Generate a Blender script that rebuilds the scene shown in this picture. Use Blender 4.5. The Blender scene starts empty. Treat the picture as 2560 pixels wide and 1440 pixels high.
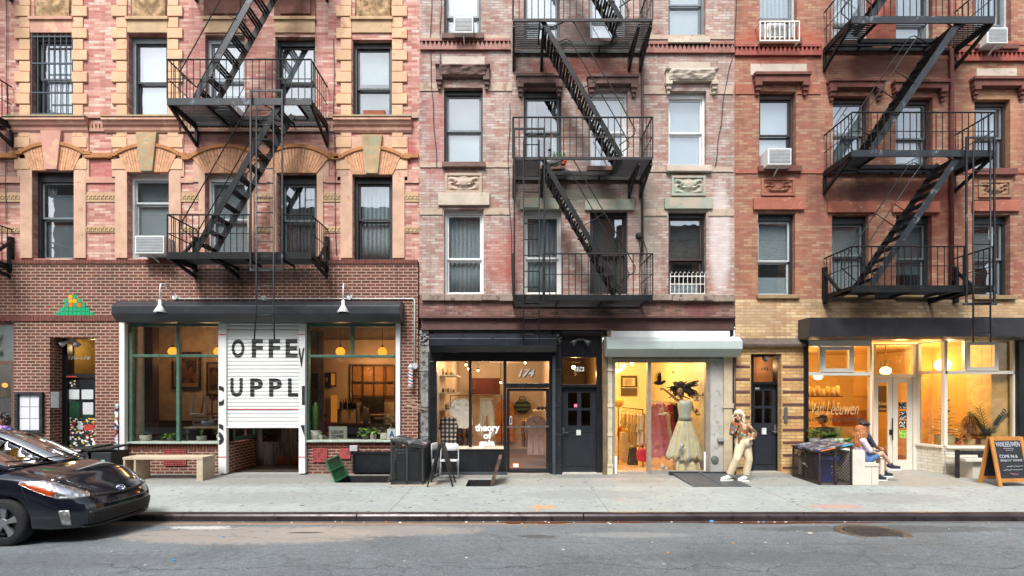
import bpy, bmesh, math, random
from mathutils import Vector, Matrix, noise
RN = random.Random(11)
F, D, H, CZ, CX = 1350.0, 12.6, 985.0, 1.867, 1280.0     # focal length, camera distance to the facade, horizon row, camera height
def X(px, y=0.0): return (px - CX) * (D + y) / F
def Z(py, y=0.0): return CZ - (py - H) * (D + y) / F
def G(y): return 0.021 * y if y < 0 else 0.0               # the pavement falls gently to the kerb
SC = bpy.context.scene
COL = SC.collection
WO = {}                                                    # world position of each object's origin

# ---------------------------------------------------------------- mesh helper
class MB:
    def __init__(s): s.v = []; s.f = []; s.mi = []; s.cur = 0
    def add(s, vs, fs):
        n = len(s.v); s.v += [tuple(p) for p in vs]
        for f in fs: s.f.append(tuple(i + n for i in f)); s.mi.append(s.cur)
        return s
    def quad(s, a, b, c, d): return s.add([a, b, c, d], [(0, 1, 2, 3)])
    def box(s, x0, x1, y0, y1, z0, z1):
        if x0 > x1: x0, x1 = x1, x0
        if y0 > y1: y0, y1 = y1, y0
        if z0 > z1: z0, z1 = z1, z0
        return s.add([(x0,y0,z0),(x1,y0,z0),(x1,y1,z0),(x0,y1,z0),(x0,y0,z1),(x1,y0,z1),(x1,y1,z1),(x0,y1,z1)],
                     [(0,3,2,1),(4,5,6,7),(0,1,5,4),(1,2,6,5),(2,3,7,6),(3,0,4,7)])
    def bar(s, p, q, w, h=None, up=(0, 0, 1)):
        p, q = Vector(p), Vector(q); h = w if h is None else h
        d = (q - p).normalized(); u = Vector(up)
        if abs(d.dot(u)) > 0.99: u = Vector((0, 1, 0))
        a = d.cross(u).normalized(); b = a.cross(d)
        a *= w / 2; b *= h / 2
        return s.add([p-a-b, p+a-b, p+a+b, p-a+b, q-a-b, q+a-b, q+a+b, q-a+b],
                     [(0,1,2,3),(7,6,5,4),(0,4,5,1),(1,5,6,2),(2,6,7,3),(3,7,4,0)])
    def tube(s, pts, r, n=8):
        pts = [Vector(p) for p in pts]; m = len(pts)
        rs = r if isinstance(r, (list, tuple)) else [r] * m
        vs = []; pa = None
        for i, p in enumerate(pts):
            d = (pts[min(i+1, m-1)] - pts[max(i-1, 0)]).normalized()
            if pa is None: pa = d.cross(Vector((0.31, 0.2, 0.93)) if abs(d.z) < .9 else Vector((0, 1, 0))).normalized()
            a = (pa - d * pa.dot(d)).normalized(); pa = a; b = d.cross(a)
            vs += [p + (a * math.cos(t) + b * math.sin(t)) * rs[i] for t in [2*math.pi*k/n for k in range(n)]]
        fs = [(i*n+k, i*n+(k+1) % n, (i+1)*n+(k+1) % n, (i+1)*n+k) for i in range(m-1) for k in range(n)]
        fs += [tuple(range(n))[::-1], tuple((m-1)*n+k for k in range(n))]
        return s.add(vs, fs)
    def prism(s, poly, axis, a0, a1):
        def P(u, w, a): return {'y': (u, a, w), 'x': (a, u, w), 'z': (u, w, a)}[axis]
        n = len(poly)
        vs = [P(u, w, a0) for u, w in poly] + [P(u, w, a1) for u, w in poly]
        return s.add(vs, [tuple(range(n)), tuple(range(2*n-1, n-1, -1))] + [(i, n+i, n+(i+1) % n, (i+1) % n) for i in range(n)])
    def lathe(s, prof, c, n=20, axis='z', caps=True):
        vs = []
        for r, z in prof:
            for k in range(n):
                t = 2*math.pi*k/n; u, w = r*math.cos(t), r*math.sin(t)
                vs.append({'z': (c[0]+u, c[1]+w, c[2]+z), 'y': (c[0]+u, c[1]+z, c[2]+w), 'x': (c[0]+z, c[1]+u, c[2]+w)}[axis])
        m = len(prof)
        fs = [(i*n+k, i*n+(k+1) % n, (i+1)*n+(k+1) % n, (i+1)*n+k) for i in range(m-1) for k in range(n)]
        if caps: fs += [tuple(range(n))[::-1], tuple((m-1)*n+k for k in range(n))]
        return s.add(vs, fs)
    def ell(s, c, r, n=14, m=9, rot=None):
        vs = []; c = Vector(c)
        if not isinstance(r, (tuple, list)): r = (r, r, r)
        for i in range(m+1):
            ph = math.pi*(i/m*0.98+0.01)
            for k in range(n):
                t = 2*math.pi*k/n
                p = Vector((r[0]*math.sin(ph)*math.cos(t), r[1]*math.sin(ph)*math.sin(t), r[2]*math.cos(ph)))
                vs.append(c + (rot @ p if rot else p))
        fs = [(i*n+k, (i+1)*n+k, (i+1)*n+(k+1) % n, i*n+(k+1) % n) for i in range(m) for k in range(n)]
        fs += [tuple(range(n)), tuple(m*n+k for k in range(n))[::-1]]
        return s.add(vs, fs)
    def limb(s, pts, rs, n=12):                              # tapered limb with round ends
        s.tube(pts, rs, n)
        for p, r in zip(pts, rs): s.ell(p, r*1.0, 12, 8)
        return s
    def grid(s, fn, nu, nv):
        vs = [fn(i/nu, j/nv) for j in range(nv+1) for i in range(nu+1)]
        return s.add(vs, [(j*(nu+1)+i, j*(nu+1)+i+1, (j+1)*(nu+1)+i+1, (j+1)*(nu+1)+i) for j in range(nv) for i in range(nu)])
    def pieces(s, gap):
        par = list(range(len(s.v)))
        def find(a):
            while par[a] != a: par[a] = par[par[a]]; a = par[a]
            return a
        for f in s.f:
            for q in f[1:]: par[find(q)] = find(f[0])
        bb = {}
        for i, p in enumerate(s.v):
            b = bb.setdefault(find(i), [list(p), list(p)])
            for k in range(3): b[0][k] = min(b[0][k], p[k]); b[1][k] = max(b[1][k], p[k])
        ks = list(bb)
        for i, a in enumerate(ks):
            for b in ks[i+1:]:
                if all(bb[a][0][k]-gap < bb[b][1][k] and bb[b][0][k]-gap < bb[a][1][k] for k in range(3)): par[find(a)] = find(b)
        out = {}
        for f, m_ in zip(s.f, s.mi): out.setdefault(find(f[0]), []).append((f, m_))
        res = []
        for fl in out.values():
            q = MB(); mp = {}
            for f, m_ in fl:
                for i in f:
                    if i not in mp: mp[i] = len(q.v); q.v.append(s.v[i])
                q.f.append(tuple(mp[i] for i in f)); q.mi.append(m_)
            res.append(q)
        return res
    def each(s, name, mat, parent=None, gap=.004, **kw):       # separate pieces become parts of their own
        return [q.build(name, mat, parent, **kw) for q in s.pieces(gap)]
    def build(s, name, mat, parent=None, local=False, smooth=False, bevel=0.0, solid=0.0, sub=0, voxel=0.0, sm=4):
        me = bpy.data.meshes.new(name); me.from_pydata(s.v, [], s.f)
        mats = mat if isinstance(mat, (list, tuple)) else [mat]
        for m in mats: me.materials.append(m)
        if len(mats) > 1: me.polygons.foreach_set('material_index', s.mi)
        bm = bmesh.new(); bm.from_mesh(me); bmesh.ops.recalc_face_normals(bm, faces=bm.faces); bm.to_mesh(me); bm.free()
        o = bpy.data.objects.new(name, me); COL.objects.link(o)
        place(o, parent, local)
        if smooth or voxel or sub: me.polygons.foreach_set('use_smooth', [True]*len(me.polygons))
        if voxel:
            r = o.modifiers.new('Remesh', 'REMESH'); r.mode = 'VOXEL'; r.voxel_size = voxel; r.use_smooth_shade = True
            q = o.modifiers.new('Smooth', 'SMOOTH'); q.factor = .5; q.iterations = sm
        if sub:
            q = o.modifiers.new('Subsurf', 'SUBSURF'); q.levels = q.render_levels = sub
        if solid:
            q = o.modifiers.new('Solidify', 'SOLIDIFY'); q.thickness = solid
        if bevel:
            q = o.modifiers.new('Bevel', 'BEVEL'); q.width = bevel; q.segments = 2; q.limit_method = 'ANGLE'
        return o

def place(o, parent, local=False):
    if parent is not None:
        o.parent = parent
        o.location = (0, 0, 0) if local else -WO[parent.name]
        WO[o.name] = WO[parent.name] if local else Vector((0, 0, 0))
    else:
        WO[o.name] = Vector((0, 0, 0))
    return o
def tag(o, label, cat, group=None, kind=None):
    if label: o['label'] = label
    if cat: o['category'] = cat
    if group: o['group'] = group
    if kind: o['kind'] = kind
    return o
def thing(name, label, cat, loc=(0, 0, 0), group=None):
    o = bpy.data.objects.new(name, None); COL.objects.link(o); o.location = loc; o.empty_display_size = .1
    WO[o.name] = Vector(loc)
    return tag(o, label, cat, group)
def dup(root, shift, label=None, rotz=None):
    def cp(o, par):
        c = o.copy(); COL.objects.link(c)
        if par is not None: c.parent = par
        for ch in o.children: cp(ch, c)
        return c
    c = cp(root, None); c.location = Vector(root.location) + Vector(shift)
    if rotz is not None: c.rotation_euler.z = rotz
    if label: c['label'] = label
    return c
def structure(o): o['kind'] = 'structure'; return o

# ---------------------------------------------------------------- materials
def C(h, k=1.0):
    h = h.lstrip('#')
    def l(c): return (c/12.92 if c <= .04045 else ((c+.055)/1.055)**2.4) * k
    return tuple(l(int(h[i:i+2], 16)/255) for i in (0, 2, 4)) + (1,)
def nodes(name):
    m = bpy.data.materials.new(name); m.use_nodes = True; nt = m.node_tree
    return m, nt, nt.nodes['Principled BSDF']
def N(nt, t, **kw):
    n = nt.nodes.new(t)
    for k, v in kw.items():
        if k in n.inputs: n.inputs[k].default_value = v
        else: setattr(n, k, v)
    return n
def L(nt, a, b): nt.links.new(a, b)
def mixc(nt, fac, a, b, bt='MIX'):
    n = nt.nodes.new('ShaderNodeMix'); n.data_type = 'RGBA'; n.blend_type = bt
    for s, v in ((n.inputs[0], fac), (n.inputs[6], a), (n.inputs[7], b)):
        if isinstance(v, bpy.types.NodeSocket): L(nt, v, s)
        else: s.default_value = v
    return n.outputs[2]
def math_(nt, op, a, b=0.0, clamp=False):
    n = nt.nodes.new('ShaderNodeMath'); n.operation = op; n.use_clamp = clamp
    for s, v in ((n.inputs[0], a), (n.inputs[1], b)):
        if isinstance(v, bpy.types.NodeSocket): L(nt, v, s)
        else: s.default_value = v
    return n.outputs[0]
def ramp(nt, fac, stops, interp='LINEAR'):
    n = nt.nodes.new('ShaderNodeValToRGB'); n.color_ramp.interpolation = interp
    e = n.color_ramp.elements
    while len(e) < len(stops): e.new(0.5)
    for k, (p, c) in enumerate(stops): e[k].position = p; e[k].color = c if len(c) == 4 else tuple(c)+(1,)
    L(nt, fac, n.inputs[0]); return n.outputs[0]
def noise_(nt, vec, scale, detail=4, rough=.55):
    n = N(nt, 'ShaderNodeTexNoise', Scale=scale, Detail=detail, Roughness=rough)
    if vec is not None: L(nt, vec, n.inputs['Vector'])
    return n.outputs['Fac']
def grey(v): return (v, v, v, 1)
_pm = {}
def pm(hexc, rough=.6, metal=0.0, var=.18, vs=6.0, hex2=None, patch=.5, bump=0.0, bs=60.0, k=1.0, coat=0.0, spec=.5, stretch=None):
    """plain painted / stone / cloth material: base colour with worn variation, optional second colour in irregular patches"""
    key = (hexc, rough, metal, var, vs, hex2, patch, bump, bs, k, coat, spec, stretch)
    if key in _pm: return _pm[key]
    m, nt, b = nodes('surface_' + hexc.strip('#'))
    tc = N(nt, 'ShaderNodeTexCoord'); vec = tc.outputs['Object']
    if stretch:
        mp = N(nt, 'ShaderNodeMapping'); mp.inputs['Scale'].default_value = stretch; L(nt, vec, mp.inputs['Vector']); vec = mp.outputs[0]
    c = C(hexc, k); n1 = noise_(nt, vec, vs)
    lo = tuple(x*(1-var) for x in c[:3])+(1,); hi = tuple(min(1, x*(1+var)) for x in c[:3])+(1,)
    col = ramp(nt, n1, [(.3, lo), (.7, hi)])
    if hex2:
        n2 = noise_(nt, vec, vs*1.7, 6, .65)
        col = mixc(nt, ramp(nt, n2, [(patch, grey(0)), (patch+.09, grey(1))]), col, C(hex2, k))
    L(nt, col, b.inputs['Base Color'])
    L(nt, ramp(nt, noise_(nt, vec, vs*2.3), [(.3, grey(max(0.03, rough-.08))), (.7, grey(min(1, rough+.08)))]), b.inputs['Roughness'])
    b.inputs['Metallic'].default_value = metal; b.inputs['Coat Weight'].default_value = coat
    b.inputs['Specular IOR Level'].default_value = spec
    if bump:
        bp = N(nt, 'ShaderNodeBump', Strength=bump, Distance=.01); L(nt, noise_(nt, vec, bs, 5), bp.inputs['Height']); L(nt, bp.outputs[0], b.inputs['Normal'])
    _pm[key] = m; return m
def emit(hexc, s):
    m = bpy.data.materials.new('lit_' + hexc); m.use_nodes = True; nt = m.node_tree; nt.nodes.clear()
    e = N(nt, 'ShaderNodeEmission', Strength=s); e.inputs[0].default_value = C(hexc); o = N(nt, 'ShaderNodeOutputMaterial')
    L(nt, e.outputs[0], o.inputs[0]); return m
def glass(name, tint='ffffff', base=.05, k=1.4, rough=.01, wav=.0):
    m = bpy.data.materials.new(name); m.use_nodes = True; nt = m.node_tree; nt.nodes.clear()
    t = N(nt, 'ShaderNodeBsdfTransparent'); t.inputs[0].default_value = C(tint)
    g = N(nt, 'ShaderNodeBsdfGlossy', Roughness=rough); g.inputs[0].default_value = (.95, .97, 1, 1)
    lw = N(nt, 'ShaderNodeLayerWeight', Blend=.5); fr = math_(nt, 'ADD', .03, math_(nt, 'MULTIPLY', math_(nt, 'POWER', lw.outputs['Facing'], 4.0), .8))
    if wav:
        tc = N(nt, 'ShaderNodeTexCoord'); bp = N(nt, 'ShaderNodeBump', Strength=wav, Distance=.02)
        L(nt, noise_(nt, tc.outputs['Object'], 2.2, 2), bp.inputs['Height']); L(nt, bp.outputs[0], g.inputs['Normal'])
    fac = math_(nt, 'ADD', math_(nt, 'MULTIPLY', fr, k), base, True)
    mx = N(nt, 'ShaderNodeMixShader'); L(nt, fac, mx.inputs[0]); L(nt, t.outputs[0], mx.inputs[1]); L(nt, g.outputs[0], mx.inputs[2])
    o = N(nt, 'ShaderNodeOutputMaterial'); L(nt, mx.outputs[0], o.inputs[0]); return m
def brick_mat(name, pal, mortar, bw=.21, bh=.068, ms=.008, stains=(), bump=.5, soot=.25, wash=None, rough=.85, soft=.38):
    m, nt, b = nodes(name)
    tc = N(nt, 'ShaderNodeTexCoord'); sp = N(nt, 'ShaderNodeSeparateXYZ'); L(nt, tc.outputs['Object'], sp.inputs[0])
    u = math_(nt, 'ADD', sp.outputs[0], sp.outputs[1]); cb = N(nt, 'ShaderNodeCombineXYZ'); L(nt, u, cb.inputs[0]); L(nt, sp.outputs[2], cb.inputs[1])
    br = N(nt, 'ShaderNodeTexBrick', Color1=(0, 0, 0, 1), Color2=(1, 1, 1, 1), Mortar=(0, 0, 0, 1), Scale=1.0)
    br.inputs['Mortar Size'].default_value = ms; br.inputs['Mortar Smooth'].default_value = .1; br.inputs['Bias'].default_value = 0
    br.inputs['Brick Width'].default_value = bw; br.inputs['Row Height'].default_value = bh
    L(nt, cb.outputs[0], br.inputs['Vector'])
    n = len(pal)
    col = ramp(nt, br.outputs['Color'], [(i/n*.96, C(c)) for i, c in enumerate(pal)], 'CONSTANT' if n > 2 else 'LINEAR')
    mean = tuple(sum(C(c)[k] for c in pal)/n for k in range(3))+(1,); col = mixc(nt, soft, col, mean)
    v = tc.outputs['Object']
    n1 = noise_(nt, v, .9, 5, .6); n2 = noise_(nt, v, 14, 4, .7); n3 = noise_(nt, v, 2.6, 6, .7)
    if wash:                                               # old paint left on the bricks in patches
        col = mixc(nt, math_(nt, 'MULTIPLY', ramp(nt, n3, [(wash[2]-.1, grey(0)), (wash[2]+.12, grey(1))]), wash[1]), col, C(wash[0]))
    col = mixc(nt, ramp(nt, br.outputs['Fac'], [(0, grey(0)), (1, grey(1))]), col, C(mortar))
    col = mixc(nt, soot, col, ramp(nt, n1, [(.25, grey(.45)), (.75, grey(1.25))]), 'MULTIPLY')
    col = mixc(nt, .35, col, ramp(nt, n2, [(.2, grey(.6)), (.8, grey(1.2))]), 'MULTIPLY')
    mp = N(nt, 'ShaderNodeMapping'); mp.inputs['Scale'].default_value = (5, 5, .45); L(nt, v, mp.inputs['Vector']); n4 = noise_(nt, mp.outputs[0], 1.0, 5, .65)
    col = mixc(nt, .5, col, ramp(nt, n4, [(.32, grey(.55)), (.5, grey(1.0)), (.7, grey(1.12))]), 'MULTIPLY')
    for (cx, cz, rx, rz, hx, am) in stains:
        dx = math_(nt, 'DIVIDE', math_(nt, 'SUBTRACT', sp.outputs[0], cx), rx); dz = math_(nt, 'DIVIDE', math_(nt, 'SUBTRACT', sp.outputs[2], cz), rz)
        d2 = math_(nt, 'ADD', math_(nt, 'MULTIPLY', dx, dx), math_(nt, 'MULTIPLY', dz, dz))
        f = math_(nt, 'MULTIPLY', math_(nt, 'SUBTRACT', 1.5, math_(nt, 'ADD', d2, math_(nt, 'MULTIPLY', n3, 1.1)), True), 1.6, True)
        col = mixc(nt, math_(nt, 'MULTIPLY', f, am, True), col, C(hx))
    L(nt, col, b.inputs['Base Color']); b.inputs['Roughness'].default_value = rough
    h = math_(nt, 'SUBTRACT', math_(nt, 'MULTIPLY', n2, .35), br.outputs['Fac'])
    bp = N(nt, 'ShaderNodeBump', Strength=bump, Distance=.006); L(nt, h, bp.inputs['Height']); L(nt, bp.outputs[0], b.inputs['Normal'])
    return m
def wavy(name, hx, hx2, scale, axis='X', rough=.8, dist=0.0, bump=.2, sharp=(.4, .6)):
    """two-tone bands: cloth folds, blinds, plaid, grain"""
    m, nt, b = nodes(name); tc = N(nt, 'ShaderNodeTexCoord')
    w = N(nt, 'ShaderNodeTexWave', Scale=scale, Distortion=dist, bands_direction=axis); L(nt, tc.outputs['Object'], w.inputs['Vector'])
    L(nt, ramp(nt, w.outputs['Fac'], [(sharp[0], C(hx)), (sharp[1], C(hx2))]), b.inputs['Base Color']); b.inputs['Roughness'].default_value = rough
    if bump:
        bp = N(nt, 'ShaderNodeBump', Strength=bump, Distance=.01); L(nt, w.outputs['Fac'], bp.inputs['Height']); L(nt, bp.outputs[0], b.inputs['Normal'])
    return m
def vor_mat(name, pal, scale, rough=.8, base=None, stretch=None, bump=0):
    """random coloured cells: stickers, floral print, graffiti, speckle"""
    m, nt, b = nodes(name); tc = N(nt, 'ShaderNodeTexCoord'); v = N(nt, 'ShaderNodeTexVoronoi', Scale=scale)
    vec = tc.outputs['Object']
    if stretch:
        mp = N(nt, 'ShaderNodeMapping'); mp.inputs['Scale'].default_value = stretch; L(nt, vec, mp.inputs['Vector']); vec = mp.outputs[0]
    L(nt, vec, v.inputs['Vector'])
    sx = N(nt, 'ShaderNodeSeparateColor'); L(nt, v.outputs['Color'], sx.inputs[0]); n = len(pal)
    L(nt, ramp(nt, sx.outputs[0], [(i/n, C(c)) for i, c in enumerate(pal)], 'CONSTANT'), b.inputs['Base Color']); b.inputs['Roughness'].default_value = rough
    return m

# ---------------------------------------------------------------- lettering
def text(s, x0, x1, z0, z1, y, mat, parent=None, name='lettering', bold=0.0, shear=0.0, depth=.006, clip=None, corr=None, local=False, space=1.0, yaw=None):
    cu = bpy.data.curves.new('txt', 'FONT'); cu.body = s; cu.align_x = 'CENTER'; cu.offset = bold; cu.shear = shear; cu.space_character = space
    cu.extrude = 0.01; cu.fill_mode = 'BOTH'; cu.resolution_u = 4; cu.space_line = .95
    t = bpy.data.objects.new('txt', cu); COL.objects.link(t)
    dg = bpy.context.evaluated_depsgraph_get(); me = bpy.data.meshes.new_from_object(t.evaluated_get(dg))
    bpy.data.objects.remove(t); bpy.data.curves.remove(cu)
    xs = [v.co.x for v in me.vertices]; ys = [v.co.y for v in me.vertices]
    ax, bx, ay, by = min(xs), max(xs), min(ys), max(ys)
    for v in me.vertices:
        q = v.co.copy()
        v.co = (x0+(q.x-ax)/(bx-ax)*(x1-x0), y-depth/2-q.z/.01*depth/2, z0+(q.y-ay)/(by-ay)*(z1-z0))
    bm = bmesh.new(); bm.from_mesh(me)
    if clip:
        for co, no in clip:
            bmesh.ops.bisect_plane(bm, geom=bm.verts[:]+bm.edges[:]+bm.faces[:], plane_co=co, plane_no=no, clear_outer=True)
    if corr:
        z = z0
        while z < z1:
            bmesh.ops.bisect_plane(bm, geom=bm.verts[:]+bm.edges[:]+bm.faces[:], plane_co=(0, 0, z), plane_no=(0, 0, 1)); z += corr[1]
        for v in bm.verts: v.co.y += corr[0](v.co.z)
    bmesh.ops.recalc_face_normals(bm, faces=bm.faces); bm.to_mesh(me); bm.free()
    if yaw:
        M = Matrix.Translation(yaw[0]) @ Matrix.Rotation(yaw[1], 4, 'Z') @ Matrix.Translation(-Vector(yaw[0])); me.transform(M)
    me.name = name; me.materials.clear(); me.materials.append(mat)
    o = bpy.data.objects.new(name, me); COL.objects.link(o); place(o, parent, local); return o
# ================================================================ the setting: road, kerb, pavement
def GY(py):                                                # depth of a pavement point seen at image row py
    k = (py - H) / F
    return (CZ - k * D) / (.021 + k)
asph, nt, b = nodes('asphalt')
tc = N(nt, 'ShaderNodeTexCoord'); v = tc.outputs['Object']; sp = N(nt, 'ShaderNodeSeparateXYZ'); L(nt, v, sp.inputs[0])
nf = math_(nt, 'ADD', math_(nt, 'MULTIPLY', noise_(nt, v, 100, 2, .8), .5), math_(nt, 'MULTIPLY', noise_(nt, v, 34, 4, .8), .5)); nm = noise_(nt, v, 9, 6, .65); nl = noise_(nt, v, .8, 5, .6)
col = ramp(nt, nf, [(.33, C('3c4346')), (.50, C('686f73')), (.62, C('80878b')), (.74, C('c2c9ca'))])
col = mixc(nt, .5, col, ramp(nt, nm, [(.3, grey(.65)), (.7, grey(1.25))]), 'MULTIPLY')
col = mixc(nt, .65, col, ramp(nt, nl, [(.3, grey(.62)), (.7, grey(1.2))]), 'MULTIPLY')
def emask(nt, sp, cx, cy, rx, ry, nz, kn):
    dx = math_(nt, 'DIVIDE', math_(nt, 'SUBTRACT', sp.outputs[0], cx), rx); dy = math_(nt, 'DIVIDE', math_(nt, 'SUBTRACT', sp.outputs[1], cy), ry)
    d2 = math_(nt, 'ADD', math_(nt, 'MULTIPLY', dx, dx), math_(nt, 'MULTIPLY', dy, dy))
    return math_(nt, 'MULTIPLY', math_(nt, 'SUBTRACT', 1.0 + kn*.5, math_(nt, 'ADD', d2, math_(nt, 'MULTIPLY', nz, kn)), True), 2.2, True)
for (cx, cy, rx, ry, hx, am, kn) in ((-3.7, -4.9, 2.1, .62, 'a09488', .6, 2.0), (-1.9, -4.6, 1.6, .42, '9c9186', .5, 2.2), (-4.7, -4.4, .55, .14, 'd8d4cc', .55, 3.2), (-3.0, -4.08, 5.0, .12, 'a07850', .6, 1.6),
                                     (-3.0, -4.75, .3, .06, '2a2420', .8, 1.0), (.35, -5.0, .32, .12, '34322e', .6, 2.6), (5.6, -4.5, 2.2, .3, '3a3a3a', .55, 1.5),
                                     (-6.6, -6.9, .5, .08, 'cfcfcc', .5, 2.5), (3.5, -7.0, .5, .05, 'd5d5d2', .5, 2.5), (1.7, -4.9, .9, .2, '9a9c9a', .35, 3.2), (3.1, -6.1, 2.2, .3, '50545a', .4, 2.6), (0, -3.93, 14, .07, '4a423a', .7, 1.2), (-5.5, -6.2, 2.5, .35, '50545a', .35, 2.6)):
    col = mixc(nt, math_(nt, 'MULTIPLY', emask(nt, sp, cx, cy, rx, ry, nm, kn), am), col, C(hx))
vo = N(nt, 'ShaderNodeTexVoronoi', Scale=.45); vo.feature = 'DISTANCE_TO_EDGE'
wv = nt.nodes.new('ShaderNodeVectorMath'); wv.operation = 'ADD'; nz = N(nt, 'ShaderNodeTexNoise', Scale=2.5, Detail=5); L(nt, v, nz.inputs[0]); L(nt, v, wv.inputs[0]); L(nt, nz.outputs['Color'], wv.inputs[1])
L(nt, wv.outputs[0], vo.inputs['Vector'])
crack = ramp(nt, vo.outputs[0], [(0.0, grey(.35)), (.014, grey(1))])
col = mixc(nt, .42, col, crack, 'MULTIPLY')
for y0_, am_, ww_, kx in ((-6.45, 1.2, .014, .0), (-5.25, .8, .010, .06), (-7.4, 1.0, .02, -.04)):     # tar-filled seams
    s_ = math_(nt, 'ADD', math_(nt, 'ADD', sp.outputs[1], math_(nt, 'MULTIPLY', sp.outputs[0], kx)), math_(nt, 'MULTIPLY', math_(nt, 'SUBTRACT', nl, .5), am_)); q_ = math_(nt, 'COMPARE', s_, y0_); q_.node.inputs[2].default_value = ww_
    col = mixc(nt, math_(nt, 'MULTIPLY', q_, .5), col, C('2e3134'))
v2 = N(nt, 'ShaderNodeTexVoronoi', Scale=2.6); L(nt, v, v2.inputs['Vector'])
col = mixc(nt, ramp(nt, v2.outputs['Distance'], [(.03, grey(.55)), (.07, grey(0))]), col, C('c9c9c6'))
L(nt, col, b.inputs['Base Color']); L(nt, ramp(nt, nl, [(.3, grey(.72)), (.7, grey(.92))]), b.inputs['Roughness'])
bp = N(nt, 'ShaderNodeBump', Strength=.55, Distance=.01); L(nt, nf, bp.inputs['Height']); L(nt, bp.outputs[0], b.inputs['Normal'])

conc, nt, b = nodes('pavement_concrete')
tc = N(nt, 'ShaderNodeTexCoord'); v = tc.outputs['Object']; sp = N(nt, 'ShaderNodeSeparateXYZ'); L(nt, v, sp.inputs[0])
n1 = noise_(nt, v, .7, 5, .6); n2 = noise_(nt, v, 6, 6, .7); n3 = noise_(nt, v, 130, 2, .7)
col = ramp(nt, n1, [(.25, C('90959600'[:6])), (.5, C('939a97')), (.75, C('9ea5a1'))])
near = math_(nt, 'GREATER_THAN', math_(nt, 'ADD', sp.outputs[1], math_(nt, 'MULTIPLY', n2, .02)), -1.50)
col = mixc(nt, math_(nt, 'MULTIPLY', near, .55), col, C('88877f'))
col = mixc(nt, .55, col, ramp(nt, n2, [(.25, grey(.66)), (.75, grey(1.2))]), 'MULTIPLY')
col = mixc(nt, .20, col, ramp(nt, n3, [(.3, grey(.6)), (.7, grey(1.25))]), 'MULTIPLY')
for sc, lo, hi, am, drop in ((2.9, .09, .13, .9, .35), (5.2, .12, .17, .85, .42), (9, .14, .21, .7, .5)):           # flattened gum and spots
    vo = N(nt, 'ShaderNodeTexVoronoi', Scale=sc); L(nt, v, vo.inputs['Vector']); sx = N(nt, 'ShaderNodeSeparateColor'); L(nt, vo.outputs['Color'], sx.inputs[0])
    f = math_(nt, 'MULTIPLY', ramp(nt, vo.outputs['Distance'], [(lo, grey(1)), (hi, grey(0))]), math_(nt, 'GREATER_THAN', sx.outputs[0], drop))
    col = mixc(nt, math_(nt, 'MULTIPLY', f, am), col, C('4c4e50'))
for x0 in (-9.6, -5.9, -2.03, 1.6, 5.0, 8.7):                                                       # joints between slabs
    col = mixc(nt, math_(nt, 'MULTIPLY', math_(nt, 'COMPARE', sp.outputs[0], x0), 1.0), col, C('77776f'))
    nt.nodes[-1].name
for nd in nt.nodes:
    if nd.type == 'MATH' and nd.operation == 'COMPARE': nd.inputs[2].default_value = .009
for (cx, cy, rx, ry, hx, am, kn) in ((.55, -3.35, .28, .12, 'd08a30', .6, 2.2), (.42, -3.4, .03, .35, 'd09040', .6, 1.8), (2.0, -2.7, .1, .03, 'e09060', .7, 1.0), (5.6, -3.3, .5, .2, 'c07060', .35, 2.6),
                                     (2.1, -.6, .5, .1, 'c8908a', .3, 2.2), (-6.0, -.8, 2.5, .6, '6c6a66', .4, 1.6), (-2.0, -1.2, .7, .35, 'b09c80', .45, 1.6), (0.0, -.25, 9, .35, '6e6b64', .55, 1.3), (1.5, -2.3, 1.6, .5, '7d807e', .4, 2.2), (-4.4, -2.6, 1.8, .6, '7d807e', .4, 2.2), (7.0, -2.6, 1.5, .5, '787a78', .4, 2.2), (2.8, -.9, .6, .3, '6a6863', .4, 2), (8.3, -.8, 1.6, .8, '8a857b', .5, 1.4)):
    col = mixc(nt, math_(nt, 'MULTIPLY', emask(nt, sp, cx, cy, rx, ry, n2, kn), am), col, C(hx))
L(nt, col, b.inputs['Base Color']); b.inputs['Roughness'].default_value = .8
bp = N(nt, 'ShaderNodeBump', Strength=.25, Distance=.006); L(nt, n3, bp.inputs['Height']); L(nt, bp.outputs[0], b.inputs['Normal'])

XW = 60.0
def road_z(y):
    t = abs(y + 8.6)                                       # crowned: highest in the middle of the street
    pts = [(0, -.075), (2.6, -.10), (4.3, -.165), (4.82, -.20), (60, -.20)]
    for (a, za), (b_, zb) in zip(pts, pts[1:]):
        if t <= b_: return za + (zb-za)*(t-a)/(b_-a)
m = MB(); ys = [-13.5, -13.1, -12.6, -11.2, -9.6, -8.6, -7.6, -6.6, -6.0, -5.3, -4.6, -4.3, -4.0, -3.8]
for y0, y1 in zip(ys, ys[1:]): m.quad((-XW, y0, road_z(y0)), (XW, y0, road_z(y0)), (XW, y1, road_z(y1)), (-XW, y1, road_z(y1)))
structure(m.build('road', asph, smooth=True))
m = MB(); m.box(-400, 400, -400, 300, -1.6, -1.5); structure(m.build('ground', pm('6a6862')))
steel = pm('443c3e', rough=.36, metal=.5, var=.3, vs=3, hex2='2e2624', patch=.56, bump=.1, bs=30)
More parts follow.
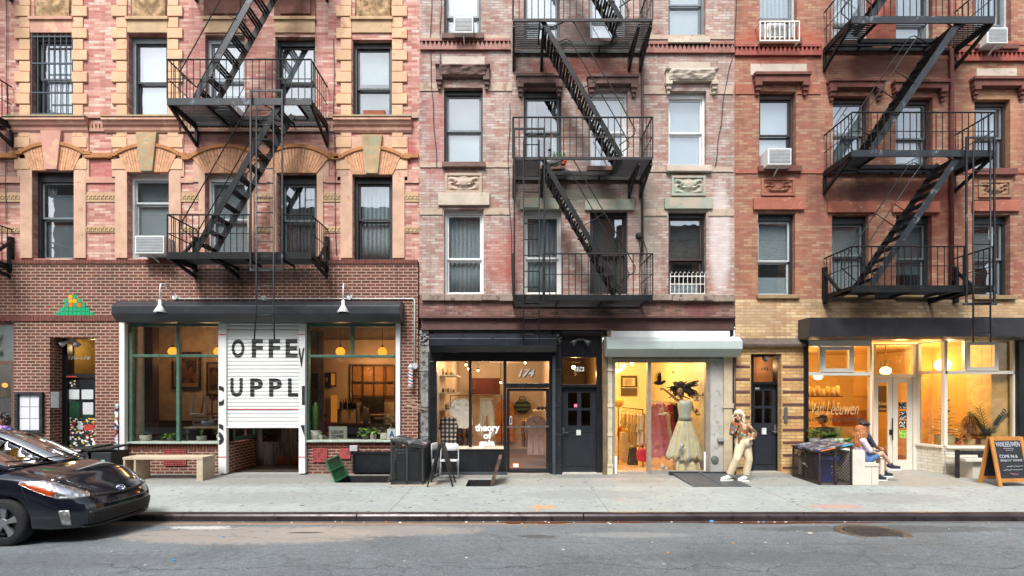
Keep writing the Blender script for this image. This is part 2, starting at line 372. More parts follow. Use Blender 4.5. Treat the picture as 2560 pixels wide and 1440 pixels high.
# pavement with two openings cut for the cellar stairs
holes = [(-3.77, -2.64, -1.1, -.12), (-.953, -.40, -1.5, -.72)]
def sheet(m, xs, ys, skip, zf):
    for xa, xb in zip(xs, xs[1:]):
        for ya, yb in zip(ys, ys[1:]):
            cx, cy = (xa+xb)/2, (ya+yb)/2
            if any(h[0] < cx < h[1] and h[2] < cy < h[3] for h in skip): continue
            m.quad((xa, ya, zf(ya)), (xb, ya, zf(ya)), (xb, yb, zf(yb)), (xa, yb, zf(yb)))
m = MB(); sheet(m, sorted({-XW, XW, *[h[0] for h in holes], *[h[1] for h in holes]}), sorted({-3.70, 0.0, 2.6, *[h[2] for h in holes], *[h[3] for h in holes]}), holes, G)
for x0, x1, y0, y1 in holes:
    for a, b_ in (((x0, y0), (x1, y0)), ((x1, y0), (x1, y1)), ((x1, y1), (x0, y1)), ((x0, y1), (x0, y0))):
        m.quad((*a, G(a[1])), (*b_, G(b_[1])), (*b_, G(b_[1])-.025), (*a, G(a[1])-.025))
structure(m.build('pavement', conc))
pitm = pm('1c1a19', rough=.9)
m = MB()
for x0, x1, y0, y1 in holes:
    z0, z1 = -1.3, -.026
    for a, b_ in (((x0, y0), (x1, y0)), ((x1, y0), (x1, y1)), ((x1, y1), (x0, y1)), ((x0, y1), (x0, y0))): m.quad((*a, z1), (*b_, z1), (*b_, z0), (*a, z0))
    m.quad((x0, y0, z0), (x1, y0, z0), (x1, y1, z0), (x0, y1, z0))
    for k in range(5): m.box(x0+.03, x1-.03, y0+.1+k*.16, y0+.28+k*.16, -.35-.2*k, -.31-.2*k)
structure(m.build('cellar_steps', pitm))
prof = [(-3.70, G(-3.7)-.001), (-3.74, G(-3.7)+.012), (-3.79, G(-3.7)+.010), (-3.83, G(-3.7)-.008), (-3.85, -.115), (-3.855, -.25), (-3.70, -.25)]
m = MB(); xj = [-XW, -7.4, -2.52, 1.16, 4.75, 9.6, XW]
for a, b_ in zip(xj, xj[1:]): m.prism(prof, 'x', a+.006, b_-.006)
structure(m.build('kerb', steel, bevel=.004))
m = MB(); m.prism([(-13.5, -.25), (-13.3, -.25), (-13.3, -.08), (-13.5, -.07)], 'x', -XW, XW); structure(m.build('kerb_opposite', steel))
m = MB(); m.quad((-XW, -13.5, -.075), (XW, -13.5, -.075), (XW, -17.6, 0), (-XW, -17.6, 0)); structure(m.build('pavement_opposite', conc))
# rusty puddles and wet dirt along the gutter
wet, nt, b = nodes('rusty_puddle'); b.inputs['Base Color'].default_value = C('7a4a28'); b.inputs['Roughness'].default_value = .04; b.inputs['Specular IOR Level'].default_value = .6
def blob(m, cx, cy, rx, ry, zf, seed, n=40):
    r = random.Random(seed); ph = [r.random()*6.28 for _ in range(4)]
    c = [(cx + rx*math.cos(t)*(1+.12*math.sin(3*t+ph[0])+.10*math.sin(7*t+ph[1])), cy + ry*math.sin(t)*(1+.25*math.sin(4*t+ph[2])+.15*math.sin(9*t+ph[3]))) for t in [2*math.pi*k/n for k in range(n)]]
    c = [(x, min(y, -3.87)) for x, y in c]
    m.add([(cx, cy, zf(cy)+.006)] + [(x, y, zf(y)+.005) for x, y in c], [(0, 1+k, 1+(k+1) % n) for k in range(n)])
m = MB()
for a in ((.35, -4.0, .55, .10, 1), (1.75, -3.95, .7, .06, 2), (4.3, -4.0, 1.5, .085, 3), (3.0, -3.93, 1.2, .035, 5)): blob(m, a[0], a[1], a[2], a[3], road_z, a[4])
tag(m.build('puddle', wet), None, None, kind='stuff')
# bits of litter in the gutter and on the road
m = MB(); r = random.Random(5); lm = [pm('d8d6d0'), pm('c98a3a'), pm('4a8fc0'), pm('b8b0a0')]
for k in range(90):
    x = r.uniform(-8, 10); y = -3.9-abs(r.gauss(0, .12)) if k < 60 else r.uniform(-6.5, -4.2); s = r.uniform(.008, .03)*(1.4 if k % 17 == 0 else .8)
    m.cur = r.choice((0, 0, 3, 3, 1, 2)); m.ell((x, y, road_z(y)+s*.3), (s, s*r.uniform(.4, 1), s*.4), 6, 4)
tag(m.build('litter', lm), None, None, kind='stuff')
# manhole cover
mh = thing('manhole_cover', 'worn round iron manhole cover set in the asphalt by the rusty puddle', 'manhole cover', (5.25, -4.75, road_z(-4.75)))
m = MB(); m.lathe([(.0, .008), (.33, .008), (.34, .012), (.36, .012), (.37, 0)], (0, 0, 0), 40)
for k in range(-3, 4): m.box(-.28, .28, k*.08-.012, k*.08+.012, .008, .013)
m.build('cover', pm('35363a', rough=.6, metal=.3, var=.3, vs=12), mh, local=True, smooth=False)
m = MB(); m.lathe([(.38, .0), (.39, .012), (.47, .012), (.50, .0)], (0, 0, 0), 40); m.build('rim', pm('55504a', rough=.6, metal=.4, hex2='5f5a52'), mh, local=True)

# ================================================================ buildings: walls with window openings
def wall(m, x0, x1, z0, z1, holes, y=0.0, dep=.3, top=True, back=None):
    xs = sorted({x0, x1, *[h[0] for h in holes], *[h[1] for h in holes]}); zs = sorted({z0, z1, *[h[2] for h in holes], *[h[3] for h in holes]})
    xs = [x for x in xs if x0 <= x <= x1]; zs = [z for z in zs if z0 <= z <= z1]
    for xa, xb in zip(xs, xs[1:]):
        for za, zb in zip(zs, zs[1:]):
            cx, cz = (xa+xb)/2, (za+zb)/2
            if any(h[0] < cx < h[1] and h[2] < cz < h[3] for h in holes): continue
            m.quad((xa, y, za), (xb, y, za), (xb, y, zb), (xa, y, zb))
    for a, b_, c, d in holes:
        c0 = max(c, z0)
        m.quad((a, y, c0), (a, y+dep, c0), (a, y+dep, d), (a, y, d)); m.quad((b_, y, c0), (b_, y, d), (b_, y+dep, d), (b_, y+dep, c0))
        m.quad((a, y, d), (a, y+dep, d), (b_, y+dep, d), (b_, y, d))
        if c >= z0: m.quad((a, y, c), (b_, y, c), (b_, y+dep, c), (a, y+dep, c))
def pxh(px0, px1, py0, py1, y=0.0): return (X(px0, y), X(px1, y), Z(py1, y), Z(py0, y))

XA0, XAB, XBC, XC1 = -15.0, X(1048), X(1836), 17.0         # party walls
ZT = 13.6
pinkbrick = brick_mat('pink_brick', ['b37468', 'c89384', 'd6aa9a', 'aa6259', 'c28a7e', 'dcb9a9', 'b77469', 'cf9d90'], 'ab9082', bw=.26, bh=.064, ms=.006, soot=.5, soft=.15, wash=('b0564f', .45, .62),
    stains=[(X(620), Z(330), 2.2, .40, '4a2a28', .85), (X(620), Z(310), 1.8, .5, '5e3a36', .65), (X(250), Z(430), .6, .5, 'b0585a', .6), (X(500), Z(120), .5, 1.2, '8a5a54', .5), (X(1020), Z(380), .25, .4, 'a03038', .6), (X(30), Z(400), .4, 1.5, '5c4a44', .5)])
brownbrick = brick_mat('brown_brick', ['64352d', '703d33', '542c27', '784136', '603632', '693a35', '4c2b28'], 'ac927c', bw=.216, bh=.0715, ms=.011, soot=.35,
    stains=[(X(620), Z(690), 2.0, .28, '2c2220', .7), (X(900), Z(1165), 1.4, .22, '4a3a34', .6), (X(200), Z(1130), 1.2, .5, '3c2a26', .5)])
paintbrick = brick_mat('whitewashed_brick', ['ae877a', '9c6656', 'bda599', '925848', 'b29a8d', 'c8b8ae', 'a57263', '965f50'], '8d847c', bw=.2, bh=.061, ms=.0065, soot=.6, wash=('c9c1ba', .65, .53),
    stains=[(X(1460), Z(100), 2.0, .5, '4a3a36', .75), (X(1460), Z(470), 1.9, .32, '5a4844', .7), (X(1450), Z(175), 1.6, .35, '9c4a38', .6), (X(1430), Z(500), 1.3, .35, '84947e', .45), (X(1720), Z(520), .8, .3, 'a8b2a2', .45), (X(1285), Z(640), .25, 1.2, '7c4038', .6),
            (X(1620), Z(560), .35, 1.4, '949c8c', .35), (X(1100), Z(330), .45, 1.6, 'a05a58', .45), (X(1250), Z(650), .4, .9, 'b34a3c', .35), (X(1160), Z(120), .9, .2, '8a4a44', .5), (X(1800), Z(600), .3, 1.5, 'ddd6d6', .5)])
redbrick = brick_mat('red_orange_brick', ['a0644f', '955646', 'a97a60', '8c4f43', 'ac876a', '9a5f4c', 'a37057', 'b39272'], '80695c', bw=.2, bh=.061, ms=.006, soot=.55, wash=('a8452f', .5, .60),
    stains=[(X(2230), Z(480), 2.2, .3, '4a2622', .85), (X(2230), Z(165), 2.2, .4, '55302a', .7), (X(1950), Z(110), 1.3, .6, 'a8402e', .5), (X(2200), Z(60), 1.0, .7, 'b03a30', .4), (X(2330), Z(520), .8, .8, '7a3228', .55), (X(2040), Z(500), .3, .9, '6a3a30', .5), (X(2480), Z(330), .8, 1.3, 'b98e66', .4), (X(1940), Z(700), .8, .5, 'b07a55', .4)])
tanbrick = brick_mat('tan_brick', ['c9a578', 'b98f62', 'd6b88a', 'a97f58', 'cba97e', 'd9c09a'], 'a08c74', bw=.235, bh=.07, ms=.008, soot=.4,
    stains=[(X(1900), Z(790), .8, .35, 'a08468', .6), (X(2200), Z(765), 2.4, .25, '6a5a4a', .6), (X(2500), Z(780), .8, .3, 'a98a64', .5)])
yellowbrick = brick_mat('yellow_brick', ['c99c5e', 'd4ad70', 'b98a50', 'd9b67e', 'c4935a'], '9a8468', bw=.235, bh=.075, ms=.009, soot=.35)
oldbrick = brick_mat('sooty_old_brick', ['7c4a40', '8c5a4e', '63403a', '95655a', '5a3d38', 'a07a70'], '7a6a62', bw=.215, bh=.07, ms=.009, soot=.5, wash=('cbbdb2', .6, .66), bump=1.0,
    stains=[(X(1500), Z(765), 1.6, .3, '2a2424', .75), (X(1750), Z(770), .5, .25, '6a3038', .5)])

Bl = thing('brick_building', 'pink brick tenement with peach stone arches and a brown brick base', 'building', (X(500), 0, 0))
Bc = thing('brick_building', 'narrow tenement of flaking whitewashed brick above the two clothes shops', 'building', (X(1440), 0, 0))
Br = thing('brick_building', 'red orange brick tenement with brownstone window hoods and tan brick base', 'building', (X(2200), 0, 0))

# window openings in picture rows and columns: (left, right, top, bottom)
WA2 = [(83, 187, 425, 646), (321, 423, 430, 646), (515, 620, 433, 646), (695, 792, 433, 646), (883, 982, 437, 650)]
WA3 = [(78, 182, 83, 289), (321, 418, 85, 291), (513, 612, 88, 293), (688, 788, 92, 295), (881, 980, 99, 299)]
WA0 = [(-150, -46, 425, 646), (-155, -51, 83, 289)]
WC2 = [(1110, 1209, 523, 735), (1309, 1404, 525, 735), (1475, 1569, 527, 735), (1671, 1766, 529, 738)]
WC3 = [(1110, 1207, 219, 408), (1309, 1404, 221, 415), (1475, 1569, 223, 418), (1671, 1766, 227, 416)]
WC4 = [(1110, 1202, -100, 88), (1309, 1400, -100, 103), (1475, 1565, -100, 101), (1671, 1764, -100, 98)]
WR2 = [(1895, 1988, 532, 738), (2080, 2172, 537, 738), (2240, 2330, 537, 738), (2434, 2526, 537, 740)]
WR3 = [(1898, 1990, 228, 418), (2082, 2174, 240, 416), (2240, 2332, 243, 416), (2436, 2526, 248, 424)]
WR4 = [(1898, 1992, -90, 100), (2082, 2174, -90, 108), (2240, 2332, -90, 110), (2436, 2528, -90, 115)]
ALL = lambda W: [pxh(*w) for w in W]
zsp = Z(655)                                               # top of the brown base
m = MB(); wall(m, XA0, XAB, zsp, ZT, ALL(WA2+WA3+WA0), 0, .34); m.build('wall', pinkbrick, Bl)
# brown base: openings for the shops and the street door
YB = -.07
DOORA = (X(124, YB), X(238, YB), -.06, Z(843, YB)); KSHOP = (XA0+.5, X(34, YB), -.06, Z(806, YB)); CAFE = (X(311, YB), X(1000, YB), -.06, Z(800, YB))
m = MB(); wall(m, XA0, XAB-.02, -.05, zsp-.02, [DOORA, KSHOP, CAFE], YB, .42); m.quad((XA0, YB, zsp-.02), (XAB-.02, YB, zsp-.02), (XAB-.02, .05, zsp-.02), (XA0, .05, zsp-.02))
m.quad((XAB-.02, YB, 0), (XAB-.02, .4, 0), (XAB-.02, .4, zsp-.02), (XAB-.02, YB, zsp-.02))
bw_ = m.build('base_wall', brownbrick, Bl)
# soldier and rowlock courses of the base
m = MB()
for z0, z1, xa, xb, n in ((zsp-.06, zsp+.03, XA0, XAB-.02, 190), (Z(803, YB), Z(789, YB), XA0, X(300, YB), 95)):
    w = (xb-xa)/n
    for k in range(n): m.box(xa+k*w+.004, xa+(k+1)*w-.004, YB-.025-.004*RN.random(), YB+.06, z0, z1)
m.each('rowlock_course', pm('6c3e34', rough=.85, var=.35, vs=9), Bl, gap=.05)
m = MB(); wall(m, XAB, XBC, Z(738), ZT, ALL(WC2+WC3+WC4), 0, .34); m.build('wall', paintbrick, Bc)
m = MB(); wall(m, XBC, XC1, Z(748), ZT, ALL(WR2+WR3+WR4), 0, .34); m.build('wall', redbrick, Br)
for bd, xa, xb in ((Bl, XA0, XAB), (Bc, XAB, XBC), (Br, XBC, XC1)):
    m = MB(); m.box(xa+.02, xb-.02, .40, 9, ZT, ZT+.1); m.box(xa+.02, xb-.02, .36, .44, Z(640), ZT-.01) if False else None
    m.build('roof', pm('3a3836'), bd)
    m = MB(); m.box(xa+.03, xb-.03, 1.25, 1.3, Z(800), ZT); m.box(xa+.03, xb-.03, .42, 1.25, Z(665), Z(660)); m.box(xa+.03, xb-.03, .42, 1.25, Z(330), Z(325)); m.build('inner_wall', pm('8c8278', rough=.9), bd)
    m = MB(); m.box(xa, xb, -.45, .1, ZT, ZT+.5); m.box(xa, xb, -.25, .0, ZT-.35, ZT-.002); m.build('cornice', pm('5a4a40', var=.3), bd)
# ================================================================ windows
glass_up = glass('window_glass', 'e4eaec', base=.15, k=1.0, wav=.045)
glass_dk = glass('window_glass_dim', '8a9496', base=.04, k=1.0, wav=.03)
blackw = pm('23262a', rough=.45, var=.3, hex2='4a443e', patch=.62, vs=5)
greyw = pm('6d757a', rough=.45, var=.15)
lgreyw = pm('a9b0b2', rough=.5, var=.12, hex2='7a7a76', patch=.62)
whitew = pm('d9dcda', rough=.45, var=.08, hex2='a8a49a', patch=.68)
brownw = pm('3c2c2a', rough=.5, var=.3)
shade_w = pm('e9ebea', rough=.9, var=.04, vs=2)
shade_g = pm('a2a7a9', rough=.9, var=.1, vs=2)
shade_d = pm('6e6b69', rough=.9, var=.2, vs=2)
curt_w = wavy('sheer_curtain', 'c6cacb', 'eceeec', 3.2, 'X', dist=1.2)
curt_g = wavy('grey_curtain', '6d7274', 'a9adae', 3.6, 'X', dist=1.5)
blind = wavy('slatted_blind', 'c9ccca', '8f9492', 11.0, 'Z', dist=0, sharp=(.55, .8))
def window(bd, q, fm=blackw, sm=None, mid=.5, fill=('white',), gl=None, yf=.13, lintel=.05, fw=.05, sashw=.045):
    """double-hung window in its opening: outer frame, two sashes, panes, and what hangs behind the glass"""
    x0, x1, z0, z1 = pxh(*q) if q[3] > q[2] and q[1] > 30 or True else q
    sm = sm or fm
    f = MB(); yb = .335
    f.box(x0+.001, x0+fw, yf, yb, z0, z1-.001); f.box(x1-fw, x1-.001, yf, yb, z0, z1-.001); f.box(x0+fw, x1-fw, yf, yb, z1-fw-lintel, z1-.001); f.box(x0+fw, x1-fw, yf-.01, yb, z0-.02, z0+.035)
    w = f.build('window', fm, bd)
    a, b_, c, d = x0+fw, x1-fw, z0+.035, z1-fw-lintel
    zm = c+(d-c)*(1-mid); s = MB(); t = sashw
    for (p, q2, y) in ((zm-.0, d, yf+.045), (c, zm, yf+.09)):
        s.box(a+.002, a+t, y, y+.035, p, q2); s.box(b_-t, b_-.002, y, y+.035, p, q2); s.box(a+t, b_-t, y, y+.035, q2-t, q2-.002); s.box(a+t, b_-t, y, y+.035, p+.002, p+t)
    s.build('sash', sm, w)
    g = MB()
    for (p, q2, y) in ((zm, d, yf+.062), (c, zm, yf+.107)): g.box(a+t-.005, b_-t+.005, y, y+.005, p+t-.005, q2-t+.005)
    g.build('pane', gl or glass_up, w)
    for it in fill:
        k, lo, hi = (it, 0.0, 1.0) if isinstance(it, str) else it
        za, zb = c+(d-c)*lo, c+(d-c)*hi
        h = MB()
        if k in ('curtain', 'curtain_grey', 'side'):
            rng = [(a, b_)] if k != 'side' else [(a, a+(b_-a)*.3), (b_-(b_-a)*.22, b_)]
            for xa, xb in rng: h.grid(lambda u, v_: (xa+(xb-xa)*u, .295+.016*math.sin(u*(xb-xa)*62+v_*1.5)+.008*math.sin(u*41+2), za+(zb-za)*v_), 46, 4)
            h.build('curtain', curt_g if k == 'curtain_grey' else curt_w, w, smooth=True, solid=.004)
        elif k == 'blinds':
            n = max(4, int((zb-za)/.045))
            for i in range(n): h.box(a, b_, .275, .290, za+(zb-za)*i/n, za+(zb-za)*(i+.86)/n)
            h.build('blind', shade_w, w)
        else:
            h.box(a, b_, .275, .285, za, zb); h.build('shade', {'white': shade_w, 'grey': shade_g, 'dark': shade_d}[k], w)
    return w
W = window
# pink building
W(Bl, WA0[0], blackw, fill=('dark',)); W(Bl, WA0[1], blackw, fill=('white',))
W(Bl, WA2[0], blackw, greyw, .48, (('grey', 0, .46), ('grey', .5, .86), ('side', .5, 1)), lintel=.16, fw=.07)
W(Bl, WA2[1], whitew, lgreyw, .30, (('blinds', .0, .7), ('grey', .7, 1)), lintel=.09)
W(Bl, WA2[2], whitew, lgreyw, .5, ('blinds',), lintel=.10)
W(Bl, WA2[3], blackw, greyw, .5, (('curtain_grey', .0, 1), ), lintel=.14, fw=.07)
W(Bl, WA2[4], blackw, blackw, .48, ('curtain',), lintel=.08, fw=.08)
W(Bl, WA3[0], blackw, greyw, .5, (('white', .4, 1), ('curtain', 0, .4)), lintel=.05, fw=.07)
W(Bl, WA3[1], greyw, blackw, .53, ('white',), lintel=.05, fw=.09)
W(Bl, WA3[2], lgreyw, greyw, .5, (('white', .35, 1),), lintel=.05, fw=.07)
W(Bl, WA3[3], blackw, blackw, .5, (('white', .5, 1), ('grey', 0, .5)), lintel=.08, fw=.06)
W(Bl, WA3[4], blackw, blackw, .56, (('white', .55, 1), ('grey', .2, .5)), lintel=.06, fw=.07)
# whitewashed building
W(Bc, WC2[0], whitew, whitew, .57, ('curtain',), lintel=.03, fw=.05); W(Bc, WC2[1], whitew, whitew, .55, ('curtain',), lintel=.05, fw=.05)
W(Bc, WC2[2], blackw, brownw, .5, (('dark', .0, 1),), lintel=.05); W(Bc, WC2[3], blackw, brownw, .55, (('dark', .46, 1), ('white', 0, .14)), lintel=.06)
W(Bc, WC3[0], blackw, greyw, .52, (('grey', .46, 1), ('white', .0, .46)), lintel=.06); W(Bc, WC3[1], blackw, greyw, .5, (('side', 0, 1),), lintel=.1)
W(Bc, WC3[2], whitew, whitew, .5, (('white', .5, 1), ('side', 0, .5)), lintel=.06); W(Bc, WC3[3], whitew, whitew, .5, ('white',), lintel=.07, fw=.05)
W(Bc, WC4[0], blackw, greyw, .7, ('grey',)); W(Bc, WC4[1], blackw, greyw, .75, ('blinds',)); W(Bc, WC4[2], lgreyw, lgreyw, .7, ('white',)); W(Bc, WC4[3], greyw, greyw, .5, ('white',))
# red building
W(Br, WR2[0], blackw, lgreyw, .55, (('blinds', .45, 1), ('white', 0, .25)), lintel=.10); W(Br, WR2[1], blackw, greyw, .45, ('blinds',), lintel=.12, fw=.06)
W(Br, WR2[2], blackw, greyw, .5, (('grey', .3, .9),), lintel=.12, fw=.06); W(Br, WR2[3], blackw, greyw, .5, (('grey', .4, .9), ('side', 0, .4)), lintel=.12, fw=.06)
W(Br, WR3[0], brownw, blackw, .53, ('white',), lintel=.06, fw=.06); W(Br, WR3[1], brownw, greyw, .5, (('white', .5, 1), ('grey', 0, .5)), lintel=.04, fw=.06)
W(Br, WR3[2], brownw, greyw, .55, (('grey', .48, 1), ('white', 0, .45)), lintel=.04, fw=.06); W(Br, WR3[3], brownw, greyw, .5, (('white', .6, 1), ('grey', 0, .6)), lintel=.04, fw=.06)
W(Br, WR4[0], lgreyw, greyw, .66, ('curtain',)); W(Br, WR4[1], lgreyw, greyw, .7, ('white',)); W(Br, WR4[2], lgreyw, greyw, .7, ('white',)); W(Br, WR4[3], lgreyw, greyw, .7, ('curtain',))

# ---------------------------------------------------------------- stone dressings of the pink building
peach = pm('c09c84', rough=.8, var=.16, vs=3, hex2='a97f68', patch=.6, bump=.15, bs=25)
pinkst = pm('b98a78', rough=.8, var=.14, vs=2, hex2='c9a184', patch=.52, bump=.15, bs=25)
ochre = pm('b39674', rough=.8, var=.14, vs=5, hex2='a87a58', patch=.62, bump=.2, bs=30)
mossy = pm('a98d6a', rough=.85, var=.25, vs=4, hex2='8f9278', patch=.5, bump=.3, bs=25)
mould = pm('a8703f', rough=.75, var=.2, vs=6, hex2='8a5a3c', patch=.6)
brickfan = pm('c4926e', rough=.8, var=.25, vs=12, hex2='a86a4a', patch=.57)
def relief(m, x0, x1, z0, z1, y, amp=.05, seed=0, nu=44, nv=24):
    def fn(u, v):
        s = abs(u-.5)*2; t = v*2-1
        a = math.sin(7.5*math.hypot(s-.55, t*.8)+3*math.atan2(t*.8, s-.55)+seed)*.5+.5
        c = math.exp(-((s*3.2)**2+(t*1.6)**2))*1.3
        e = min(1, 8*min(u, 1-u, v, 1-v))
        return (x0+(x1-x0)*u, y-amp*min(1, max(a*.8, c))*e, z0+(z1-z0)*v)
    return m.grid(fn, nu, nv)
def P(m, px0, px1, py0, py1, y0, y1=.01):                   # a block given by its picture outline, standing proud of the wall
    m.box(X(px0), X(px1), y0, y1, Z(py1), Z(py0))
lab = []
for (cx, wl, big, py_) in ((135, 52, 0, 428), (372, 52, 0, 432), (567, 53, 1, 434), (743, 50, 1, 434), (932, 50, 0, 438), (-98, 52, 0, 428)):
    cw = 80 if not big else 75
    if not big:
        m = MB(); P(m, cx-88, cx+88, py_-95, py_-40, -.025); m.build('spandrel_panel', pinkst if cx < 200 else peach, Bl)
    # shoulders and side pilasters
    m = MB(); sw = 30 if not big else 16
    for sg in (-1, 1):
        a = cx+sg*wl; P(m, min(a, a+sg*sw), max(a, a+sg*sw), py_-2, 646, -.035)
        if not big: P(m, min(a, a+sg*38), max(a, a+sg*38), py_-40, py_+15, -.03)
        else: P(m, min(a+sg*4, a+sg*30), max(a+sg*4, a+sg*30), py_-30, py_+22, -.028)
    m.each('pilaster', peach, Bl, bevel=.006)
    # splayed brick arch
    m = MB(); n = 19; x0, x1 = X(cx-wl), X(cx+wl); e = .20 if not big else .30; zb = Z(py_); h0, h1 = .42, .60
    if big: h0, h1 = .36, .60
    arc = []
    for k in range(n):
        t0, t1 = (k+.06)/n, (k+.94)/n
        if not big and abs((t0+t1)/2-.5) < .13: continue
        o = lambda t: (x0-e+(x1-x0+2*e)*t, zb+h0+(h1-h0)*(1-(2*t-1)**2))
        i = lambda t: (x0+(x1-x0)*t, zb)
        m.prism([i(t0), i(t1), o(t1), o(t0)], 'y', -.05-.006*RN.random(), .005)
    m.build('brick_arch', brickfan, Bl)
    # moulding over the arch, running on as a string course
    m = MB(); pts = [(x0-e+(x1-x0+2*e)*t, zb+.03+h0+(h1-h0)*(1-(2*t-1)**2)) for t in [j/16 for j in range(17)]]
    pts = [(x0-e-.22, zb+h0-.02), (x0-e-.05, zb+h0-.02)] + pts + [(x1+e+.05, zb+h0-.02), (x1+e+.22, zb+h0-.02)]
    for (a, c), (a2, c2) in zip(pts, pts[1:]): m.bar((a, -.045, c), (a2, -.045, c2), .07, .075, (0, 0, 1))
    m.build('arch_moulding', mould, Bl)
    if not big:
        m = MB(); m.prism([(X(cx-15), zb+.005), (X(cx+15), zb+.005), (X(cx+26), Z(py_-97)), (X(cx-26), Z(py_-97))], 'y', -.10, .0); m.build('keystone', pinkst if cx < 200 else mossy, Bl, bevel=.01)
# string course, bands and relief strips between the arches
m = MB()
for a, b_ in ((-10, 47), (215, 285), (462, 478), (652, 668), (818, 850), (1012, 1047)): P(m, a, b_, 385, 397, -.07)
m.each('string_course', mould, Bl, bevel=.008)
m = MB()
for a, b_ in ((-10, 52), (214, 292), (452, 484), (650, 668), (815, 852), (1010, 1047)): P(m, a, b_, 443, 458, -.03)
m.each('stone_band', pinkst, Bl)
m = MB()
for a, b_ in ((-20, 56), (213, 291), (446, 496), (637, 680), (806, 852), (1008, 1047)):
    for c, d in ((482, 505), (566, 582)):
        m.cur = 0; P(m, a, b_, c, d, -.018); n = max(2, int((b_-a)/9))
        for k in range(n):
            xx = X(a+(b_-a)*(k+.5)/n); zz = Z((c+d)/2); m.bar((xx-.03, -.022, zz-.045), (xx+.03, -.022, zz+.045), .018, .02); m.bar((xx-.03, -.022, zz+.045), (xx+.03, -.022, zz-.045), .018, .02)
m.each('relief_band', ochre, Bl, gap=.02)
# cornices under the third-floor windows
def cornice(px0, px1, py0, py1, nm='window_cornice'):
    z0, z1 = Z(py1), Z(py0); h = z1-z0
    m = MB(); pr = [(0, z1), (-.16, z1), (-.17, z1-.22*h), (-.13, z1-.30*h), (-.11, z1-.5*h), (-.07, z1-.6*h), (-.06, z1-.85*h), (-.03, z0), (0, z0)]
    m.prism(pr, 'x', X(px0), X(px1)); m.cur = 1; m.box(X(px0)-.01, X(px1)+.01, -.185, .02, z1-.001, z1+.035); return m.build(nm, [pinkst, mossy], Bl)
for a, b_ in ((22, 224), (265, 452), (838, 1030), (-206, -8)): cornice(a, b_, 300, 333)
m = MB()
P(m, -10, 1046, 291, 297, -.05)
for a, b_ in ((226, 263), (455, 836)):
    n = int((b_-a)/8); P(m, a, b_, 322, 330, -.04)
    for k in range(n): P(m, a+(b_-a)*k/n+1, a+(b_-a)*(k+.55)/n+1, 311, 322, -.04)
m.build('dentil_course', pm('a87a68', var=.3, hex2='8f8a74', vs=5), Bl)
# quoins, lintels and carved panels of the third floor
for (cx, hw, qu) in ((130, 52, 1), (370, 50, 1), (562, 50, 0), (738, 50, 0), (930, 50, 1)):
    if qu:
        m = MB()
        for sg in (-1, 1):
            for k in range(-5, 11):
                yy = 289-k*27.3; w = 38 if k % 2 else 27
                a = cx+sg*(hw+.5); b_ = a+sg*w
                P(m, min(a, b_), max(a, b_), yy-25.6, yy, -.045 if k % 2 else -.03)
        m.each('quoin', pm('cba482', rough=.8, var=.14, vs=2, hex2='b98b68', patch=.58, bump=.15, bs=30), Bl, gap=.03, bevel=.012)
    m = MB(); P(m, cx-hw, cx+hw, 52, 83, -.03); P(m, cx-hw-3, cx+hw+3, 45, 52, -.07); m.build('lintel', ochre if cx != 130 else pinkst, Bl)
    if qu:
        m = MB(); relief(m, X(cx-38), X(cx+45), Z(44), Z(-60), -.03, .07, seed=cx); m.box(X(cx-42), X(cx+48), -.02, .01, Z(44), Z(-64)); m.build('carved_panel', pm('a58763', rough=.85, var=.3, vs=9, hex2='6e5238', patch=.55), Bl, smooth=True)
    else:
        m = MB(); P(m, cx-52, cx+52, -40, 44, -.02); P(m, cx-36, cx+40, -30, 37, -.05); m.build('recessed_panel', pm('6a4238', rough=.85, var=.25), Bl)

# ---------------------------------------------------------------- stone dressings of the other two buildings
cem = pm('b7ab9c', rough=.9, var=.14, vs=3, hex2='9d8f80', patch=.58, bump=.3, bs=18)
brst = pm('6e5650', rough=.9, var=.2, vs=4, hex2='574540', patch=.55, bump=.6, bs=12)
greenst = pm('959c8e', rough=.9, var=.2, vs=3, hex2='a89c8c', patch=.48, bump=.2, bs=20)
redst = pm('985a48', rough=.85, var=.15, vs=4, hex2='b98a74', patch=.60, bump=.15)
redbrown = pm('6c4138', rough=.85, var=.2, vs=4, bump=.2)
sandst = pm('b09d8c', rough=.9, var=.18, vs=2.5, hex2='8f7568', patch=.55, bump=.2, bs=20)
def hood(bd, px0, px1, py0, py1, mat, corb=32, rough_=True):
    m = MB(); x0, x1, z0, z1 = X(px0), X(px1), Z(py1), Z(py0)
    if rough_:
        def fn(u, v):
            e = min(1, 10*min(u, 1-u)); return (x0+(x1-x0)*u, -.20*(.55+.45*v)*e-.03*noise.noise((u*9+px0, v*4, 0)) if 0 < v < 1 else (-.02 if v == 0 else -.16), z0+(z1-z0)*v)
        m.grid(fn, 26, 7); m.box(x0+.02, x1-.02, -.10, .01, z0+.01, z1-.005)
    else: m.box(x0, x1, -.14, .01, z0, z1); m.box(x0-.02, x1+.02, -.18, .01, z1-.07, z1-.001)
    for sg, xx in ((1, x0), (-1, x1)):
        for k in range(3): a = xx+sg*(.01+.02*k); m.box(min(a, a+sg*(.15-.04*k)), max(a, a+sg*(.15-.04*k)), -.15+.04*k, .01, z0-.09*(k+1), z0-.09*k-.002)
    m.build('hood_lintel', mat, bd, bevel=.008)
hood(Bc, 1090, 1226, 170, 198, brst); hood(Bc, 1292, 1406, 193, 216, brst, rough_=False); hood(Bc, 1468, 1592, 195, 217, brst, rough_=False); hood(Bc, 1660, 1792, 181, 209, cem)
hood(Br, 1882, 2018, 189, 212, redbrown, rough_=False); hood(Br, 2067, 2202, 205, 226, redbrown, rough_=False); hood(Br, 2228, 2360, 208, 228, redbrown, rough_=False); hood(Br, 2424, 2558, 200, 222, redbrown, rough_=False)
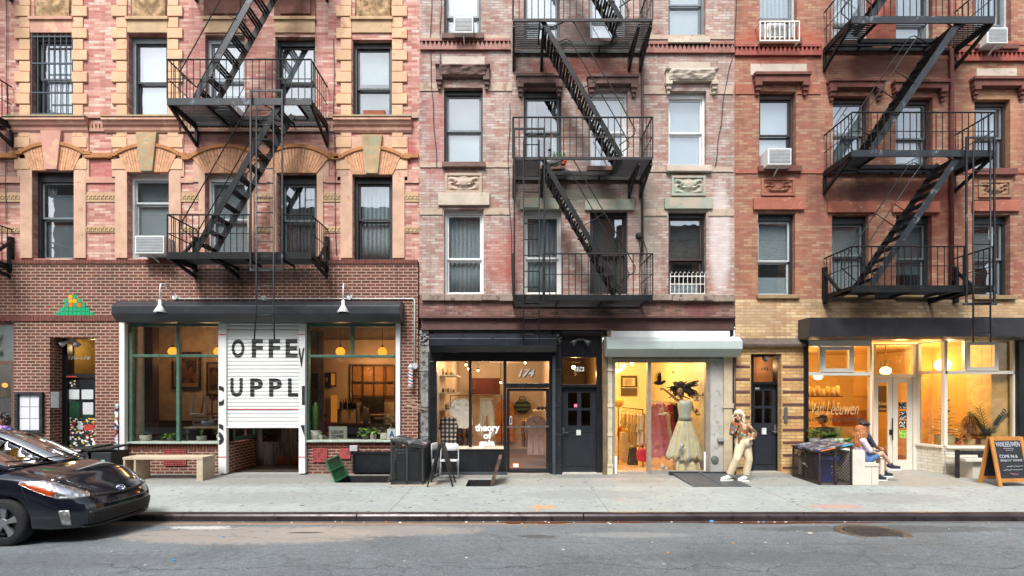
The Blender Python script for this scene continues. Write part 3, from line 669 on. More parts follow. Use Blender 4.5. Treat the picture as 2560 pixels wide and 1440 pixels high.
m = MB(); P(m, 1106, 1212, 142, 170, -.02); P(m, 1672, 1775, 156, 181, -.02); m.each('cement_patch', cem, Bc)
m = MB(); P(m, 1876, 2016, 160, 188, -.012); P(m, 2440, 2540, 172, 199, -.02); m.each('cement_patch', cem, Br)
for q, mt, bd in (((1096, 1224, 484, 515), cem, Bc), ((1300, 1416, 497, 525), greenst, Bc), ((1462, 1584, 500, 527), greenst, Bc), ((1660, 1780, 496, 524), greenst, Bc),
                  ((1882, 2009, 496, 526), redst, Br), ((2067, 2188, 506, 533), redst, Br), ((2228, 2345, 506, 533), redst, Br), ((2428, 2545, 503, 530), redst, Br)):
    m = MB(); P(m, *q, -.07); m.build('lintel', mt, bd, bevel=.01)
m = MB(); hs = lambda lst, c, d, y: [P(m, a, b_, c, d, y) for a, b_ in lst]
hs(((1050, 1106), (1212, 1276)), 520, 537, -.02); hs(((1606, 1668), (1770, 1834)), 523, 540, -.02); hs(((1050, 1104), (1214, 1280)), 209, 228, -.02); hs(((1606, 1664), (1774, 1832)), 215, 236, -.02); hs(((1050, 1275), (1606, 1834)), 88, 99, -.02); hs(((1050, 1276),), 407, 419, -.02); hs(((1606, 1834),), 418, 430, -.02)
m.each('stone_band', sandst, Bc)
m = MB(); hs(((1838, 1896), (1992, 2050)), 212, 236, -.02); hs(((1838, 2060), (2380, 2640)), 424, 434, -.02); hs(((1838, 2055), (2380, 2640)), 104, 113, -.02); m.each('stone_band', redst, Br)
sill = lambda bd, q, mt: (globals().__setitem__('m', MB()), P(m, *q, -.10), m.build('sill', mt, bd, bevel=.012))
for q in ((1106, 1214, 408, 421), (1300, 1412, 416, 427), (1466, 1577, 418, 430), (1664, 1776, 416, 432), (1105, 1210, 88, 102), (1668, 1772, 98, 113), (1300, 1408, 103, 112), (1466, 1572, 101, 112)): sill(Bc, q, cem if q[0] > 1600 else brst)
for q in ((1893, 2000, 418, 432), (2076, 2180, 416, 428), (2234, 2340, 416, 428), (2430, 2536, 424, 440), (1895, 2000, 100, 116), (2076, 2180, 108, 118), (2234, 2338, 110, 120), (2430, 2540, 115, 128), (1890, 1995, 738, 748), (2076, 2180, 738, 748), (2234, 2338, 738, 748), (2428, 2534, 740, 750)): sill(Br, q, redbrown if q[2] < 700 else pm('8a7355', var=.2))
m = MB(); xx = 1056
for k in range(9):
    w = (25, 40, 18, 60, 33, 70, 22, 44, 30)[k]*2.32; P(m, xx, min(xx+w-1, 1832), 737+RN.random()*2, 752+RN.random()*4, -.09-.05*RN.random()); xx += w
    if xx > 1832: break
m.build('sill', pm('8d7f72', rough=.9, var=.25, vs=4, hex2='5f4d48', patch=.52, bump=.5, bs=15), Bc, bevel=.01)
# saw-tooth string courses
for bd, segs, mt in ((Bc, ((1050, 1276, 104), (1606, 1834, 112)), pm('8d5a4e', var=.3, vs=8)), (Br, ((1836, 2052, 118), (2368, 2660, 132)), pm('8a4236', var=.25, vs=8))):
    m = MB()
    for a, b_, py in segs:
        P(m, a, b_, py-5, py+1, -.05); P(m, a, b_, py+15, py+23, -.06); n = int((b_-a)/10.5)
        for k in range(n):
            xa, xb = X(a+(b_-a)*k/n), X(a+(b_-a)*(k+1)/n); m.prism([(xa+.005, Z(py+15)), (xb-.005, Z(py+15)), ((xa+xb)/2, Z(py+1))], 'y', -.055, .004)
    m.each('sawtooth_course', mt, bd, gap=.03)
for bd, q, mt in ((Bc, (1119, 1199, 440, 477), sandst), (Bc, (1684, 1757, 446, 484), greenst), (Br, (1908, 1980, 452, 484), pm('94604c', rough=.9, var=.2)), (Br, (2450, 2520, 458, 488), pm('8a6a52', rough=.9, var=.2))):
    m = MB(); P(m, q[0]-6, q[1]+6, q[2]-6, q[2], -.04); P(m, q[0]-6, q[1]+6, q[3], q[3]+6, -.04); P(m, q[0]-6, q[0], q[2], q[3], -.038); P(m, q[1], q[1]+6, q[2], q[3], -.038)
    relief(m, X(q[0]), X(q[1]), Z(q[3]), Z(q[2]), -.008, .06, seed=q[0], nu=40, nv=20); m.build('carved_panel', mt, bd, smooth=False)
# lower tan wall of the red building, with its street door and the ice cream shop opening
DOORR = (X(1876), X(1952), -.06, Z(885)); ICE = (X(2014), X(2546), -.06, Z(800))
m = MB(); wall(m, XBC+.002, XC1, Z(847), Z(748)-.002, [(X(2014), X(2546), Z(860), Z(800))], -.03, .4); m.quad((XBC, -.03, Z(748)-.002), (XC1, -.03, Z(748)-.002), (XC1, .02, Z(748)-.002), (XBC, .02, Z(748)-.002)); m.build('base_wall', tanbrick, Br)
m = MB(); wall(m, XBC+.002, X(2014), -.05, Z(849), [DOORR], -.03, .42); m.build('base_wall', yellowbrick, Br)
m = MB(); wall(m, X(2546), XC1, -.05, Z(849), [(X(2700), X(3060), -.06, Z(900))], -.03, .4); m.box(X(2700), X(3060), .3, .34, -.05, Z(900)); m.build('base_wall', pm('d6d4cc', rough=.7, bump=.2), Br)
m = MB()
for k in range(9):
    zz = Z(914+k*31.5); m.box(X(1838), X(1874), -.036, 0, zz-.06, zz); m.box(X(1955), X(2008), -.036, 0, zz-.06, zz)
m.each('brick_stripe', pm('5a3836', rough=.85, var=.2), Br)
m = MB(); n = 36
for k in range(n): xa = X(1838)+(X(2006)-X(1838))*k/n; xb = X(1838)+(X(2006)-X(1838))*(k+.93)/n; m.prism([(-.16, Z(862)), (-.04, Z(846)), (-.025, Z(846)), (-.025, Z(866)), (-.15, Z(867))], 'x', xa, xb)
m.build('brick_ledge', pm('5c5048', rough=.85, var=.3, vs=8), Br)
# sooty old brick, steel beam and the shop openings of the whitewashed building
m = MB(); wall(m, XAB+.002, XBC-.002, Z(795), Z(750), [], -.02, .3); m.box(XAB+.01, XBC-.01, -.015, .3, Z(752), Z(738)-.004); m.build('base_wall', oldbrick, Bc)
beam = pm('5b423f', rough=.5, metal=.2, var=.2, vs=3, hex2='4a2f2c', patch=.6)
m = MB(); xa, xb = X(1054), X(1833)
m.box(xa, xb, -.14, .2, Z(797), Z(793)); m.box(xa, xb, -.05, .2, Z(822), Z(797)); m.box(xa, xb, -.14, .2, Z(826), Z(822))
for k in range(6): m.ell((xa+.4+k*1.28, -.052, Z(808)), (.025, .014, .025), 8, 5)
m.build('steel_beam', beam, Bc)
m = MB(); m.box(XAB+.05, XBC-.02, .0, .35, Z(840), Z(826.2)); m.build('soffit_panel', pm('4c403c', var=.3), Bc)
# drain pipes
m = MB(); m.tube([(X(1604), -.07, Z(-300)), (X(1604), -.07, Z(640))], .03, 10); m.build('drain_pipe', pm('5a4a44', var=.3), Bc, smooth=True)
m = MB(); m.tube([(X(2372), -.08, Z(-300)), (X(2372), -.08, Z(705))], .05, 10); m.build('drain_pipe', pm('6a342c', var=.25), Br, smooth=True)
# ================================================================ fire escapes
iron = pm('131517', rough=.5, var=.35, vs=4, hex2='3a332e', patch=.60, bump=.15, bs=40, spec=.3)
iron_br = pm('161211', rough=.6, var=.35, vs=4, hex2='3a2e28', patch=.62, bump=.2, bs=40)
iron_gr = pm('1f252a', rough=.42, var=.3, vs=3, hex2='606a70', patch=.58, bump=.15, bs=30)
def platform(fe, x0, x1, z, mat, frontmat, hole, yf=-1.08, hb=.145, rail=.86, brk=(), drop=.5, gap=None, inner=False, slat=.062, wallpost=False):
    m = MB(); t = .03
    m.box(x0, x1, yf, yf+t, z-hb, z); m.build('front_channel', frontmat, fe)
    m = MB()
    m.box(x0, x0+t, yf+t+.001, -.02, z-.09, z-.012); m.box(x1-t, x1, yf+t+.001, -.02, z-.09, z-.012); m.box(x0+t, x1-t, -.06, -.02, z-.09, z-.012)
    hx0, hx1, hy0, hy1 = hole
    m.box(hx0-.03, hx0, yf+t, hy1, z-.08, z-.013); m.box(hx1, hx1+.03, yf+t, hy1, z-.08, z-.013); m.box(hx0-.03, hx1+.03, hy1, hy1+.03, z-.1, z-.012)
    n = int((-.08-yf-t)/slat)
    for k in range(n):
        y = yf+t+.025+k*slat; a = y+.024
        if a > hy0 and y < hy1+.02:
            segs = [(x0+t, hx0-.031), (hx1+.031, x1-t)]
        else: segs = [(x0+t, x1-t)]
        for p, q in segs:
            if q-p > .03: m.box(p, q, y, a, z-.04, z-.022)
    nb = max(2, int((x1-x0)/.75))
    for k in range(1, nb):
        x = x0+(x1-x0)*k/nb; ya = yf+t+.002
        if hx0-.04 < x < hx1+.04: ya = hy1+.032
        m.box(x-.012, x+.012, ya, -.061, z-.10, z-.041)
    m.build('platform', mat, fe)
    if inner:
        m = MB(); m.box(hx0-.03, hx1+.03, hy1+.035, hy1+.06, z-.15, z-.005); m.build('inner_channel', frontmat, fe)
    # guard rail with balusters
    m = MB(); r = .017; zt = z+rail
    segs = [(x0, x1)] if not gap else [(x0, gap[0]), (gap[1], x1)]
    for a, b_ in segs:
        m.tube([(a, yf+.015, zt), (b_, yf+.015, zt)], r, 8)
        if b_-a > .5: m.bar((a, yf+.015, z+rail*.5), (b_, yf+.015, z+rail*.5), .008, .018)
        nn = max(2, int((b_-a)/.135))
        for k in range(nn+1): x = a+(b_-a)*k/nn; m.tube([(x, yf+.015, z-.03), (x, yf+.015, zt)], .0105 if 0 < k < nn else .016, 6)
    for x in (x0+.012, x1-.012):
        m.tube([(x, yf+.015, zt), (x, -.03, zt)], r, 8); m.bar((x, yf+.015, z+rail*.5), (x, -.03, z+rail*.5), .008, .018)
        for k in range(1, 8): y = yf+(.0-yf)*k/8; m.tube([(x, y, z-.03), (x, y, zt)], .0095, 6)
    m.build('railing', mat, fe)
    for x in brk:
        m = MB(); m.bar((x, yf+.05, z-.12), (x, -.03, z-.09-drop), .05, .07); m.bar((x, -.035, z-.05), (x, -.035, z-.13-drop), .06, .05); m.bar((x, yf+.05, z-.125), (x, -.03, z-.125), .05, .05); m.build('bracket', mat, fe)
    if wallpost:
        for sg, x in ((-1, x0+.012), (1, x1-.012)):
            m = MB(); m.bar((x, -.06, z-.2), (x, -.06, z+.62), .09, .10); m.bar((x+sg*.02, yf+.45, z-.02), (x+sg*.02, -.08, z+.5), .05, .06); m.build('wall_post', mat, fe)
def stair(fe, xa, za, xb, zb, yo, yi, mat, frontmat, n=11, hand=True, w=.13):
    st = MB(); st.bar((xa, yo, za), (xb, yo, zb), .02, w, (0, 0, 1)); s1 = st.build('stringer', frontmat, fe)
    st = MB(); st.bar((xa, yi, za), (xb, yi, zb), .02, w, (0, 0, 1)); st.build('stringer', mat, fe)
    for k in range(n):
        t = (k+.6)/(n+.2); x, z = xa+(xb-xa)*t, za+(zb-za)*t
        tm = MB()
        for j in range(3): tm.box(x-.10+j*.07, x-.05+j*.07, yo+.012, yi-.012, z-.008, z+.008)
        tm.build('tread', mat, fe)
    if hand:
        d = Vector((xb-xa, 0, zb-za)).normalized(); nrm = Vector((-d.z, 0, d.x)) if d.x > 0 else Vector((d.z, 0, -d.x))
        if nrm.z < 0: nrm = -nrm
        for y in (yo-.005, yi+.005):
            p, q = Vector((xa, y, za)), Vector((xb, y, zb)); u = (q-p); a, b_ = p+u*.06, p+u*.93
            h = MB(); pts = [a+nrm*.06, a+nrm*.50+d*.06, a+nrm*.56+d*.16] + [a+nrm*.56+(b_-a)*k/4 for k in (1, 2, 3)] + [b_+nrm*.55-d*.12, b_+nrm*.48-d*.03, b_+nrm*.08]
            h.tube(pts, .012, 6); mid = p+u*.5; h.bar(mid+nrm*.02, mid+nrm*.55, .02, .012); h.build('handrail', mat, fe, smooth=True)
def ladder(fe, xl, xr, y, z0, z1, mat, step=.305, r=.017, name='ladder', splay=0.0):
    m = MB(); m.tube([(xl-splay, y-splay, z0), (xl, y, z0+.7), (xl, y, z1)], r, 8); m.tube([(xr+splay, y-splay, z0), (xr, y, z0+.7), (xr, y, z1)], r, 8)
    z = z0+.22
    while z < z1: m.tube([(xl-splay*max(0, 1-(z-z0)/.7), y-splay*max(0, 1-(z-z0)/.7), z), (xr+splay*max(0, 1-(z-z0)/.7), y-splay*max(0, 1-(z-z0)/.7), z)], .011, 6); z += step
    m.build(name, mat, fe, smooth=True)
YF = -1.08
# left: stairs climb to the right
fa = thing('fire_escape', 'black iron fire escape on the pink brick building above the coffee shop gate', 'fire escape', (X(600), -.5, 4.9), 'fire escapes on the tenements')
xf = lambda px: X(px, YF); zf = lambda py: Z(py, YF)
za2, za3, za4 = zf(630), zf(245), zf(-150)
A0, A1 = xf(417), xf(778)
hole = (xf(560), xf(735), -1.045, -.37)
platform(fa, A0, A1, za2, iron, iron, (xf(628), xf(690), -1.045, -.75), rail=.80, brk=(A0+.02, X(600), A1-.02), drop=.22, gap=(xf(623), xf(705)), wallpost=True)
platform(fa, A0, A1, za3, iron, iron_gr, hole, rail=.83, brk=(A0+.02, A1-.02), drop=.42)
platform(fa, A0, A1, za4, iron, iron_gr, hole, rail=.83, brk=(A0+.02, A1-.02), drop=.42)
stair(fa, X(488, -1.02), za2+.02, X(704, -1.02), za3-.02, -1.02, -.42, iron, iron)
stair(fa, X(488, -1.02), za3+.02, X(704, -1.02), za4-.02, -1.02, -.42, iron, iron_gr)
gd = MB(); yl = -1.16
for x in (X(625, yl), X(704, yl)): gd.bar((x, yl+.03, Z(676, yl)), (x, yl+.03, Z(222, yl)), .035, .03)
gd.box(X(625, yl), X(704, yl), yl+.02, yl+.04, Z(676, yl), Z(670, yl)); gd.box(X(625, yl), X(704, yl), yl+.02, yl+.04, Z(227, yl), Z(222, yl)); gd.build('ladder_guide', iron_gr, fa)
ladder(fa, X(641, yl), X(684, yl), yl, Z(850, yl), Z(262, yl), iron_gr, step=.31, splay=.03)
dup(fa, (-7.35, 0, 0), 'black iron fire escape showing only its right end, at the left edge')
# centre: stairs fall to the right
fc = thing('fire_escape', 'slender rust black fire escape on the whitewashed brick building', 'fire escape', (X(1450), -.5, 4.0), 'fire escapes on the tenements')
C0, C1 = xf(1282), xf(1632); zc = [zf(737), zf(392), zf(46), zf(-300)]
holec = (xf(1352), xf(1542), -1.045, -.37)
bx = (C0+.02, xf(1360), C1-.28, C1-.02)
platform(fc, C0, C1, zc[0], iron_br, iron, (xf(1300), xf(1352), -1.045, -.75), hb=.12, rail=.88, brk=(), gap=(xf(1284), xf(1358)))
platform(fc, C0, C1, zc[1], iron_br, iron_br, holec, hb=.06, rail=.85, brk=bx, drop=.36)
platform(fc, C0, C1, zc[2], iron_br, iron_br, holec, hb=.06, rail=.85, brk=bx, drop=.36)
for k in range(3): stair(fc, X(1357, -1.02), zc[k+1]-.02, X(1553, -1.02), zc[k]+.03, -1.02, -.42, iron_br, iron, n=12, w=.10)
gd = MB()
for x in (X(1286, yl), X(1361, yl)): gd.bar((x, yl+.03, Z(752, yl)), (x, yl+.03, Z(318, yl)), .035, .03)
gd.box(X(1286, yl), X(1361, yl), yl+.02, yl+.04, Z(323, yl), Z(318, yl)); gd.box(X(1286, yl), X(1361, yl), yl+.02, yl+.04, Z(760, yl), Z(752, yl)); gd.build('ladder_guide', iron, fc)
ladder(fc, X(1309, yl), X(1348, yl), yl, Z(862, yl), Z(350, yl), iron, step=.335, r=.013)
# right: stairs climb to the right, wider platforms
fr = thing('fire_escape', 'blue grey iron fire escape on the red orange brick building above the ice cream shop', 'fire escape', (X(2280), -.5, 4.2), 'fire escapes on the tenements')
R0, R1 = xf(2130), xf(2488); zr = [zf(713), zf(375), zf(40), zf(-290)]
holer = (xf(2205), xf(2425), -1.045, -.37)
platform(fr, R0, R1, zr[0], iron, iron, (xf(2420), xf(2480), -1.045, -.75), hb=.15, rail=.83, brk=(R0+.02, R1-.6), drop=.1, wallpost=True, gap=(xf(2412), xf(2484)))
platform(fr, R0, R1, zr[1], iron, iron_gr, holer, hb=.14, rail=.81, brk=(R0+.02, R1-.02), drop=.42, inner=True)
platform(fr, R0, R1, zr[2], iron, iron_gr, holer, hb=.15, rail=.81, brk=(R0+.02, R1-.02), drop=.42, inner=True)
for k in range(3): stair(fr, X(2178, -1.02), zr[k]+.02, X(2402, -1.02), zr[k+1]-.03, -1.02, -.42, iron, iron_gr, n=12, w=.13)
gd = MB()
for x in (X(2419, yl), X(2489, yl)): gd.bar((x, yl+.03, Z(760, yl)), (x, yl+.03, Z(340, yl)), .035, .03)
gd.box(X(2419, yl), X(2489, yl), yl+.02, yl+.04, Z(345, yl), Z(340, yl)); gd.box(X(2410, yl), X(2495, yl), yl+.02, yl+.04, Z(762, yl), Z(757, yl)); gd.build('ladder_guide', iron_gr, fr)
ladder(fr, X(2433, yl), X(2476, yl), yl, Z(856, yl), Z(352, yl), iron, step=.31, splay=.0)

# ---------------------------------------------------------------- window air conditioners, guards, planter
acw = pm('d5d7d4', rough=.5, var=.06, hex2='b8b2a6', patch=.68); acg = pm('8b8f92', rough=.6, var=.2, vs=30)
def ac(px0, px1, py0, py1, label, dep=.36, y1=.05):
    yf_ = -dep; x0, x1, z0, z1 = X(px0, yf_), X(px1, yf_), Z(py1, yf_), Z(py0, yf_)
    t = thing('air_conditioner', label, 'air conditioner', ((x0+x1)/2, yf_, z0), 'window air conditioners')
    m = MB(); m.box(x0, x1, yf_, y1+.1, z0, z1); m.build('casing', acw, t, bevel=.012)
    m = MB(); m.box(x0+.03, x1-.03, yf_-.006, yf_+.001, z0+.04, z1-.03)
    m.build('grille', acg, t)
    m = MB(); n = 9
    for k in range(n): zz = z0+.05+(z1-z0-.10)*k/n; m.box(x0+.035, x1-.035, yf_-.012, yf_-.005, zz, zz+.008)
    m.build('fin', pm('b8bcbd', rough=.5), t)
    m = MB(); m.bar(((x0+x1)/2, yf_+.05, z0-.01), ((x0+x1)/2, -.02, z0-.14), .03); m.build('support_bracket', acw, t)
    return t
ac(337, 410, 589, 634, 'white air conditioner jutting from the second-floor window left of the coffee shop fire escape', .42)
ac(538, 592, 262, 286, 'white air conditioner half hidden behind the left fire escape platform', .2)
ac(1134, 1183, 41, 82, 'white air conditioner in a top window of the whitewashed building', .25)
ac(1920, 1979, 370, 412, 'white air conditioner with a chipped grille on the red building below the brownstone hood', .32)
ac(1918, 1962, 58, 94, 'white air conditioner inside a rusty white window guard', .14)
ac(2468, 2520, 68, 108, 'white air conditioner beside the top right fire escape platform', .30)
# white guards
wi = pm('d8d3c8', rough=.5, var=.1, hex2='a8743c', patch=.60)
g = thing('window_guard', 'rusty white balcony guard round a top window air conditioner', 'window guard', (X(1950), -.2, Z(100)))
m = MB(); y = -.24; x0, x1 = X(1900, y), X(1998, y); z0, z1 = Z(102, y), Z(54, y)
for zz in (z0, z1): m.bar((x0, y, zz), (x1, y, zz), .03); m.bar((x0, y, zz), (x0, 0, zz), .025); m.bar((x1, y, zz), (x1, 0, zz), .025)
for k in range(9): xx = x0+(x1-x0)*k/8; m.bar((xx, y, z0), (xx, y, z1), .022)
m.build('bars', wi, g)
g = thing('window_guard', 'white iron guard with curled spikes at the dark second-floor window', 'window guard', (X(1718), -.08, Z(736)))
m = MB(); y = -.07; x0, x1 = X(1676, y), X(1762, y); z0, z1 = Z(734, y), Z(684, y)
for zz in (z0, z0+.22, z0+.40): m.bar((x0, y, zz), (x1, y, zz), .02)
for k in range(9): xx = x0+(x1-x0)*k/8; m.tube([(xx, y, z0), (xx, y, z1), (xx+.02, y-.03, z1+.035), (xx+.035, y-.03, z1+.01)], .008, 6)
m.build('bars', pm('dedcd6', rough=.5), g)
g = thing('window_guard', 'dark iron bars over the upper left window between the orange quoins', 'window guard', (X(130), -.05, Z(289)))
m = MB(); y = -.03; x0, x1 = X(80, y), X(181, y); z0, z1 = Z(289, y), Z(86, y)
for f in (.02, .28, .64, .97): zz = z0+(z1-z0)*f; m.bar((x0, y, zz), (x1, y, zz), .03)
for k in range(8): xx = x0+(x1-x0)*k/7; m.tube([(xx, y, z0), (xx, y, z1)], .012, 6)
m.build('bars', pm('39434c', rough=.45, var=.2), g)
g = thing('flower_box', 'terracotta planter box on the sill of the upper window beside the gold quoins', 'planter', (X(935), -.05, Z(298)))
m = MB(); y = -.08; m.box(X(908, y), X(962, y), y, .04, Z(296, y), Z(275, y)); m.build('box', pm('8a4a30', rough=.8, var=.25, vs=20, bump=.4), g, bevel=.01)
m = MB(); m.box(X(902, y), X(966, y), y+.02, .03, Z(298, y), Z(296, y)); m.build('sill_board', acw, g)
# things on the centre fire escape
t = thing('hanging_chime', 'small white wind chime hanging at a window of the whitewashed building', 'wind chime', (X(1380, -.1), -.1, Z(395, -.1)))
m = MB()
for k in range(5): a = k*1.256; xx = X(1380, -.1)+.03*math.cos(a); yy = -.1+.03*math.sin(a); m.tube([(xx, yy, Z(368+k*2)), (xx, yy, Z(348))], .008, 6)
m.build('tubes', acw, t); m = MB(); m.lathe([(.045, 0), (.045, .015)], (X(1380, -.1), -.1, Z(348)), 12); m.tube([(X(1380, -.1), -.1, Z(348)), (X(1380, -.1), -.1, Z(335)), (X(1380, -.1), 0, Z(332))], .004, 5); m.build('disc', pm('b05a3a'), t)
# ================================================================ shopfronts and street doors
glass_sh = glass('shop_glass', 'f6f5f2', base=.045, k=1.0, wav=.015)
blackp = pm('17191d', rough=.33, var=.3, vs=3, hex2='2c3036', patch=.62)
green = pm('3f6354', rough=.5, var=.25, vs=8, hex2='6f8f7c', patch=.60)
whitep = pm('d3d5d2', rough=.55, var=.06, vs=2, hex2='a9aaa4', patch=.70)
redl = pm('b4303c', rough=.6); blk = pm('141517', rough=.6, var=.2, hex2='2a2c2e'); whl = pm('e6e6e0', rough=.6, var=.05)
def room(bd, x0, x1, y0, y1, z0, z1, wm, fm, cm, name='interior'):
    m = MB()
    m.quad((x0, y0, z0), (x0, y1, z0), (x0, y1, z1), (x0, y0, z1)); m.quad((x1, y0, z0), (x1, y1, z0), (x1, y1, z1), (x1, y0, z1)); m.quad((x0, y1, z0), (x1, y1, z0), (x1, y1, z1), (x0, y1, z1))
    m.cur = 1; m.quad((x0, y0, z0), (x1, y0, z0), (x1, y1, z0), (x0, y1, z0)); m.cur = 2; m.quad((x0, y0, z1), (x1, y0, z1), (x1, y1, z1), (x0, y1, z1))
    return m.build(name, [wm, fm, cm], bd)
def light(x, y, z, e, col='ffc890', r=.08):
    l = bpy.data.lights.new('shop_lamp_light', 'POINT'); l.energy = e; l.color = C(col)[:3]; l.shadow_soft_size = r
    o = bpy.data.objects.new('shop_lamp_light', l); o.location = (x, y, z); COL.objects.link(o); return o
def frame(m, q, w, y0, y1):                               # rectangular frame given by its outer picture outline, bar width in metres
    x0, x1, z0, z1 = pxh(*q); m.box(x0, x0+w, y0, y1, z0, z1); m.box(x1-w, x1, y0, y1, z0, z1); m.box(x0+w, x1-w, y0, y1, z1-w, z1); m.box(x0+w, x1-w, y0, y1, z0, z0+w)
def B(m, px0, px1, py0, py1, y0, y1): m.box(X(px0), X(px1), y0, y1, Z(py1), Z(py0))
def BY(m, px0, px1, py0, py1, y0, y1): m.box(X(px0, y0), X(px1, y0), y0, y1, Z(py1, y0), Z(py0, y0))
def awning(name, label, px0, px1, py0, py1, dep, mat, tops=(.30, .36), yb=0.0, cham=.35, ends=True):
    yf = yb-dep; x0, x1, z0, z1 = X(px0, yf), X(px1, yf), Z(py1, yf), Z(py0, yf); h = z1-z0
    t = thing(name, label, 'shutter housing', ((x0+x1)/2, yb, z0))
    pr = [(yb, z1+.03), (yf+.18, z1+.03), (yf, z1+.03-h*tops[0]), (yf, z0+h*tops[1]), (yf+.16, z0), (yb, z0)]
    m = MB(); m.prism(pr, 'x', x0, x1); m.build('housing', mat, t, bevel=.012)
    m = MB(); n = max(1, int((x1-x0)/2.2))
    for k in range(1, n+1): xx = x0+(x1-x0)*k/(n+1); m.prism([(p[0]-.003 if p[0] < yb else p[0], p[1]+(.003 if i < 3 else -.003)) for i, p in enumerate(pr)], 'x', xx-.03, xx+.03)
    m.each('seam', mat, t); return t
# ---------------------------------------------------------------- coffee shop
cf = thing('coffee_shop_front', 'green framed coffee shop windows with white posts and brick base', 'shopfront', (X(660), 0, 0))
m = MB(); y0, y1 = -.01, .09
for q in ((323, 331, 808, 1104), (441, 449, 808, 1104), (548, 555, 808, 1104), (767, 773, 808, 1100), (988, 994, 808, 1100)): B(m, *q, y0, y1)
for q in ((331, 441, 886, 893), (449, 548, 886, 893), (331, 441, 806, 816), (449, 548, 806, 816), (773, 988, 887, 894), (773, 988, 806, 817)): B(m, *q, y0+.003, y1-.003)
B(m, 876, 884, 817, 887, y0, y1); m.build('window_frame', green, cf, bevel=.008)
m = MB(); B(m, 320, 556, 1104, 1109, -.09, .3); B(m, 764, 996, 1100, 1105, -.09, .3); m.each('window_ledge', pm('9aa89c', rough=.6, var=.2, vs=6, hex2='5f7f6c', patch=.58), cf, bevel=.006)
m = MB(); B(m, 331, 441, 893, 1104, .04, .046); B(m, 449, 548, 893, 1104, .04, .046); B(m, 331, 441, 816, 886, .04, .046); B(m, 449, 548, 816, 886, .04, .046); B(m, 773, 988, 894, 1100, .04, .046); B(m, 773, 876, 817, 887, .04, .046); B(m, 884, 988, 817, 887, .04, .046); m.each('pane', glass_sh, cf)
m = MB(); m.box(X(320), X(573)-.02, .0, .28, -.05, Z(1110)); m.box(X(752)+.02, X(996), .0, .28, -.05, Z(1106)); m.box(-6.90, -6.66, .281, 1.38, -.05, Z(1110)); m.box(-4.86, -4.6, .281, 1.38, -.05, Z(1106)); m.each('brick_base', brownbrick, cf)
m = MB()
for a, b_, c, d in ((321, 552, 1110, 1122), (770, 995, 1106, 1118)):
    n = int((b_-a)/7.6)
    for k in range(n): B(m, a+(b_-a)*k/n+.6, a+(b_-a)*(k+.86)/n, c, d, -.022, .01)
m.each('rowlock_course', pm('6c3e34', rough=.85, var=.35, vs=9), cf, gap=.03)
for q in ((308, 321, 803, 1140), (553, 573, 803, 1182), (752, 768, 803, 1182), (992, 1003, 803, 1090)):
    m = MB(); B(m, *q, -.13, -.012); m.build('post', whitep, cf, bevel=.006)
m = MB()
for a, b_ in ((553, 573), (752, 768)):
    for yy in (838, 1141): B(m, a, b_, yy-1, yy+1.2, -.133, -.131)
m.build('red_line', redl, cf)
text('C', X(541), X(567.5), Z(1014), Z(965), -.134, blk, cf, 'lettering', bold=.03, clip=[((X(555), 0, 0), (-1, 0, 0))])
text('S', X(541), X(567.5), Z(1110), Z(1059), -.134, blk, cf, 'lettering', bold=.03, clip=[((X(555), 0, 0), (-1, 0, 0))])
text('W', X(741), X(766.5), Z(917), Z(871), -.134, blk, cf, 'lettering', bold=.03, clip=[((X(752.5), 0, 0), (-1, 0, 0))])
m = MB(); B(m, 760.5, 767.5, 965, 1012, -.136, -.132); m.prism([(X(757), Z(1062)), (X(767), Z(1062)), (X(767), Z(1090))], 'y', -.136, -.132); m.build('lettering', blk, cf)
# wooden double door at the back of the entrance
oldwood = pm('5a5048', rough=.8, var=.3, vs=9, hex2='3d352f', patch=.5, stretch=(1, 1, .15))
m = MB(); yd = 1.40; xs = (-6.64, -5.77, -5.74, -4.88)
for a, b_ in ((xs[0], xs[1]), (xs[2], xs[3])):
    m.box(a, a+.16, yd, yd+.05, .03, 2.6); m.box(b_-.16, b_, yd, yd+.05, .03, 2.6); m.box(a+.16, b_-.16, yd, yd+.05, .03, .62); m.box(a+.16, b_-.16, yd, yd+.05, 2.4, 2.6)
m.box(xs[0], xs[3], yd+.01, yd+.06, 2.6, 3.5); dr = m.build('door', oldwood, cf, bevel=.008)
m = MB(); m.box(xs[0]+.16, xs[1]-.16, yd+.02, yd+.026, .62, 2.4); m.box(xs[2]+.16, xs[3]-.16, yd+.02, yd+.026, .62, 2.4); m.each('pane', glass_dk, dr)
m = MB(); m.box(xs[0]+.55, xs[1]-.05, yd-.006, yd, .05, .26); m.box(xs[2]+.05, xs[2]+.45, yd-.006, yd, .05, .26); m.each('kick_plate', pm('7a3a22', rough=.6, var=.25), dr)
m = MB(); m.box(-6.655, -6.63, .3, 1.4, Z(1106), Z(1095)); m.box(-6.655, -6.62, 1.28, 1.36, Z(1095), 3.4); m.box(-6.655, -6.62, .28, .34, Z(1095), 3.4); m.box(-4.88, -4.855, .3, 1.4, Z(1104), Z(1095)); m.box(-4.88, -4.855, .28, .34, Z(1095), 3.4); m.each('side_frame', green, cf)
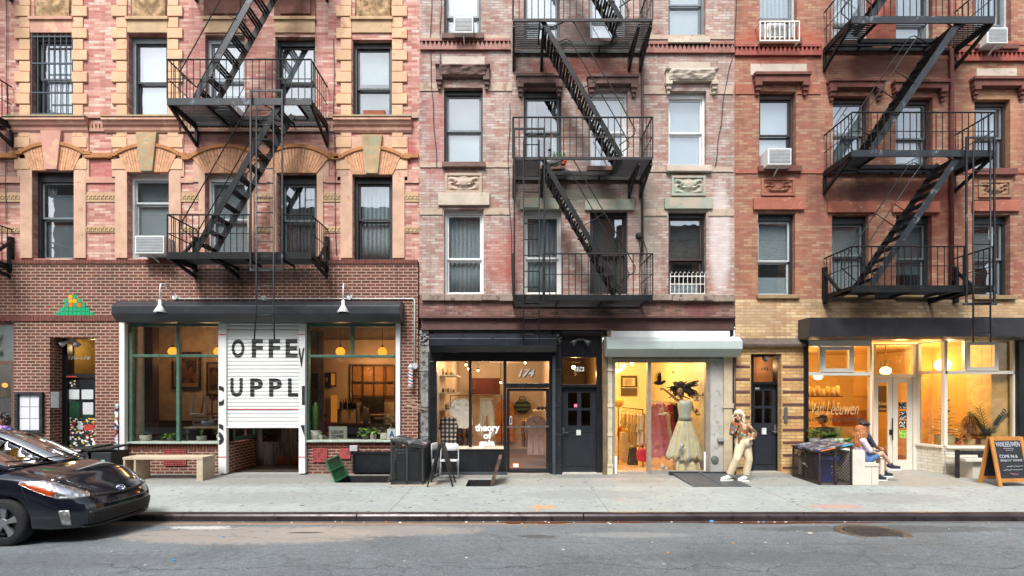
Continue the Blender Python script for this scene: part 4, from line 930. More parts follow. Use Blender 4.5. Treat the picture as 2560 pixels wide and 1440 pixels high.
# room behind
cream = pm('b5a48e', rough=.9, var=.08, vs=1.5); dkceil = pm('3a2a22', rough=.9, var=.3); dkfloor = pm('3f3630', rough=.6, var=.3)
room(Bl, -9.58, -2.66, .30, 6.2, .012, 3.75, cream, dkfloor, dkceil)
pr = MB(); pr.box(-9.57, -6.7, 2.0, 2.1, 1.15, 3.74); pr.build('interior', pm('bfae98', rough=.9), Bl)
pr = MB(); pr.box(-9.57, -6.7, 1.98, 2.1, .013, 1.15); pr.build('wainscot', pm('2a2422', rough=.7), Bl)
pr = MB(); pr.box(-8.97, -8.76, .56, .80, .013, 3.74); pr.build('column', pm('3c2a20', rough=.7), Bl)
pr = MB(); pr.box(-9.10, -8.95, .31, .555, .013, 3.74); pr.build('interior', pm('c9ccca', rough=.8), Bl)
def picture(x0, x1, z0, z1, y, label, yaw=0.0):
    t = thing('framed_picture', label, 'picture', ((x0+x1)/2, y, z0), 'framed pictures in the coffee shop')
    cx = (x0+x1)/2; w = (x1-x0)/2; h = z1-z0
    m = MB(); b_ = .05
    m.box(-w, -w+b_, -.02, .02, 0, h); m.box(w-b_, w, -.02, .02, 0, h); m.box(-w+b_, w-b_, -.02, .02, h-b_, h); m.box(-w+b_, w-b_, -.02, .02, 0, b_); m.build('frame', blk, t, local=True)
    m = MB(); m.box(-w+b_, w-b_, -.005, .005, b_, h-b_); m.build('mount', pm('8a7258', rough=.8), t, local=True)
    m = MB(); m.box(-w*.72, w*.72, -.012, -.006, h*.16, h*.84); m.build('print', vor_mat('picture_print', ['3c2c22', '5a4030', '2a201a', '6e4e38'], 6), t, local=True)
    t.rotation_euler.z = yaw
picture(X(428, 1.9), X(500, 1.9), Z(972, 1.9), Z(880, 1.9), 1.93, 'large dark framed print behind the green window bar')
picture(X(515, 1.9), X(566, 1.9), Z(990, 1.9), Z(905, 1.9), 1.93, 'dark framed print beside the white post in the coffee shop')
# globes
globe = emit('ff9a30', 1.15)
for px, lbl in ((432, 'glowing orange globe lamp by the middle bar of the left coffee shop window'), (546, 'glowing orange globe lamp next to the white post left of the gate'), (851, 'glowing orange globe lamp in the right coffee shop window, nearer the gate'), (956, 'glowing orange globe lamp in the right coffee shop window, farther from the gate')):
    y = 1.15; x, z = X(px, y), Z(879, y)
    t = thing('globe_lamp', lbl, 'pendant lamp', (x, y, z), 'globe lamps in the coffee shop')
    m = MB(); m.ell((0, 0, 0), .115, 18, 12); m.build('globe', globe, t, local=True, smooth=True)
    m = MB(); m.tube([(0, 0, .11), (0, 0, 3.7-z)], .006, 6); m.lathe([(.03, .10), (.03, .15), (.012, .17)], (0, 0, 0), 10); m.build('cord', blk, t, local=True)
    light(x, y+.02, z-.16, 6, 'ffc080', .1)
for x, y, z, e in ((-7.6, .9, 3.3, 8), (-3.6, 4.6, 2.7, 60), (-4.8, 5.4, 2.6, 40)): light(x, y, z, e*.7, 'ffc080', .15)
# back of the cafe: steel-grid window glowing amber, transom sign, doorway
amber = pm('8a6434', rough=.8, var=.1)
m = MB(); yb = 6.1
def BB(m, px0, px1, py0, py1, y, t): m.box(X(px0, y), X(px1, y), y-t, y, Z(py1, y), Z(py0, y))
BB(m, 882, 990, 916, 1003, 6.19, .02); m.build('amber_wall', amber, Bl)
m = MB()
for px in (881, 908, 934, 960, 988): BB(m, px-1.3, px+1.3, 915, 1030, yb, .04)
for py in (915, 955, 990): BB(m, 880, 990, py-1.3, py+1.3, yb, .05)
BB(m, 905, 960, 992, 1028, yb-.1, .06); m.build('steel_window', blk, Bl)
m = MB(); BB(m, 790, 841, 931, 967, yb, .05); m.build('transom_box', blk, Bl)
m = MB(); BB(m, 828, 838, 934, 963, yb-.06, .02); BB(m, 828, 843, 988, 1060, yb-.0, .03); m.build('lit_slot', emit('b87428', .5), Bl)
text('178', X(801, 6), X(820, 6), Z(955, 6), Z(944, 6), 6.0, pm('a88a60'), Bl, 'lettering')
# counter with coffee things
t = thing('counter', 'dark wooden counter inside the right coffee shop window', 'counter', (X(880, 3.4), 3.4, 0))
m = MB(); m.box(X(780, 3.4), X(985, 3.4), 3.4, 4.0, 0, Z(1063, 3.4)); m.build('body', pm('1d1917'), t); m = MB(); m.box(X(778, 3.4), X(986, 3.4), 3.35, 4.05, Z(1063, 3.4), Z(1058, 3.4)); m.build('top', pm('5a3220', rough=.5), t)
ct = Z(1058, 3.4)
t = thing('bar_shelf', 'grey metal shelf on the coffee counter carrying wine bottles', 'shelf', (X(868, 3.6), 3.6, ct))
m = MB(); xa, xb, zz = X(846, 3.6), X(895, 3.6), Z(1022, 3.6); m.box(xa, xb, 3.5, 3.8, zz-.03, zz)
for xx in (xa+.02, xb-.02): m.box(xx-.02, xx+.02, 3.5, 3.8, ct, zz-.03)
m.build('shelf', pm('6b6c6a', metal=.4), t)
for k in range(7):
    px = 852+k*6.2; m = MB(); hgt = (.30, .26, .33, .27, .31, .25, .28)[k]; m.lathe([(.035, 0), (.037, hgt*.6), (.013, hgt*.78), (.013, hgt)], (X(px, 3.62), 3.62+.04*(k % 2), zz), 10)
    tag(m.build('wine_bottle', pm('20180f', rough=.2), smooth=True), 'dark wine bottle in the cluster on the grey bar shelf', 'bottle', 'bottles on the bar shelf')
for k, px in enumerate((911, 918)):
    m = MB(); hh = .50-.05*k; m.lathe([(.045, 0), (.045, hh*.9), (.04, hh)], (X(px, 3.5), 3.5, ct), 12); tag(m.build('cup_stack', pm('b8b6b0'), smooth=True), ('taller' if k == 0 else 'shorter')+' white stack of paper cups on the coffee counter', 'cups')
t = thing('espresso_machine', 'steel espresso machine on the coffee counter with a cup rack on top', 'coffee machine', (X(948, 3.5), 3.5, ct))
m = MB(); BB(m, 932, 966, 1038, 1058, 3.7, .3); m.build('body', pm('4a4a48', metal=.7, rough=.3), t, bevel=.02); m = MB(); BB(m, 932, 982, 1035, 1038, 3.75, .4); BB(m, 936, 962, 1042, 1048, 3.42, .03); m.build('rack', pm('c8b8a0', rough=.4), t)
m = MB(); BB(m, 921, 968, 1060, 1083, 3.34, .03); tag(m.build('menu_board', pm('6a6a68', rough=.7, var=.2, vs=14)), 'grey menu board hung on the front of the coffee counter', 'menu board')
# signs in the window
t = thing('shop_sign', 'pale sign with three lines of black capitals on the right window sill', 'sign', (X(844, .3), .3, Z(1100)))
m = MB(); BY(m, 822, 867, 1066, 1103, .30, .32); m.build('board', pm('8f958f', rough=.7), t)
for k, w in enumerate(('LUDLOW', 'COFFEE', 'SUPPLY')): text(w, X(829, .3), X(859, .3), Z(1084+k*11, .3), Z(1076+k*11, .3), .298, blk, t, bold=.02)
t = thing('grade_card', 'white card with a blue letter A in the corner of the coffee shop window', 'card', (X(979, .06), .06, Z(1100)))
m = MB(); BY(m, 968, 989, 1072, 1098, .055, .065); m.build('card', pm('dfe6ec', rough=.6, var=.03), t); text('A', X(973, .05), X(986, .05), Z(1093, .05), Z(1077, .05), .052, pm('1f5aa8'), t, bold=.03)
m = MB(); BY(m, 951, 967, 1083, 1097, .10, .2); tag(m.build('napkin_box', pm('cfd0c4')), 'small pale box on the sill beside the blue letter card', 'box')
# ---------------------------------------------------------------- potted plants
leafm = {k: pm(v[0], rough=.5, var=.4, vs=20, hex2=v[1], patch=.5) for k, v in {'mid': ('3c6a2c', '5c8a3c'), 'dark': ('1f3f24', '35603a'), 'pale': ('7a9a6a', 'a9bd94'), 'lime': ('5a8a2a', '8cb84a'), 'rust': ('5a3a34', '7a5048'), 'grey': ('5a6a54', '8a947c')}.items()}
def leaf(m, p, d, ln, w, droop=.3, n=4, fold=.2):
    p = Vector(p); d = Vector(d).normalized(); s = d.cross(Vector((0, 0, 1)))
    if s.length < .05: s = Vector((1, 0, 0))
    s.normalize(); u = s.cross(d).normalized(); vs = []
    for k in range(n+1):
        t = k/n; c = p+d*ln*t-Vector((0, 0, 1))*droop*ln*t*t; ww = w*math.sin(math.pi*min(1, .12+t*.86))**.8
        vs += [c-s*ww+u*ww*fold, c, c+s*ww+u*ww*fold]
    m.add(vs, [(3*k, 3*k+1, 3*k+4, 3*k+3) for k in range(n)] + [(3*k+1, 3*k+2, 3*k+5, 3*k+4) for k in range(n)])
def plant(px, py, y, hpx, kind, pot, label, pr=.09, ph=.15, seed=1, lf='mid', cat='potted plant', cx=None):
    r = random.Random(seed); x, z = X(px, y), Z(py, y); hh = hpx*(D+y)/F
    t = thing('potted_plant', label, cat, (x, y, z))
    m = MB(); m.lathe([(pr*.75, 0), (pr*.97, ph*.5), (pr, ph), (pr*.88, ph), (pr*.84, ph*.86), (.001, ph*.85)], (x, y, z), 18); m.build('pot', pot, t, smooth=False)
    m = MB(); c = Vector((x, y, z+ph*.9)); hh -= ph
    if kind == 'bush':
        for k in range(150):
            a, e = r.random()*6.28, r.uniform(-.1, 1); rr = hh*.5*r.random()**.5; p = c+Vector((rr*math.cos(a)*.95, rr*math.sin(a)*.7, hh*(.15+.7*r.random())))
            leaf(m, p, (math.cos(a), math.sin(a), e), .045+.03*r.random(), .016, .4, 2)
        for k in range(6): a = k; m.tube([c, c+Vector((.1*math.cos(a), .07*math.sin(a), hh*.7))], .004, 5)
    elif kind == 'spike':
        for k in range(9): a = k*2.4; leaf(m, c, (math.cos(a)*.33, math.sin(a)*.33, 1), hh*(.6+.4*r.random()), .012, .05)
    elif kind == 'broad':
        for k in range(9): a = k*2.4+r.random(); leaf(m, c, (math.cos(a)*r.uniform(.3, 1.1), math.sin(a)*.7, .8), hh*(.6+.45*r.random()), hh*.13, .35)
    elif kind == 'pothos':
        for k in range(46): a = r.random()*6.28; p = c+Vector((.10*r.gauss(0, 1), .05*r.gauss(0, 1), hh*.75*r.random())); leaf(m, p, (math.cos(a), math.sin(a), r.uniform(-.3, .8)), .07+.05*r.random(), .032, .5, 3)
    elif kind == 'cactus':
        m.tube([c, c+Vector((.012, 0, hh*.3)), c+Vector((.0, 0, hh*.65)), c+Vector((.01, 0, hh*.93)), c+Vector((.01, 0, hh))], [.045, .055, .052, .04, .012], 10)
        for k in range(9): a = k*.7; m.tube([c+Vector((.055*math.cos(a), .055*math.sin(a), .05)), c+Vector((.058*math.cos(a), .058*math.sin(a), hh*.85))], .007, 5)
    elif kind == 'rubber':
        m.tube([c, c+Vector((0, 0, hh*.95))], .012, 6)
        for k in range(26): a = k*2.4; f = .05+.95*k/26; leaf(m, c+Vector((0, 0, hh*f*.9)), (math.cos(a), math.sin(a)*.8, .35+f*.7), hh*(.42-.18*f), hh*.085*(1.1-.4*f), .35)
    elif kind == 'fern':
        for k in range(22):
            a = k*2.4+r.random()*.5; el = r.uniform(.4, 1.6); d = Vector((math.cos(a), math.sin(a)*.8, el)).normalized(); ln = hh*r.uniform(.6, 1.0); n = 14
            for j in range(2, n+1):
                tt = j/n; p = c+d*ln*tt-Vector((0, 0, 1))*.35*ln*tt*tt; sd = d.cross(Vector((0, 0, 1))).normalized()
                for sg in (-1, 1): leaf(m, p, sd*sg+d*.5, .16*ln*(1.15-tt)+.02, .018, .2, 2)
    elif kind == 'zz':
        for k in range(12):
            a = k*2.4+.5; el = r.uniform(.9, 2.2); d = Vector((math.cos(a), math.sin(a)*.7, el)).normalized(); ln = hh*r.uniform(.7, 1.05); m.tube([c, c+d*ln*.5, c+d*ln-Vector((0, 0, .12*ln))], .007, 5)
            for j in range(2, 13):
                tt = j/12; p = c+d*ln*tt-Vector((0, 0, 1))*.12*ln*tt*tt; sd = d.cross(Vector((0, 1, .2))).normalized()
                for sg in (-1, 1): leaf(m, p, sd*sg+d*.6, .15*ln, .026, .1, 2)
    elif kind == 'droop':
        for k in range(120): a = r.random()*6.28; leaf(m, c+Vector((0, 0, hh*.85*r.random()**.5)), (math.cos(a), math.sin(a)*.7, .7), hh*.38, .010, 1.3, 4)
    m.build('leaves' if kind != 'cactus' else 'stem', leafm[lf], t, smooth=kind == 'cactus'); return t
wpot = pm('c9cbc8', rough=.4, var=.05); gpot = pm('8f938e', rough=.6, var=.1); cpot = pm('bdb6aa', rough=.6); tpot = pm('a8532f', rough=.7)
plant(364, 1103, .22, 44, 'broad', wpot, 'leafy plant in a round white pot at the left end of the coffee shop sill', pr=.125, ph=.15, seed=2, lf='dark')
plant(425, 1103, .20, 22, 'pothos', gpot, 'tiny lime plant in a grey pot left of the middle window bar', pr=.07, ph=.09, seed=3, lf='lime')
plant(504, 1103, .20, 36, 'spike', gpot, 'spiky plant in a grey pot near the white chairs', pr=.11, ph=.12, seed=4, lf='mid')
plant(550, 1101, .22, 40, 'bush', wpot, 'small speckled bush in a white pot against the white post', pr=.075, ph=.15, seed=5, lf='grey')
plant(788, 1099, .20, 96, 'cactus', wpot, 'tall green column cactus in a white pot', pr=.12, ph=.22, seed=6, lf='mid', cat='cactus')
plant(802, 1099, .16, 28, 'spike', cpot, 'thin sprouting plant in a small pot beside the tall cactus', pr=.045, ph=.1, seed=7, lf='pale')
plant(914, 1099, .22, 34, 'pothos', gpot, 'trailing lime plant in a dark grey pot right of the pale lettered sign', pr=.075, ph=.13, seed=8, lf='lime')
plant(933, 1099, .18, 36, 'pothos', cpot, 'trailing lime plant in a pale grey pot, nearer the blue letter card', pr=.08, ph=.13, seed=9, lf='lime')
plant(978, 1073, .30, 42, 'bush', cpot, 'small olive bush behind the blue letter card', pr=.06, ph=.06, seed=10, lf='grey')
# upturned chairs on a cafe table
t = thing('cafe_table', 'wooden table behind the left coffee shop window with chairs put up on it', 'table', (X(520, 1.3), 1.4, 0))
tz = Z(1066, 1.3); m = MB(); m.box(X(470, 1.3), -6.7, 1.1, 1.75, tz-.04, tz); m.build('top', pm('8a7a68', rough=.6), t)
for xx in (X(478, 1.3), -6.78):
    for yy in (1.16, 1.69): m = MB(); m.box(xx-.03, xx+.03, yy-.03, yy+.03, 0, tz-.04); m.build('leg', pm('4a3a2c'), t)
def upchair(x, y, mat, label, yaw):
    t = thing('chair', label, 'chair', (x, y, tz), 'chairs put up on the coffee shop table'); t.rotation_euler.z = yaw
    m = MB(); m.box(-.19, .19, -.19, .19, .30, .335); m.build('seat', mat, t, local=True, bevel=.01)
    for sx in (-1, 1):
        for sy in (-1, 1): m = MB(); m.limb([(sx*.17, sy*.17, .33), (sx*.13, sy*.13, .80)], [.02, .012], 8); m.build('leg', mat, t, local=True)
    m = MB(); m.bar((-.18, .17, .30), (-.16, .26, .0), .03); m.bar((.18, .17, .30), (.16, .26, .0), .03)
    for k in range(3): m.box(-.17, .17, .17+.02*k, .19+.02*k, .24-.09*k, .20-.09*k)
    m.build('backrest', mat, t, local=True)
upchair(X(498, 1.4), 1.4, pm('8f9498', rough=.4), 'pale grey chair upturned on the coffee shop table', .4)
upchair(X(530, 1.45), 1.45, pm('7a2226', rough=.4), 'dark red chair upturned on the coffee shop table', -.3)
# ---------------------------------------------------------------- roll-down gate with painted letters
gt = thing('rolling_gate', 'white corrugated roll-down gate half lowered with big black letters', 'gate', (X(662), -.08, Z(1065)))
gx0, gx1, gz0, gz1 = X(572), X(753), Z(1064), Z(806); PER = .0865
def corr(z): return -.014*abs(math.sin(math.pi*(z-gz0)/PER))**.7
m = MB(); nz = int((gz1-gz0)/PER*8); m.grid(lambda u, v: (gx0+(gx1-gx0)*u, -.075+corr(gz0+(gz1-gz0)*v), gz0+(gz1-gz0)*v), 1, nz); m.build('slats', pm('cfd2d0', rough=.5, var=.05, vs=1.2, hex2='a5a6a2', patch=.68), gt, solid=.01)
m = MB(); m.box(gx0, gx1, -.11, -.055, gz0-.05, gz0+.001); m.build('bottom_bar', whitep, gt, bevel=.006)
m = MB(); m.box(gx0, gx1, -.0935, -.0925, Z(1024), Z(1021.5)); m.build('red_line', redl, gt)
for ch, a, b_, c, d in (('O', 584, 616, 849, 895), ('F', 634, 661.5, 849, 894), ('F', 676, 704.5, 849, 894), ('E', 718, 747.5, 849, 894), ('U', 581, 611.5, 945, 992), ('P', 630, 661.5, 946, 992), ('P', 677, 708.5, 946, 992), ('L', 724, 749, 946, 992)):
    text(ch, X(a), X(b_), Z(d), Z(c), -.078, blk, gt, 'lettering', bold=.035, corr=(corr, PER/8), depth=.003)
awning('shutter_housing', 'long black shutter housing over the coffee shop windows', 278, 1000, 752, 803, .46, pm('2a2d33', rough=.38, var=.25, vs=2, hex2='3a3e46', patch=.6, coat=.2), yb=YB-.002)
# ---------------------------------------------------------------- street door with stickers, at the left
sd = thing('street_door', 'black street door plastered with stickers and papers in the brown brick wall', 'door', (X(181), .3, 0))
yd = .33; m = MB(); x0, x1 = DOORA[0]+.005, DOORA[1]-.005
m.box(x0, x0+.12, yd-.05, yd+.1, -.05, Z(843, YB)-.005); m.box(x1-.03, x1, yd-.05, yd+.1, -.05, Z(843, YB)-.005); m.box(x0+.12, x1-.03, yd-.05, yd+.1, Z(943, yd), Z(935, yd)); m.box(x0+.12, x1-.03, yd-.05, yd+.1, Z(848, yd), Z(843, YB)-.005); m.build('frame', blackp, sd)
stick = vor_mat('sticker_layers', ['16181a', '1c1e20', '101214', '202224', 'c9ccc8', '16181a', 'b03030', '141618', 'cfd0c0', '181a1c', 'c8b040', '121416', '3a6a50', '141618', 'd8d8d8', '17191b'], 20, stretch=(1, 1, 1.3))
m = MB(); m.box(x0+.12, x1-.03, yd, yd+.06, .0, Z(944, yd)); dm = m.build('door', blackp, sd)
m = MB(); a, b_ = x0+.14, x1-.04
m.box(a, b_, yd-.003, yd-.001, .05, Z(1045, yd)); m.box(a, a+.14, yd-.004, yd-.0015, Z(1045, yd), Z(950, yd)); m.box(b_-.05, b_, yd-.004, yd-.0015, Z(1045, yd), Z(950, yd)); m.build('stickers', stick, dm)
m = MB(); pw = pm('b9bfc0', rough=.8, var=.06)
for q in ((169, 198, 974, 998), (204, 233, 974, 998), (207, 233, 1006, 1036), (195, 207, 1058, 1074)): BY(m, *q, yd-.008, yd-.0045)
m.build('paper', pw, dm)
m = MB(); BY(m, 168, 199, 1004, 1044, yd-.007, yd-.0045); BY(m, 207, 233, 1036, 1042, yd-.007, yd-.0045); m.build('pane', pm('23402f', rough=.2), dm)
m = MB(); BY(m, 210, 234, 1062, 1076, yd-.008, yd-.0045); BY(m, 165, 192, 940, 943, yd-.062, yd-.055); m.build('red_sticker', pm('b33a2e'), dm)
m = MB(); BY(m, 152, 236, 849, 936, yd, yd+.006); m.build('transom_pane', glass_sh, sd)
m = MB(); BY(m, 152, 160, 850, 934, yd+.25, yd+.3); m.box(x0, x1, yd+.9, yd+.92, 0, 3.4); m.box(x0-.6, x0, yd+.3, yd+.9, 0, 3.4) ; m.build('hallway', pm('b0954e', rough=.8, var=.1), sd)
light(X(225, .6), .75, Z(870, .6), 5, 'ffd8a0', .08)
text('176-178', X(171, yd), X(226, yd), Z(899, yd), Z(890, yd), yd-.008, pm('cfcabc'), sd, bold=.03, shear=.15)
def floodlight(px, py, y, label, mat):
    t = thing('floodlight', label, 'lamp', (X(px, y), y, Z(py, y))); m = MB(); x, z = X(px, y), Z(py, y)
    m.box(x-.05, x+.05, y-.06, y+.0, z-.02, z+.03); m.build('base', mat, t)
    for sg in (-1, 1):
        m = MB(); p = Vector((x+sg*.07, y-.08, z)); d = Vector((sg*.7, -.5, -.55)).normalized(); m.tube([(x, y-.04, z), p, p+d*.05, p+d*.10, p+d*.19], [.015, .018, .035, .045, .075], 12); m.build('lamp_head', mat, t, smooth=True)
floodlight(186, 853, .27, 'twin white floodlight above the sticker covered door', pm('b9bdbd', rough=.4, var=.1))
floodlight(1450, 850, -.02, 'twin black floodlight over the black door numbered 174', pm('4a4d50', rough=.35, var=.2))
floodlight(1925, 888, .27, 'twin silver floodlight above the dark door numbered 172', pm('a9acac', rough=.3, metal=.4))
# restaurant front with grey sign at the left edge
kf = thing('restaurant_front', 'grey sign panel and brown framed restaurant window at the left edge', 'shopfront', (X(-40), 0, 0))
kx0, kx1 = KSHOP[0], KSHOP[1]-.005
m = MB(); m.box(kx0, kx1, -.02, .1, Z(902), Z(814)); m.build('sign_panel', pm('5c6462', rough=.6), kf)
text('K', X(-16), X(10), Z(881), Z(838), -.02, pm('d9d2bc', rough=.6), kf, bold=.05, depth=.08)
m = MB(); m.box(kx1-.10, kx1, -.02, .1, 0, Z(912)); m.box(kx0, kx1, -.03, .12, Z(912), Z(902)); m.box(kx0, kx1, -.02, .12, Z(814), Z(806)-.01); m.box(kx0, kx1-.1, 0, .1, 0, .35); m.build('frame', pm('5a4236', rough=.6, var=.2), kf)
m = MB(); m.box(kx0, kx1-.1, .04, .046, .35, Z(912)); m.build('pane', glass_sh, kf)
room(Bl, -14.4, -9.75, .35, 4.5, .012, 3.5, pm('3c2e28', rough=.9), dkfloor, dkceil)
t = thing('globe_lamp', 'small orange lamp in the restaurant window at the left edge', 'pendant lamp', (X(12, .8), .8, Z(963, .8))); m = MB(); m.ell((0, 0, 0), .06, 12, 8); m.build('globe', globe, t, local=True, smooth=True); m = MB(); m.tube([(0, 0, .05), (0, 0, 1.4)], .006, 6); m.build('cord', blk, t, local=True); light(X(12, .8)-.2, 1.0, Z(985, .8), 12)
# ================================================================ black clothes shop
ts = thing('clothes_shop_front', 'black painted clothes shop front with two tall panes and a glass door', 'shopfront', (X(1230), 0, 0))
m = MB(); B(m, 1074, 1388, 879, 903, .0, .14); B(m, 1074, 1091, 903, 1190, -.0, .14); B(m, 1172, 1179, 903, 1122, .0, .12); B(m, 1258.5, 1266, 903, 1190, .0, .13); B(m, 1373, 1388, 903, 1190, .0, .14); B(m, 1266, 1373, 958, 970, .0, .13)
m.build('frame', blackp, ts, bevel=.006)
m = MB(); B(m, 1091, 1258.5, 1122, 1190, .01, .16); m.build('base_panel', blackp, ts)
m = MB(); B(m, 1090, 1259, 1118, 1122.5, -.02, .35); m.cur = 1; B(m, 1088, 1268, 1180, 1187, -.12, .01); m.build('window_ledge', [pm('cfc6b2', rough=.6), pm('3a3d42', rough=.6, var=.3)], ts)
m = MB(); B(m, 1091, 1172, 903, 1118, .06, .066); B(m, 1179, 1258.5, 903, 1118, .06, .066); B(m, 1266, 1373, 903, 958, .06, .066); m.each('pane', glass_sh, ts)
m = MB(); frame(m, (1267, 1372.5, 971, 1182), .065, .03, .09); m.box(X(1267)+.065, X(1372.5)-.065, .03, .09, Z(1182)+.065, Z(1182)+.10); d_ = m.build('door', blackp, ts, bevel=.004)
m = MB(); m.box(X(1267)+.06, X(1372.5)-.06, .055, .061, Z(1176), Z(976)); m.build('pane', glass_sh, d_)
m = MB(); m.bar((X(1268), -.01, Z(1067.5)), (X(1372), -.01, Z(1066)), .03, .035); m.build('push_bar', pm('8f9294', metal=.8, rough=.3), d_); m = MB(); B(m, 1274, 1280, 1041, 1061, .02, .028); m.build('push_sign', pm('c9c9c4'), d_); m = MB(); B(m, 1275, 1279, 1043, 1059, .018, .0202); m.build('push_sign', blk, d_)
m = MB(); B(m, 1265, 1374, 1183, 1190, -.06, .2); m.build('threshold', pm('a9a59c', rough=.5, metal=.3), ts)
cw = pm('dcd6c4', rough=.6, var=.04)
text('174', X(1296), X(1338), Z(942), Z(922), .055, cw, ts, bold=.03, shear=.35); text('174', X(1298), X(1340), Z(944), Z(923.5), .0595, blk, ts, bold=.03, shear=.35, depth=.002)
for w, a, b_, c, d in (('theory', 1187, 1249, 1060, 1084), ('of', 1208, 1229, 1080, 1098), ('gaia', 1197, 1237, 1100, 1120)): text(w, X(a), X(b_), Z(d), Z(c), .055, pm('e9eeea', rough=.6, var=.02), ts, bold=.035)
m = MB(); B(m, 1281, 1298, 1158, 1170, .048, .053); m.build('notice', pm('c8683a'), ts); m = MB(); B(m, 1283, 1296, 1160, 1168.5, .046, .0478); m.build('notice', whl, ts)
awning('shutter_housing', 'black shutter housing with a blue sheen over the clothes shop', 1071, 1392, 836, 879, .42, pm('1e232b', rough=.33, var=.2, vs=2, hex2='3d4652', patch=.62, coat=.3), yb=-.002, tops=(.30, .36))
m = MB(); m.box(X(1085), X(1378), -.03, .1, Z(838), Z(826.3)); m.build('fascia_strip', pm('6d6f70', rough=.5, metal=.3), ts)
def castcol(px0, px1, mat, parent, py0=826, name='cast_iron_column', y=-.06):
    m = MB(); a, b_ = X(px0), X(px1); w = b_-a; zt = Z(py0)-.004; zb = -.02
    m.box(a, b_, y+.03, .1, zb, zt)
    for f0, f1, ex in ((0, .06, .03), (.06, .075, .045), (.27, .29, .02), (.47, .49, .02), (.72, .735, .025), (.90, .915, .03), (.975, 1, .04)): m.box(a-ex*.4, b_+ex*.4, y-ex+.03, y+.029, zb+(zt-zb)*f0, zb+(zt-zb)*f1)
    for k in range(4): xx = a+w*(k+.5)/4; m.tube([(xx, y+.028, zb+(zt-zb)*.08), (xx, y+.028, zb+(zt-zb)*.9)], w*.085, 6)
    r = random.Random(px0)
    for k in range(14): m.ell((a+w*r.random(), y+.01, zb+(zt-zb)*(.918+.052*r.random())), (.03, .035, .03), 6, 4)
    return m.build(name, mat, parent)
castcol(1052, 1071, pm('8e8f8c', rough=.7, var=.3, vs=6, hex2='4a4a4a', patch=.50, bump=.4), Bc); castcol(1389, 1403, pm('24272b', rough=.4, var=.3, hex2='4a4c4e', patch=.6), Bc); castcol(1518, 1530, pm('c9bfa6', rough=.6, var=.15, hex2='9a8c72', patch=.6), Bc)
m = MB(); B(m, 1380.5, 1388, 890, 1192, -.10, -.02); m.build('shutter_rail', pm('3a4048', rough=.45, var=.2), ts); m = MB(); B(m, 1506, 1516, 850, 1192, -.10, -.02); m.build('shutter_rail', pm('6a5c44', rough=.7, var=.3), Bc)
# room of the first clothes shop
tw = pm('c6baa8', rough=.9, var=.05)
room(Bc, X(1088), X(1385), .36, 5.6, .02, 3.05, tw, pm('6a5040', rough=.4, var=.2), pm('a58d70', rough=.9))
for x, y, z, e in ((-1.4, .40, 2.85, 16), (-.5, .40, 2.85, 16), (.5, .5, 2.8, 10), (-1.1, 1.5, 2.75, 30), (-.1, 2.6, 2.75, 44), (.6, 1.3, 2.8, 24), (-1.0, 4.0, 2.7, 40)): light(x, y, z, e*.75, 'ffcf9e' if y > .6 else 'fff0dc', .1)  # the pale ones near the pane are added, without fixtures, to brighten the clothes
bulb = emit('ffd79a', 9)
for px, py, y, lb in ((1165, 912, .9, 'small bright spot bulb high in the left pane of the clothes shop'), (1171, 922, 1.2, 'small bright spot bulb by the bar between the two panes'), (1195, 926, 1.6, 'small spot bulb at the top of the second pane of the clothes shop'), (1313, 907, 1.4, 'small bright bulb above the number on the clothes shop transom'), (1252, 956, 1.5, 'bare white bulb hanging beside the transom of the clothes shop')):
    t = thing('spot_lamp', lb, 'lamp', (X(px, y), y, Z(py, y)), 'spot lamps in the clothes shop'); m = MB(); m.ell((0, 0, 0), .028, 10, 7); m.build('bulb', bulb, t, local=True, smooth=True); m = MB(); m.tube([(0, 0, .025), (0, 0, 3.04-Z(py, y))], .008, 6); m.lathe([(.03, .02), (.03, .06)], (0, 0, 0), 10); m.build('socket', blk, t, local=True)
def hang(outline, cx, y, zt, s, mat, label, name, cat, depth=.06, hanger=True, hm=None, folds=0, group=None):
    """a garment on a hanger: outline in metres (x to the right of the middle, z down from the collar), given thickness and soft folds"""
    t = thing(name, label, cat, (cx, y, zt), group)
    m = MB(); pts = [(x*s, -z*s) for x, z in outline]; full = pts + [(-x, z) for x, z in reversed(pts) if abs(x) > 1e-6]
    m.prism(full, 'y', -depth/2, depth/2)
    o = m.build('cloth', mat, t, local=True); bm = bmesh.new(); bm.from_mesh(o.data); bmesh.ops.triangulate(bm, faces=bm.faces); bmesh.ops.subdivide_edges(bm, edges=bm.edges, cuts=3, use_grid_fill=True)
    for v in bm.verts: v.co.y += .018*math.sin(v.co.x*42+v.co.z*3)+.010*math.sin(v.co.x*80+1)
    bm.to_mesh(o.data); bm.free()
    if hanger:
        m = MB(); w = .2*s; m.tube([(-w, 0, -.05*s), (0, 0, .035), (w, 0, -.05*s)], .010, 6); m.tube([(0, 0, .03), (0, 0, .09), (.02, 0, .115), (.03, 0, .09)], .005, 5); m.build('hanger', hm or pm('b08a58', rough=.5), t, local=True)
    return t
y = .55; sc = (D+y)/F
shirt = [(0, .02), (.07, .0), (.20, .06), (.24, .2), (.285, .60), (.235, .62), (.19, .30), (.19, .60), (.20, .66), (.1, .70), (0, .68)]
hang(shirt, X(1152, .5), .5, Z(996, .5), 1.05, wavy('white_blouse_cloth', 'd9d4cc', 'ebe6de', 9, 'X', dist=2, bump=.1), 'white long-sleeved blouse hanging in the left shop pane', 'blouse', 'blouse')
pl, nt, b = nodes('plaid_cloth'); tc = N(nt, 'ShaderNodeTexCoord'); sp_ = N(nt, 'ShaderNodeSeparateXYZ'); L(nt, tc.outputs['Object'], sp_.inputs[0])
